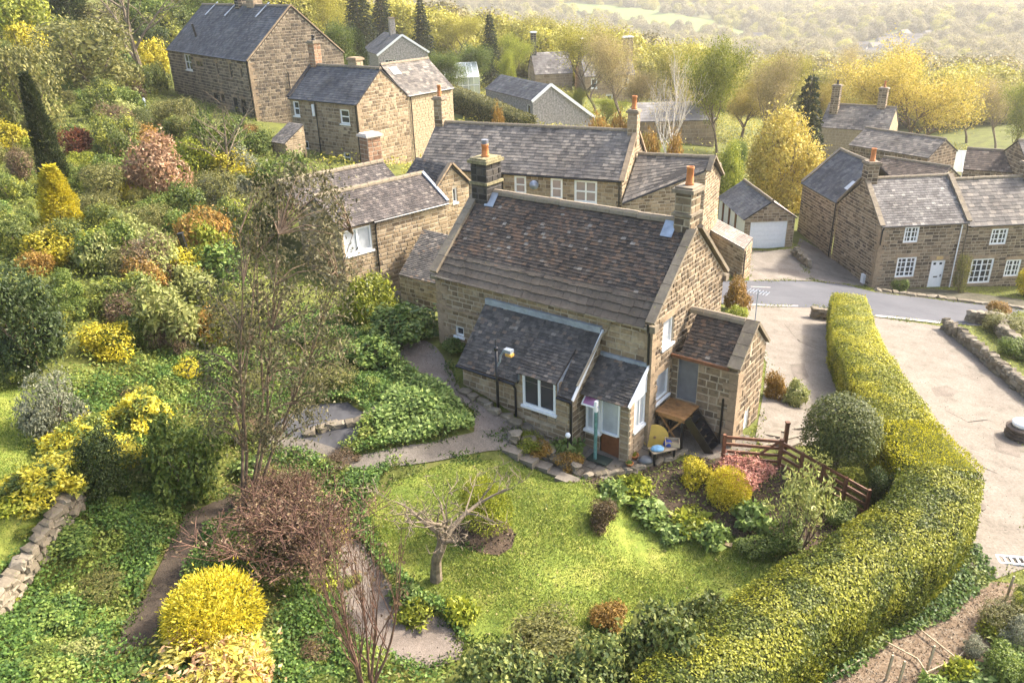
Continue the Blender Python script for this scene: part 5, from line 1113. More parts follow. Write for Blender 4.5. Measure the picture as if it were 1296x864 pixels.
plant('acer', (165,805,345,900), 'yellow_acer', 'pale yellow and peach leaved acer below the golden globe', S); plant('acer', (255,800,345,880), 'peach_acer', 'smaller peach-tinted acer clump beside the golden globe', S)
ep = G(314,648); et = at(350,190,Y=ep.y+1.0)
place('eucalypt', ep, 182*depth((ep.x, ep.y, 4))/FPX, et[2]-ep.z, 'eucalyptus_tree', 'tall airy eucalyptus with several tan trunks in front of the double roof house', 'tree', rz=0, parts=('crown','trunk'), tilt=(R(-3), R(16)))
plant('twiggy', (298,580,482,735), 'maroon_twiggy_shrub', 'wide maroon twiggy shrub between eucalyptus and gravel path', S, parts=('foliage','stem'))
plant('twiggy', (330,570,420,660), 'maroon_twiggy_shrub', 'smaller maroon twiggy shrub at the eucalyptus foot', S)
plantY('bareshrub', (365,640,500,864), 13.9, 'bare_stemmed_shrub', 'bare upright many-stemmed shrub with few maroon buds by the gravel path', S, parts=('foliage','stem'))
ap = G(553,735); place('apple', ap, 4.8, SPEC['apple']['H']*1.5, 'apple_tree', 'bare gnarled apple tree standing on the lawn', 'tree', parts=('crown','trunk'), rz=2.2)
plant('conemound', (584,596,650,676), 'green_conifer_mound', 'rounded yellow-green conifer mound behind the bare apple tree', 'conifer')
plant('brown', (741,626,782,674), 'brown_globe_bush', 'small brown clipped globe bush alone on the lawn', S)
for i, bb in enumerate([(495,730,540,768),(555,745,605,790),(500,752,552,785)]): plant('herb' if i == 0 else 'herblime', bb, 'ground_plant', ['broad-leaved plants at the apple tree foot', 'lime leaved plants spilling onto the lawn edge', 'leafy plants between gravel path and apple tree'][i], 'plant')
plant('olive', (625,765,750,850), 'juniper', 'feathery olive juniper at the lower lawn edge', S); plant('orange', (745,752,798,792), 'orange_fern', 'small rust-orange fern at the lower lawn edge', 'fern')
for i, bb in enumerate([(580,800,690,900),(690,795,800,900),(780,755,900,880),(850,740,940,830)]): plant('laurel', bb, 'laurel_bush', ['laurel bush at the end of the gravel path', 'laurel bush below the feathery juniper', 'glossy laurel bush below the rust-orange fern', 'glossy laurel bush where the broadleaf hedge begins'][i], S)
# patio border
tp = G(1055,602); tb = place('topiary', tp+Vector((0,0,.75)), 2.55, 2.3, 'topiary_tree', 'round clipped dark green topiary tree beside the brown fence', 'tree', parts=('crown','stem'))
MB().tube([(0,0,-1.0),(0,0,.4)], .09, 8).build('trunk', M_bark, tb)
plant('pink', (903,568,982,622), 'pink_acer', 'low mounded pink-leaved acer in front of the brown fence', S)
plant('goldball', (893,588,946,642), 'golden_spiraea', 'golden-yellow clipped spiraea next to the pink acer', S); plant('gold', (858,578,902,618), 'golden_spiraea', 'smaller orange-gold spiraea beside the patio edge', S)
plantY('euphorbia', (988,600,1052,690), 19.4, 'euphorbia', 'tall pale green spurge with woody stems near the brown fence', 'plant', parts=('foliage','stem'))
plant('gold', (1100,535,1146,600), 'yellow_sapling', 'small yellow-leaved sapling between topiary and hedge', 'tree', parts=('crown','trunk'))
for i, (k, bb) in enumerate([('herb',(750,600,800,632)),('herblime',(780,598,835,630)),('herb',(790,625,850,660)),('herblime',(840,640,900,672)),('herb',(880,655,930,690)),('herb',(920,625,975,665)),('mid',(960,650,1020,700)),('herblime',(1000,615,1060,650)),('mid',(1040,630,1085,665)),('herb',(820,655,870,680)),('dark',(1090,590,1130,650)),('lime',(1050,585,1100,620)),('mid',(930,670,985,705))]):
    plant(k, bb, 'border_plant', ['soft green clump by the patio path','lime clump at the patio kerb','broad green clump at the lawn corner','lime leaved clump along the lawn edge','green clump by the stone edging','leafy clump below the pink acer','dark leafy clump under the tall spurge','lime clump behind the tall spurge','green bush at the fence foot','green clump on the bare border soil','dark bush in the hedge shade','pale bush behind the fence','low bush by the stone edging'][i], 'plant')
for i, (k, bb) in enumerate([('orange',(704,566,742,596)),('tan',None),('orange',(664,552,700,578)),('lime',(648,545,690,572)),('herb',(690,548,735,580))]):
    if bb: plant(k, bb, 'rockery_plant', ['rust and gold rockery plant beside the steps','','rust-tinted rockery cushion above the steps','lime rockery cushion at the lean-to corner','soft green rockery clump below the lean-to window'][i], 'plant')
plant('orange', (966,468,996,508), 'orange_shrub', 'rust-orange shrub against the outhouse end', S); plant('pale', (990,478,1026,515), 'variegated_shrub', 'cream variegated shrub beside the rust-orange shrub', S)
plant('orange', (914,350,950,398), 'orange_shrub', 'rust-orange shrub at the back corner of the cottage', S); plant('lime', (918,385,948,408), 'lime_shrub', 'lime bush below the rust-orange shrub at the cottage corner', S)
plant('mid', (1128,352,1150,372), 'wall_plant', 'leafy plant under the row cottage window', 'plant'); plant('yellow', (1283,340,1310,378), 'golden_shrub', 'golden bush against the row cottages', S)
plant('olive', (1203,322,1222,372), 'wall_climber', 'green climber on the row cottage wall beside the door', 'climber')
plant('ivybush', (560,425,592,450), 'small_bush', 'small green bush under the tiny white window', S)
for i, bb in enumerate([(430,345,500,420),(470,380,560,440),(440,420,510,470)]): plant('ivybush' if i else 'lime', bb, 'green_shrub', ['yellow-green shrub below the double roof house casement','ivy-leaved bank beside the cottage corner','ivy-leaved clump above the gravel strip'][i], S)
for i, (k, bb) in enumerate([('olive',(1240,395,1300,430)),('mid',(1260,425,1300,455)),('lime',(1270,395,1310,420)),('olive',(1235,755,1300,800)),('herblime',(1195,820,1240,864)),('mid',(1240,810,1296,860)),('grey',(1260,770,1310,820)),('orange',(1245,380,1275,402))]):
    plant(k, bb, 'roadside_plant', ['straggly bush in the walled plot beyond the forecourt','green clump at the walled plot','yellow-green bush above the plot wall','sprawling plant at the vegetable plot edge','lime vegetable plant by the bark path','leafy vegetables in the dark plot','grey-leaved vegetable clump beside the dark plot','reddish twiggy bush on the plot wall'][i], 'plant')
for i, (k, bb) in enumerate([('herb',(1205,838,1262,872)),('mid',(1262,830,1312,880)),('herblime',(1232,778,1278,806)),('hilly',(1272,735,1312,780)),('herb',(1165,845,1205,880)),('grey',(1215,800,1250,830))]):
    plant(k, bb, 'vegetable_plant', ['broad green vegetable clump in the dark plot','leafy green bush in the dark plot','lime vegetable clump by the pale batten','yellow-tipped bush at the forecourt corner','green seedling clump by the leaning stakes','grey-green herb by the bark path'][i], 'plant')
# massed shrubs on the hillside
FILL = {'olive': 'loose olive shrub', 'hilly': 'green shrub with yellow tips', 'lime': 'yellow-green shrub', 'mid': 'fresh green shrub', 'grey': 'grey-green twiggy shrub', 'gold': 'golden leaved shrub', 'pale': 'pale green leafy shrub', 'orange': 'rusty orange heather clump', 'ivybush': 'ivy-green leafy bush', 'maroon': 'brown-purple shrub'}
ANCH = [((75,235),'the dark cypress'),((85,300),'the golden columnar conifer'),((205,258),'the salmon-pink shrub'),((146,178),'the dark red acer'),((104,200),'the low red shrub'),((182,172),'the clipped green ball'),((120,135),'the large spreading olive shrub'),((45,475),'the big dark evergreen'),((207,440),'the pale rhododendron'),((246,345),'the black garden post'),((280,232),'the gnarled bare trunk'),((80,555),'the grey-green feathery shrub'),((180,545),'the bright yellow-leaved shrubs'),((330,178),'the large house gable'),((360,200),'the small grey shed'),((300,420),'the eucalyptus crown'),((30,60),'the broad yellow-green conifer'),((25,200),'the dull purple shrub'),((60,340),'the golden shrub bank'),((130,380),'the twiggy grey shrub'),((310,640),'the eucalyptus trunks'),((277,815),'the golden globe conifer'),((390,730),'the maroon twiggy shrub'),((200,730),'the earth path'),((60,720),'the rubble wall'),((430,560),'the dark paved hollow'),((250,850),'the pale yellow acer'),((430,860),'the bare-stemmed shrub'),((120,640),'the shaded dark evergreen'),((430,400),'the double roof house')]
ANCHP = [(G(*a), t_) for a, t_ in ANCH]
def near_label(kind, u, v):
    p = G(u, v); return kind+' beside '+min(ANCHP, key=lambda q: (q[0]-p).length)[1]
taken = [(38,98,112,306),(168,174,244,262),(0,318,104,482),(60,520,190,600)]
rf = random.Random(5)
for gy_ in range(12):
    v = 70+gy_*34
    n_ = 20 if gy_ < 8 else 15
    for k in range(n_):
        u = rf.uniform(-5, 340 if 180 < v < 400 else 320)+rf.uniform(-10, 10); vv = v+rf.uniform(-16, 16)
        if u > 200 and vv < 160: continue
        if u < 110 and vv > 480: continue
        sz = rf.uniform(30, 64)*(.62+vv/560)
        if any(a-6 < u < c+6 and b_ < vv-sz*.3 < d+4 for a, b_, c, d in taken): sz *= .55
        kk = rf.choice(['hilly','olive','hilly','hilly','lime','hilly','mid','grey','hilly','pale','olive','ivybush','olive','mid','pale','hilly','mid','ivybush','maroon','orange','hilly','olive','gold','mid'])
        plant(kk, (u-sz/2, vv-sz*rf.uniform(.7, 1.0), u+sz/2, vv), 'garden_shrub', near_label(FILL[kk], u, vv), S, 'shrubs massed on the hillside garden')
LOW = {'herb': 'broad-leaved green clump', 'herblime': 'lime leaved clump', 'grey': 'grey-green tuft', 'hilly': 'yellow-tipped green bush', 'gold': 'small golden tuft', 'maroon': 'brown twiggy tuft'}
for k in range(46):
    u = rf.uniform(0, 460); v = rf.uniform(470, 860)
    if 140 < u < 330 and 630 < v < 830: continue
    kk = rf.choice(['herb','herblime','grey','hilly','hilly','herb','maroon','gold']); sz = rf.uniform(26, 62); plant(kk, (u-sz/2, v-sz*.55, u+sz/2, v), 'garden_plant', near_label(LOW[kk], u, v), 'plant', 'clumps among the lower garden ivy')
for k, (u, v) in enumerate([(270,480),(320,500),(285,560),(250,430),(380,440),(340,470),(420,500),(140,650),(180,610),(90,700),(60,800),(130,760),(40,850),(110,840),(330,720),(380,750),(330,800),(230,580),(440,460),(410,470)]):
    kk = ['ivybush','olive','mid','pale','ivybush'][k % 5]; sz = rf.uniform(45, 75); plant(kk, (u-sz/2, v-sz*.6, u+sz/2, v), 'garden_shrub', near_label({'ivybush': 'low ivy-green bush', 'olive': 'low olive shrub', 'mid': 'low fresh green shrub', 'pale': 'low pale green shrub'}[kk], u, v), S, 'low shrubs between the garden paths')
# ------------------------------------------------------------------ ground cover
fp = lambda L: [tuple(mloc(x, y)[:2]) for x, y in L]
HOUSEX = fp([(-9.7,-.1),(-7,-.1),(-7,-2.1),(-1.9,-2.1),(-1.9,-1.4),(.1,-1.4),(.1,1.5),(2.6,1.5),(2.6,4.3),(.1,4.3),(.1,6),(-9.7,6)])
NX = [(-9.5,36),(-2.5,42.5),(-7.5,48),(-14,41.5)]
HOLLOW = poly_px([(335,545),(385,515),(440,510),(465,525),(450,560),(400,582),(340,570)])
EX = [HOLLOW, LAWN, ULAWN, GRAVEL, EARTH, FGRAV, STONEP, PATIO, HOUSEX, NX]
NEARL = poly_px([(-40,880),(560,880),(590,800),(480,690),(480,610),(560,560),(520,430),(440,380),(300,420),(0,500),(-40,480)])
HILLP = [(-33,20),(-9,24),(-7,34),(-9,42),(-9,47),(-7,52),(-11.5,60),(-17.5,65),(-21,70),(-36,98),(-64,95),(-45,35)]
scatter('ivy_ground_cover', NEARL, 115000, .098, .07, LM['ivymix'], 'ivy and low leafy growth covering the lower garden', 'ground cover', .16, EX, .9, .4)
scatter('leafy_ground_cover', NEARL, 34000, .11, .05, LM['ground'], 'mixed green undergrowth between the garden paths', 'ground cover', .2, EX, 1.3, .15)
scatter('hillside_undergrowth', HILLP, 90000, .15, .065, LM['ground'], 'mixed green undergrowth covering the garden hillside', 'ground cover', .3, EX, .6, .35)
scatter('yellow_undergrowth', HILLP, 30000, .13, .055, LM['lime'], 'yellow-green undergrowth drifts on the garden hillside', 'ground cover', .3, EX, .8, .3)
scatter('wall_foot_pebbles', FGRAV, 4500, .05, .04, island('grey_pebbles', [(0,(.11,.09,.075)),(.5,(.21,.175,.145)),(1,(.36,.31,.27))]), 'loose pebbles along the lean-to wall', 'gravel', .03, [HOUSEX], 0, 0, .2)
scatter('gravel_pebbles', GRAVEL, 5000, .045, .035, island('pebble_colours', [(0,(.12,.095,.08)),(.5,(.25,.205,.17)),(1,(.42,.36,.31))]), 'loose pebbles of the gravel path', 'gravel', .03, [], 0, 0, .2)
scatter('bark_chips', MULCH, 7000, .07, .03, island('chip_colours', [(0,(.07,.048,.03)),(.5,(.17,.12,.075)),(1,(.38,.32,.25))]), 'loose bark chips along the hedge foot', 'bark chips', .05, [], 0, 0, .2)
scatter('leaf_litter', NEARL, 5000, .09, .06, LM['tan'], 'fallen brown leaves scattered through the lower garden', 'leaf litter', .1, EX, 1.1, .1)
GERAN = poly_px([(480,420),(520,425),(548,480),(600,540),(604,556),(540,572),(480,560),(478,520),(505,490),(470,450)])
scatter('geranium_ground_cover', GERAN, 9000, .16, .12, LM['bergenia'], 'thick pale green geranium bed between gravel strip and stone path', 'ground cover', .3, [FGRAV, STONEP, HOUSEX], 0, .35)
scatter('border_ground_cover', BED, 3000, .10, .06, LM['ground'], 'low green growth in the patio border', 'ground cover', .08, [PATIO], 1.6)
scatter('vegetable_leaves', VEG, 1500, .12, .08, LM['bergenia'], 'scattered vegetable leaves in the dark plot', 'ground cover', .2, [], 2.0)
MIDP = [(-14,58),(8,64),(64,64),(75,140),(-45,140),(-30,96),(-8,72)]
OUTX = [fp([(2.7,1.4),(2.7,4.4)]) + [tuple(mloc(0,4.4)[:2])]]
def hx(o, L, W, pad=.3): 
    c_, s_ = math.cos(o.rotation_euler[2]), math.sin(o.rotation_euler[2]); return [(o.location.x+c_*a-s_*b_, o.location.y+s_*a+c_*b_) for a, b_ in ((-L-pad,-pad),(pad,-pad),(pad,W+pad),(-L-pad,W+pad))]
EXR = [VERGE, DRIVE, FORE, ROAD, GDRIVE, FLAGS, MULCH, VEG, PATIO, BED, LAWN, HOUSEX, NX, hx(mid,14.2,6), hx(rl,6,6.3), hx(rr,7,6.3), hx(rw,6.3,5.5), hx(ga,3.8,6.6), hx(c2,9,6.1), hx(h1,20,8.5), hx(h4,12.5,7.7), hx(h3,10.2,7.4), hx(p6,9,7.9), hx(b1,8.7,5.1)]
scatter('rough_grass', [(3,16),(20,13),(36,36),(38,52),(16,60),(8,44),(8.5,32),(8,24)], 42000, .10, .035, LM['lime'], 'rough grass and weeds on the verges round the drives', 'grass', .08, EXR, 0)
scatter('valley_side_undergrowth', MIDP, 60000, .30, .13, LM['treegrn'], 'rough grass and bramble between the village houses', 'ground cover', .5, EXR, .25, .5)
def edge_weeds(name, polys, n, label, mat, wid=.3, ln=.10, wd=.045, excl=()):
    P, seg = [], []
    for poly in polys:
        for i in range(len(poly)): seg.append((poly[i], poly[(i+1) % len(poly)]))
    L = np.array([math.dist(a, b_) for a, b_ in seg]); i = rng.choice(len(seg), n, p=L/L.sum()); t = rng.uniform(0, 1, n); A = np.array([q[0] for q in seg])[i]; B = np.array([q[1] for q in seg])[i]
    X = A+(B-A)*t[:, None]+rng.normal(0, wid, (n, 2)); k = np.sin(X[:, 0]*2.3+np.sin(X[:, 1]*1.9)*2)+rng.uniform(-.6, .9, n) > .1
    for e in excl: k &= ~inside(e, X[:, 0], X[:, 1])
    X = X[k]; m = len(X); Q = np.stack([X[:, 0], X[:, 1], H(X[:, 0], X[:, 1])+rng.uniform(0, .07, m)], 1); V, F = leaves(Q, np.tile([0, 0, .8], (m, 1)), ln, wd, .8)
    return tag(link(name, np_mesh(name, V, F, mat)), label, 'weeds', kind='stuff')
edge_weeds('drive_edge_weeds', [DRIVE, FORE, GDRIVE, FLAGS, ROAD, PATIO], 9000, 'weeds and grass tufts creeping over the drive edges', LM['ground'], .16, excl=[HOUSEX])
edge_weeds('lawn_edge_growth', [LAWN, SOILP, GRAVEL, EARTH, STONEP, FGRAV], 16000, 'ragged grass and leaves along lawn and path edges', LM['ivymix'], .13, excl=[HOUSEX])
M_clod = island('soil_clods', [(0,(.03,.02,.013)),(.6,(.075,.052,.035)),(1,(.14,.10,.07))])
HFOOT = poly_px([(1262,730),(1235,690),(1190,730),(1100,780),(1030,850),(1045,868),(1075,858),(1130,812),(1200,786),(1245,745)])
scatter('hedge_foot_growth', HFOOT, 7000, .11, .08, LM['ivymix'], 'ivy and weeds along the outer hedge foot', 'ground cover', .15, [], 0, .1)
scatter('soil_clods', SOILP, 1800, .08, .07, M_clod, 'loose soil clods under the apple tree', 'soil', .05, [], 0, 0, .3)
scatter('border_clods', BED, 5000, .08, .07, M_clod, 'loose soil clods in the patio border', 'soil', .05, [PATIO], 0, 0, .3)
scatter('lawn_leaves', LAWN, 500, .07, .05, LM['tan'], 'fallen leaves dotted over the lawn', 'leaf litter', .08, [], 0, 0, .2)
scatter('lawn_moss', LAWN, 5000, .07, .05, LM['mid'], 'darker clover patches in the lawn', 'clover', .05, [], 1.4, 0, .5)
scatter('drive_grit', FORE, 2500, .04, .03, island('grit_colours', [(0,(.08,.065,.05)),(1,(.36,.31,.26))]), 'loose grit on the forecourt', 'grit', .05, [], .8, 0, .1)
M_patch = ground_mat('dark_tarmac_repair', [(.3,(.12,.10,.08)),(.7,(.19,.16,.13))], 1.5, 20, fine=.4); M_crack = plain('dark_crack', (.06,.05,.042), .95, .1)
for i, q in enumerate([[(1178,492),(1198,488),(1212,496),(1205,503),(1184,502)], [(1258,548),(1290,556),(1292,580),(1262,572)], [(1000,462),(1018,460),(1024,478),(1006,482)], [(985,340),(1010,342),(1012,350),(985,348)]]):
    sheet('tarmac_patch', poly_px(q), .041, M_patch, ['dark stained repair in the middle of the forecourt', 'dark repair beside the slate ring planter', 'dark repair halfway down the drive', 'dark repair on the garage drive'][i], 'tarmac patch', edge=.06)
for i, L_ in enumerate([[(1196,520),(1225,535),(1250,532),(1285,548)], [(1215,600),(1238,590),(1262,600)], [(992,410),(1010,432),(1040,445)]]):
    P_ = [G(u, v) for u, v in L_]; q = [(p.x, p.y-.02) for p in P_]+[(p.x+random.uniform(-.02,.02), p.y+.025) for p in P_[::-1]]; sheet('tarmac_crack', q, .044, M_crack, ['long crack across the forecourt tarmac', 'short crack near the forecourt edge', 'crack across the drive tarmac'][i], 'crack', edge=.03)
mh = G(1235,640)
o = tag(MB().lathe([(.3,.0),(.3,.05),(.26,.055)], 18, (0,0,0)).build('manhole_cover', M_patch), 'round iron cover set in the forecourt', 'manhole cover'); o.location = mh+Vector((0,0,.0))
def grass(name, poly, n, label, excl=()):
    xs = [p[0] for p in poly]; ys = [p[1] for p in poly]; X = rng.uniform(min(xs), max(xs), n*3); Y = rng.uniform(min(ys), max(ys), n*3); k = inside(poly, X, Y)
    for e in excl: k &= ~inside(e, X, Y)
    X, Y = X[k][:n], Y[k][:n]; m = len(X); P = np.stack([X, Y, H(X, Y)+.025], 1); d = unit(np.stack([rng.normal(0, .6, m), rng.normal(0, .6, m), np.ones(m)], 1)); s_ = unit(np.cross(d, rng.normal(0, 1, (m, 3))))
    hgt = rng.uniform(.035, .085, m)*(1+.5*np.sin(X*1.3)*np.sin(Y*1.7)); V = np.stack([P-s_*.012, P+s_*.012, P+d*hgt[:, None]], 1).reshape(-1, 3)
    return tag(link(name, np_mesh(name, V, np.arange(3*m).reshape(-1, 3), M_blade)), label, 'grass', kind='stuff')
M_blade = leafmat('grass_blades', cols((.07,.115,.018),(.16,.22,.036),(.25,.295,.055),(.40,.385,.12)), tr=.25)
grass('lawn_grass', LAWN, 90000, 'short bright grass blades of the main lawn', [SOILP]); grass('upper_lawn_grass', ULAWN, 25000, 'grass blades of the raised lawn')
# ------------------------------------------------------------------ patio things
def mempty(name, x, y, z, label, cat): return empty(name, tuple(mloc(x, y, z)), R(MA), label, cat)
pl = mempty('wooden_platform', .05, .4, 0, 'brown wooden landing in front of the raised grey outhouse door', 'platform')
for k in range(6): b = MB(); b.box(.0, 1.12, .02+.2*k, .2+.2*k, 1.34, 1.39); b.build('plank', M_table, pl)
for x, y in ((.08,.08),(1.04,.08),(1.04,1.12),(.08,1.12)): b = MB(); b.box(x-.04, x+.04, y-.04, y+.04, -.15, 1.33); b.build('leg', M_black, pl)
b = MB(); b.box(.02,1.1,.04,.1,1.22,1.335); b.build('apron', M_table, pl)
for a, c in (((.15,.12,.2),(.95,.12,1.2)), ((.95,.16,.2),(.15,.16,1.2))): b = MB(); b.obox(a, c, .05, .06); b.build('brace', M_table, pl)
stp = mempty('wooden_steps', 1.22, .5, 0, 'black painted wooden steps down from the landing', 'steps')
for y in (0, .68): b = MB(); b.obox((0, y, 1.38), (.78, y+.42, .0), .06, .26); b.build('stringer', M_black, stp)
for k in range(5):
    t = (k+.5)/5; b = MB(); x = .78*t; y = .42*t; z = 1.34-1.3*t; b.box(x-.1, x+.12, y+.04, y+.64, z-.02, z+.03); b.build('tread', M_black, stp)
yt = mempty('round_table_top', .22, .2, .02, 'round yellow table top leaning on its edge by the cottage gable', 'table top')
d = MB().lathe([(.44,-.02),(.46,0),(.46,.02),(.44,.035)], 28).build('disc', M_yellow, yt); d.location = (0,0,.47); d.rotation_euler = (R(74), 0, R(24))
o = MB().lathe([(.05,0),(.05,.03),(.02,.035)], 12).build('centre_boss', M_table, yt); o.location = (.0,-.05,.48); o.rotation_euler = (R(74), 0, R(24))
tb = mempty('garden_bench', .72, -.25, 0, 'low bench piled with blue cloths and boxes on the patio', 'bench')
for x in (-.38,.38):
    for y in (-.16,.16): b = MB(); b.box(x-.03,x+.03,y-.03,y+.03,-.1,.4); b.build('leg', M_black, tb)
for k in range(3): b = MB(); b.box(-.45,.45,-.2+.14*k,-.07+.14*k,.4,.44); b.build('slat', M_wood_l, tb)
tb.rotation_euler[2] += R(55)
def lump(name, me_mat, x, y, z, sx, sy, sz, label, cat):
    o = empty(name, tuple(mloc(x, y, z)), R(MA+40), label, cat); V, F = [], []
    m = MB().lathe([(.3,0),(.5,.1),(.52,.4),(.42,.8),(.2,1.0)], 10); m.v = [(p[0]*sx*(1+.15*math.sin(7*p[1]*9+p[2]*5)), p[1]*sy*(1+.12*math.sin(p[0]*19)), p[2]*sz) for p in m.v]; m.build('fold', me_mat, o, True); return o
lump('blue_cloth', M_blue, .62, -.45, .44, .42, .32, .16, 'pale blue cloth bundle on the low bench', 'cloth'); lump('dark_blue_bag', M_dblue, .8, .0, .44, .3, .3, .22, 'dark blue bag on the low bench', 'bag'); lump('grey_sack', M_grey_door, .35, -.75, .02, .45, .4, .22, 'grey sack on the patio beside the bench', 'sack')
cx_ = empty('open_crate', tuple(mloc(.9, .12, .44)), R(MA+30), 'small wooden crate tilted on the bench end', 'crate')
for a in ((-.25,.25,-.18,-.15,0,.2),(-.25,.25,.15,.18,0,.2),(-.25,-.22,-.15,.15,0,.2),(.22,.25,-.15,.15,0,.2),(-.22,.22,-.15,.15,0,.03)): b = MB(); b.box(*a); b.build('panel', M_wood_l, cx_)
tp_ = mempty('clothes_post', -1.14, -1.63, -.05, 'weathered teal clothes post in front of the porch', 'post')
MB().tube([(0,0,0),(0,0,2.0)], .06, 8).build('post', M_teal, tp_); b = MB(); b.box(-.05,.05,-.06,.06,2.0,2.4); b.build('post_cap', M_white, tp_); MB().tube([(-.12,0,2.2),(.12,0,2.2)], .02, 5).build('line_hook', M_lead, tp_)
gl_ = mempty('garden_lamp', -1.95, -2.12, -.1, 'thin lamp post with round white globe at the lean-to corner', 'lamp')
MB().tube([(0,0,0),(0,0,1.0)], .025, 6).build('stem', M_black, gl_); MB().lathe([(.02,0),(.08,.03),(.1,.1),(.07,.17),(.02,.2)], 10, (0,0,1.0)).build('globe', M_white, gl_, True)
def potplant(x, y, z, r, label, key='herb'):
    o = mempty('plant_pot', x, y, z, label, 'pot'); MB().lathe([(r*.7,0),(r,.8*r),(r*1.1,.82*r),(r*1.1,r),(r*.95,r),(r*.9,.8*r)], 14).build('pot', M_terracotta if 'terracotta' in label else M_coping, o, True)
    l = link('foliage', SPEC[key]['leaf'], o); l.location = (0,0,r*.75); l.scale = (r*1.8, r*1.8, r*2)
potplant(-1.8, -2.05, -.02, .22, 'wide stone pot with green plant at the porch corner'); potplant(-.1, -.75, 0, .16, 'small terracotta pot beside the porch pier', 'herblime'); potplant(-.0, -1.25, 0, .13, 'tiny terracotta pot at the patio edge')
b = MB(); b.box(-.4,.4,-.25,.25,0,.025); dm = mempty('doormat', -1.0, -1.55, .06, 'dark green doormat outside the porch door', 'mat'); b.build('mat', plain('green_mat', (.02,.035,.025), .95), dm)
M_flag = island('patio_flags', [(0,(.13,.11,.085)),(1,(.27,.235,.185))], spot=(3,.62,(.10,.10,.05)))
# flagstones of the patio and steps, each laid singly
patio = bpy.data.objects['patio']
for i in range(9):
    for j in range(6):
        x = -2.6+.68*i+random.uniform(-.04,.04); y = -3.0+.62*j+(.3 if i % 2 else 0); P = mloc(x, y)
        if not inside(PATIO, np.array([P.x]), np.array([P.y]))[0] or (x < 0 and y > -1.3): continue
        m = MB(); s1, s2 = .31+random.uniform(-.02,.02), .28+random.uniform(-.02,.02); q = [mloc(x+a*s1, y+c*s2) for a, c in ((-1,-1),(1,-1),(1,1),(-1,1))]
        m.add([(p.x,p.y,Hf(p.x,p.y)+.035) for p in q]+[(p.x,p.y,Hf(p.x,p.y)+.062) for p in q], [(4,5,6,7),(0,1,5,4),(1,2,6,5),(2,3,7,6),(3,0,4,7)]); m.build('flagstone', M_flag, patio)
ss = empty('garden_steps', tuple(G(690,598)), 0, 'shallow stone steps between the lawn and the rockery', 'steps')
pp = [G(u, v) for u, v in ((648,573),(667,584),(685,592),(702,601),(718,610))]
for k, p in enumerate(pp):
    m = MB(); m.box(-.36,.36,-.22,.22,-.25,.17); o = m.build('step', M_flag, ss); o.location = p-Vector(ss.location); o.rotation_euler = (0,0,R(-35)+random.uniform(-.08,.08))
# ------------------------------------------------------------------ fence and gate
def beam(o, name, a, b_, w, h, mat): m = MB(); m.obox(Vector(a), Vector(b_), w, h); return m.build(name, mat, o)
g0, g1, g2 = G(914,586), G(985,592), G(1094,655)
fo = empty('field_gate', tuple(g0), 0, 'brown stained timber gate behind the pink acer', 'gate'); d = g1-g0; up = Vector((0,0,1))
for t in (0, 1): beam(fo, 'post', d*t-up*.3, d*t+up*1.15, .11, .11, M_wood)
for z in (.25,.5,.78,1.05): beam(fo, 'rail', d*.03+up*z, d*.97+up*z, .05, .1, M_wood)
beam(fo, 'brace', d*.5+up*.25, d*.95+up*1.02, .04, .08, M_wood)
fe = empty('post_and_rail_fence', tuple(g1), 0, 'brown stained post and rail fence running to the hedge', 'fence'); d = g2-g1
for k in range(5):
    q = d*(k/4); q.z = Hf(g1.x+q.x, g1.y+q.y)-g1.z
    if k: beam(fe, 'post', q-up*.3, q+up*1.1, .1, .1, M_wood)
for z in (.2,.48,.76,1.02): beam(fe, 'rail', d*.02+up*z, d*.99+up*z, .05, .1, M_wood)
nf = empty('gate_post', tuple(G(992,573)), 0, 'lone brown gate post beside the topiary tree', 'post'); beam(nf, 'post', -up*.3, up*1.2, .12, .12, M_wood); beam(nf, 'cap', up*1.2, up*1.26, .15, .15, M_wood)
sf = [G(u, v) for u, v in ((975,548),(985,542),(995,552),(1003,540),(985,560),(1000,560),(972,560),(1008,552))]
for k, p in enumerate(sf):
    m = MB(); m.box(-.35,.35,-.25,.25,-.05,.07); o = m.build('stepping_slab', M_flag); o.location = p; o.rotation_euler = (0,0,random.uniform(-.6,.6)); tag(o, 'pale stone slab laid beside the outhouse end', 'slab', 'stone slabs beside the outhouse')
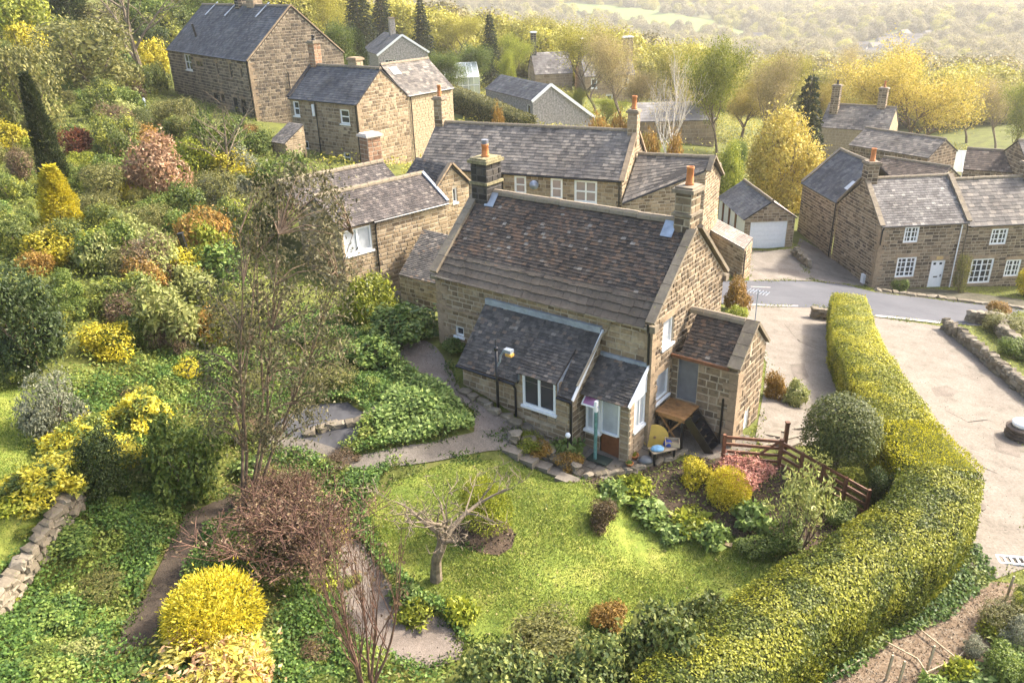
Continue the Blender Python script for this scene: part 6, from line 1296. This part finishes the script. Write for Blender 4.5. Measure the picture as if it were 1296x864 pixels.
# ------------------------------------------------------------------ rubble walls, stone by stone
_rub = []
for k in range(7):
    bm = bmesh.new(); bmesh.ops.create_cube(bm, size=1)
    bmesh.ops.bevel(bm, geom=bm.edges[:], offset=.16, segments=1, affect='EDGES')
    for v in bm.verts: v.co += Vector((random.uniform(-.11,.11), random.uniform(-.11,.11), random.uniform(-.11,.11)))
    me = bpy.data.meshes.new('rubble_stone'); bm.to_mesh(me); bm.free(); me.materials.append(island('rubble_%d' % k, [(0, random.choice([(.11,.09,.06),(.17,.14,.10),(.23,.19,.135),(.28,.24,.18)])), (1, (.24,.20,.145))], spot=(4,.6,(.13,.14,.045)))); _rub.append(me)
def rubble(name, label, px, hgt, thick, sz=(.28,.5), ch=.2, cat='wall', base=None, copes=False):
    P = base or [G(u, v) for u, v in px]; root = empty(name, tuple(P[0]), 0, label, cat); n = int(max(1, round(hgt/ch)))
    for row in range(n+(1 if copes else 0)):
        for i in range(len(P)-1):
            a, b_ = P[i], P[i+1]; L = (b_-a).length; d = (b_-a)/L; t = random.uniform(-.1, .1)
            while t < L:
                w_ = random.uniform(*sz)*(1.0 if row < n else .7); q = a+d*(t+w_/2); z = Hf(q.x, q.y)+ch*(row+.45)
                o = link('stone', random.choice(_rub), root); o.location = Vector((q.x+random.uniform(-.05,.05)+d.y*random.uniform(-.04,.04), q.y+random.uniform(-.05,.05), z))-Vector(root.location)
                o.rotation_euler = (random.uniform(-.22,.22), random.uniform(-.25,.25)+(1.2 if row == n else 0), math.atan2(d.y, d.x)+random.uniform(-.35,.35)); o.scale = (w_*1.02, thick*random.uniform(.8,1.15), ch*random.uniform(.95,1.25)*(1.5 if row == n else 1)); t += w_
    return root
rubble('dry_stone_wall', 'low dry stone wall along the far side of the forecourt', [(1194,416),(1225,440),(1262,472),(1310,512)], .5, .42, ch=.22, copes=True)
rubble('plot_wall', 'ruined stone wall round the plot beyond the forecourt', [(1222,408),(1262,412),(1268,430),(1310,462)], .8, .45, sz=(.35,.6), ch=.26)
rubble('retaining_wall', 'crumbling pale rubble wall below the raised lawn', [(-12,795),(12,765),(32,735),(55,705),(78,672),(98,645)], .8, .4, sz=(.18,.42), ch=.18)
rubble('hedge_end_wall', 'short stone pier wall at the lane end of the golden hedge', [(1026,402),(1046,405)], .7, .4, ch=.22)
rubble('lean_to_kerb', 'rough stone kerb along the foot of the lean-to', [(588,496),(610,512),(640,530),(690,560)], .2, .3, sz=(.3,.5), ch=.2)
rubble('border_kerb', 'curved stone kerb between patio and border', [(740,606),(775,600),(805,594),(840,583),(868,574)], .16, .22, sz=(.25,.4), ch=.16)
rubble('rockery', 'rockery stones beside the garden steps', [(648,556),(672,566),(700,580),(730,598)], .34, .4, sz=(.3,.5), ch=.2)
rubble('drive_wall', 'low stone wall beside the garage drive', [(1004,322),(1022,338)], .7, .35, ch=.22)
rubble('bank_stones', 'mossy stones along the path by the double roof house', [(500,378),(530,385),(552,392)], .4, .4, ch=.22)
rubble('pond_edging', 'rough stone edging of the dark paved hollow', [(385,552),(420,540),(455,535),(482,520)], .2, .35, ch=.2)
rubble('verge_kerb', 'rough mossy kerb stones below the row cottages', [(1108,368),(1150,374),(1185,378),(1240,385),(1300,392)], .2, .4, sz=(.4,.7), ch=.2)
sheet('paved_hollow', HOLLOW, .04, M_water, 'dark slate paved hollow near the eucalyptus', 'paving', edge=.05)
edg = empty('lawn_edging', tuple(G(905,685)), 0, 'pale stone edging slabs at the lawn margin', 'edging')
for u, v in ((895,680),(907,685),(918,690)):
    m = MB(); m.box(-.2,.2,-.09,.09,-.05,.09); o = m.build('edging_slab', M_ashlar, edg); o.location = G(u, v)-Vector(edg.location); o.rotation_euler = (0,0,R(-28))
# trough, barrel lid and gratings on the forecourt
tr = empty('stone_trough', tuple(G(1290,555)), 0, 'round stacked slate planter with white lid on the forecourt', 'planter')
for k in range(4): o = MB().lathe([(.5,0),(.56,.04),(.56,.12),(.5,.15)], 16).build('slate_ring', M_tile_brown, tr); o.location = (random.uniform(-.03,.03), random.uniform(-.03,.03), .15*k)
MB().lathe([(.36,.6),(.4,.66),(.4,.76),(.33,.8),(.05,.82)], 18).build('lid', M_white, tr, True)
gr_ = empty('drain_grating', tuple(G(1284,711)), R(-10), 'white barred grating at the forecourt edge', 'grating')
b = MB(); b.box(-.5,.5,-.2,-.15,.04,.09); b.build('frame_bar', M_white, gr_); b = MB(); b.box(-.5,.5,.15,.2,.04,.09); b.build('frame_bar', M_white, gr_)
for k in range(6): b = MB(); b.box(-.5+.19*k,-.45+.19*k,-.15,.15,.04,.085); b.build('bar', M_white, gr_)
# vegetable plot frames and canes
for i, L in enumerate([[(1112,812),(1160,838),(1180,868)],[(1165,802),(1210,838),(1172,855)],[(1210,838),(1234,812)],[(1270,782),(1296,800),(1310,830)],[(1050,862),(1095,835)]]):
    P = [G(u, v) for u, v in L]; o = empty('bed_frame', tuple(P[0]), 0, ['pale batten frame at the hedge foot','pale batten corner in the bark path','short pale batten beside the vegetables','pale batten edge of the dark plot','pale batten lying under the hedge'][i], 'frame')
    for a, c_ in zip(P[:-1], P[1:]): beam(o, 'batten', a-P[0]+up*.14, c_-P[0]+up*.14, .028, .035, M_wood_l)
for i, (u, v) in enumerate([(1120,862),(1135,870),(1172,850),(1272,760)]):
    o = empty('garden_stake', tuple(G(u, v)), 0, ['timber stake leaning by the hedge foot frame','short timber stake beside the hedge foot frame','timber stake in the bark path corner','thin stake at the plot corner'][i], 'stake'); beam(o, 'stake', -up*.2, up*.9+Vector((.05,0,0)), .05, .05, M_wood_l)
gp_ = empty('black_post', tuple(G(246,348)), 0, 'leaning black garden post among the yellow-green shrubs', 'post'); beam(gp_, 'post', -up*.3, up*1.9+Vector((-.25,0,0)), .2, .2, M_black); beam(gp_, 'cap', up*1.9+Vector((-.25,0,0)), up*1.97+Vector((-.26,0,0)), .24, .24, M_black)
pc = empty('blue_post', tuple(G(185,142)), 0, 'pale blue-grey garden statue post on the hillside', 'ornament'); MB().lathe([(.15,0),(.15,.2),(.08,.3),(.1,.8),(.13,1.0),(.05,1.15)], 10).build('column', M_lead, pc, True); MB().lathe([(.2,-.05),(.2,.02)], 10).build('base', M_lead, pc)
# ------------------------------------------------------------------ parked car beside the hillside house
cp0 = G(196,96); car = empty('parked_car', tuple(cp0), R(-60), 'dark grey car parked at the far end of the large hillside house', 'car')
prof = [(-2.1,.35),(-2.15,.75),(-1.95,.95),(-1.2,1.02),(-.7,1.42),(.7,1.46),(1.45,1.05),(2.1,.9),(2.15,.4)]
m = MB(); k = len(prof); m.add([(x, -.82, z) for x, z in prof]+[(x, .82, z) for x, z in prof], [tuple(range(k)), tuple(range(2*k-1, k-1, -1))]+[(i, i+k, (i+1) % k+k, (i+1) % k) for i in range(k)]); m.build('body', plain('grey_car_paint', (.10,.10,.11), .3, .6), car)
for a, b_ in (((-1.15,1.03),(-.72,1.40)), ((.74,1.43),(1.40,1.08))):
    dx = .02 if a[0] > 0 else -.02; m = MB(); m.add([(a[0]+dx,-.68,a[1]+.02),(a[0]+dx,.68,a[1]+.02),(b_[0]+dx,.62,b_[1]+.02),(b_[0]+dx,-.62,b_[1]+.02)], [(0,1,2,3)]); m.build('windscreen', M_glassdark, car)
for s_ in (-1, 1): m = MB(); m.add([(-.95,s_*.825,1.06),(1.15,s_*.825,1.06),(.62,s_*.825,1.38),(-.62,s_*.825,1.35)], [(0,1,2,3)]); m.build('side_window', M_glassdark, car)
for x in (-1.35, 1.35):
    for s_ in (-1, 1): o = MB().lathe([(.1,-.09),(.32,-.09),(.33,0),(.32,.09),(.1,.09)], 16).build('wheel', M_black, car); o.location = (x, s_*.78, .32); o.rotation_euler = (R(90), 0, 0)
# ------------------------------------------------------------------ trees behind the houses
T = 'tree'
plantY('roundtree', (1098,50,1268,178), 108, 'spreading_tree', 'big spreading yellow-leaved tree rising behind the slate roofs')
plantY('airytree', (1082,78,1160,180), 120, 'yellow_tree', 'lower yellow-green tree left of the big spreading tree')
plantY('limetree', (1262,105,1330,180), 115, 'lime_tree', 'yellow-green tree right of the big spreading tree')
plantY('limetree', (878,50,962,210), 86, 'yellow_green_tree', 'tall yellow-green tree right of the bare birch')
plantY('tantree', (935,66,1005,215), 92, 'pale_tree', 'pale tan-budded tree left of the dark fir')
plantY('bushtree', (950,142,1062,250), 71, 'rounded_yellow_tree', 'low rounded golden-olive tree behind the garage')
plantY('bushlime', (895,182,945,252), 66, 'lime_bush_tree', 'bright lime-yellow bushy tree between slate extension and garage')
plantY('greentree', (928,180,955,225), 68, 'green_bush_tree', 'dark green bushy tree beside the lime-yellow one')
plantY('openfir', (994,86,1066,172), 78, 'open_fir', 'sparse dark fir with tiered branches')
plantY('birch', (815,52,895,215), 74, 'bare_birch', 'white bare birch behind the long slate roof')
plantY('tantree', (752,40,832,185), 98, 'pale_tree', 'pale tan-budded tree left of the bare birch')
plantY('airytree', (712,28,800,170), 112, 'yellow_haze_tree', 'thin yellow tree half hiding the chimneyed house')
plantY('airytree', (842,60,905,190), 104, 'yellow_haze_tree', 'thin yellow tree behind the bare birch')
plantY('spruce', (600,14,638,80), 128, 'dark_spruce', 'dark pointed spruce above the bungalow')
plantY('spruce', (510,-5,552,75), 132, 'dark_spruce', 'dark pointed spruce right of the pebbledash gable')
plantY('spruce', (415,-35,480,70), 138, 'dark_spruce', 'broad dark spruce left of the pebbledash chimney'); plantY('spruce', (455,-20,505,60), 142, 'dark_spruce', 'dark spruce directly behind the pebbledash chimney')
plantY('spruce', (672,50,692,80), 150, 'small_spruce', 'tiny dark spruce behind the chimneyed house')
plantY('darkcol', (432,38,464,90), 108, 'green_conifer', 'rounded green conifer left of the pebbledash house')
for i, (k, bb, y, l) in enumerate([('greentree',(555,58,615,110),112,'green bushy tree left of the dark spruce above the bungalow'),('limetree',(618,44,664,105),126,'lime tree right of the dark spruce above the bungalow'),('limetree',(632,66,660,100),108,'bright yellow bush behind the bungalow roof'),('greentree',(545,66,590,110),106,'green bush behind the glass garden house'),('limetree',(722,112,748,150),98,'lime bush right of the bungalow bargeboard'),('limetree',(740,125,790,165),100,'golden bush below the pale tan tree'),('tantree',(1040,60,1090,160),150,'pale tree behind the chimneys of the slated house'),('greentree',(385,30,440,80),100,'green tree behind the large house gable'),('airytree',(540,20,600,90),150,'hazy olive tree between the two dark spruces'),('airytree',(640,20,700,90),160,'hazy olive tree behind the chimneyed house'),('airytree',(1212,92,1272,180),132,'hazy yellow tree beyond the end house'),('tantree',(1250,98,1312,185),122,'pale hazy tree behind the end house chimney'),('airytree',(862,78,932,190),96,'thin yellow tree between birch and yellow-green tree'),('roundtree',(905,92,985,205),103,'golden tree behind the rounded golden-olive tree'),('roundtree',(1038,96,1104,175),114,'golden tree behind the two tall stone chimneys'),('tantree',(778,88,842,175),106,'pale tree behind the pale sheet roof'),('airytree',(955,70,1020,170),118,'hazy yellow tree behind the dark fir'),('greentree',(230,-20,300,30),110,'green tree behind the large hillside house roof'),('airytree',(380,-30,430,40),120,'olive tree behind the broad gable')]):
    plantY(k, bb, y, 'garden_tree', l)
for i, (bb, y, l) in enumerate([((740,148,775,170),72,'russet bush behind the right end of the long slate roof'),((770,146,805,170),74,'russet bush by the terracotta chimney pot'),((806,168,840,200),66,'russet bank shrub under the bare birch'),((835,172,870,205),66,'russet bank shrub behind the slate extension'),((622,136,640,165),66,'small russet globe at the clipped hedge end')]): plantY('orange', bb, y, 'russet_shrub', l, S, parts=('foliage','stem'))
# ------------------------------------------------------------------ far valley
FIELD = [(700,8),(760,10),(830,18),(900,30),(945,46),(1002,56),(990,64),(955,56),(900,47),(850,39),(800,31),(740,20)]
fpx = [tuple(G(u, v)[:2]) for u, v in FIELD]
sheet('pasture', fpx, 3.0, M_field, 'pale green pasture on the far valley side', 'field', step=25)
f2 = [tuple(G(u, v)[:2]) for u, v in [(1085,112),(1105,110),(1108,128),(1088,130)]]
sheet('valley_meadow', f2, 2.0, M_field, 'small meadow in the valley bottom', 'field', step=25)
def farmesh(k, W, Hh, mat, n, ln, wd, dead=False):
    V, F = lobed(W, Hh, n, 11, ln, wd, base=Hh*.12, fill=.2); return np_mesh('woodland_crown_'+k, V, F, mat)
M_far1 = LM['farwood']; M_far2 = LM['treegrn']; M_far3 = LM['conif']
SETT = [(1062,76),(1068,79),(1098,80),(1105,68),(1112,73),(1120,68),(1130,62),(1138,74),(1090,64),(1150,58),(1165,54),(1142,52),(1125,77),(1135,68),(1155,64),(1118,60),(1108,76),(1148,70),(1160,60),(1172,50),(1128,55),(1085,72)]
FARMS = [(968,40),(986,44),(958,52)]
avoid = np.array([tuple(G(u, v)[:2]) for u, v in SETT])
def wood(name, mesh, n, ylo, yhi, label, seed, smin, smax, sel):
    rg = np.random.default_rng(seed); y = ylo*(yhi/ylo)**rg.uniform(0, 1, n*2); x = rg.uniform(-.75, .75, n*2)*y; k = ~inside(fpx, x, y) & ~inside(f2, x, y) & sel(x, y)
    k &= (np.min(np.hypot(x[:, None]-avoid[None, :, 0], (y[:, None]-avoid[None, :, 1])*.45), axis=1) > 9)
    x, y = x[k][:n], y[k][:n]; m = len(x); V = np.stack([x, y, H(x, y)-.6], 1).astype(np.float32)
    me = bpy.data.meshes.new(name); me.vertices.add(m); me.vertices.foreach_set('co', V.ravel())
    a = me.attributes.new('size', 'FLOAT', 'POINT'); a.data.foreach_set('value', (rg.uniform(smin, smax, m)*(1+y/3500)).astype(np.float32))
    r_ = me.attributes.new('turn', 'FLOAT', 'POINT'); r_.data.foreach_set('value', rg.uniform(0, 6.28, m).astype(np.float32)); me.update()
    o = tag(link(name, me), label, 'woodland', kind='stuff')
    src = bpy.data.objects.new(name+'_source', mesh)
    ng = bpy.data.node_groups.new(name, 'GeometryNodeTree'); ng.interface.new_socket('Geometry', in_out='INPUT', socket_type='NodeSocketGeometry'); ng.interface.new_socket('Geometry', in_out='OUTPUT', socket_type='NodeSocketGeometry')
    nd = ng.nodes; gi = nd.new('NodeGroupInput'); go = nd.new('NodeGroupOutput'); ip = nd.new('GeometryNodeInstanceOnPoints'); oi = nd.new('GeometryNodeObjectInfo'); oi.inputs['Object'].default_value = src; oi.inputs['As Instance'].default_value = True
    at1 = nd.new('GeometryNodeInputNamedAttribute'); at1.data_type = 'FLOAT'; at1.inputs['Name'].default_value = 'size'; at2 = nd.new('GeometryNodeInputNamedAttribute'); at2.data_type = 'FLOAT'; at2.inputs['Name'].default_value = 'turn'; cx = nd.new('ShaderNodeCombineXYZ')
    L = ng.links; L.new(gi.outputs[0], ip.inputs['Points']); L.new(oi.outputs['Geometry'], ip.inputs['Instance']); L.new(at1.outputs['Attribute'], ip.inputs['Scale']); L.new(at2.outputs['Attribute'], cx.inputs['Z']); L.new(cx.outputs[0], ip.inputs['Rotation']); L.new(ip.outputs[0], go.inputs[0])
    mod = o.modifiers.new('scatter', 'NODES'); mod.node_group = ng
    return o
clear = lambda x, y: (y > 150) | (x < -30-(y-100)*.1) | (x > 62) & (y > 95)
wood('distant_woodland', farmesh('tan', 10, 9, M_far1, 3200, .38, .28), 9000, 165, 1400, 'hazy tan spring woodland covering the valley sides', 1, .7, 1.35, clear)
wood('distant_green_woodland', farmesh('green', 10, 8.5, M_far2, 3200, .38, .28), 6500, 150, 1300, 'hazy yellow-green woodland across the valley', 2, .6, 1.25, clear)
wood('distant_conifers', farmesh('dark', 6, 11, M_far3, 420, 1.0, .5), 220, 200, 1100, 'scattered dark conifers in the valley woods', 3, .5, .9, lambda x, y: clear(x, y) & (np.sin(x/33)+np.sin(y/57) > .9))
hm = MB(); hm.box(-5,5,-3.5,3.5,-3,4.5); hm.add([(-5,-3.5,4.5),(-5,3.5,4.5),(-5,0,7)], [(2,1,0)]); hm.add([(5,-3.5,4.5),(5,3.5,4.5),(5,0,7)], [(0,1,2)]); hme = hm.mesh('far_house_wall', plain('far_pale_render', (.22,.20,.18), .9))
rm = MB(); rm.add([(-5.4,-4,4.2),(5.4,-4,4.2),(5.4,0,7.2),(-5.4,0,7.2)], [(0,1,2,3)]); rm.add([(5.4,4,4.2),(-5.4,4,4.2),(-5.4,0,7.2),(5.4,0,7.2)], [(0,1,2,3)]); rme = rm.mesh('far_house_roof', plain('far_slate', (.13,.12,.115), .9, .1))
for i, (u, v) in enumerate(SETT+FARMS):
    p = G(u, v); fm = i >= len(SETT)
    o = empty('valley_house', p, rf.uniform(-.8, .8), ['white farmhouse under trees beside the far pasture', 'long pale barn below the far pasture farmhouse', 'pale cottage at the pasture edge'][i-len(SETT)] if fm else 'tiny pale house of the hazy village in the valley', 'house', None if fm else 'village houses in the valley')
    a = link('wall', hme, o); b_ = link('roof', rme, o); s_ = rf.uniform(.8, 1.2); a.scale = b_.scale = (s_, s_, s_)
# ------------------------------------------------------------------ haze
hz = MB(); hz.box(-1600, 1600, -120, 2050, -80, 175); ho = hz.build('haze', None); tag(ho, 'pale warm valley haze', 'haze', kind='stuff')
hmt = bpy.data.materials.new('haze_air'); hmt.use_nodes = True; t = hmt.node_tree; t.nodes.remove(t.nodes['Principled BSDF']); pv = t.nodes.new('ShaderNodeVolumePrincipled')
pv.inputs['Color'].default_value = (1.0, .97, .93, 1); pv.inputs['Density'].default_value = .00028; pv.inputs['Anisotropy'].default_value = .35
t.links.new(pv.outputs[0], t.nodes['Material Output'].inputs['Volume']); ho.data.materials.append(hmt)
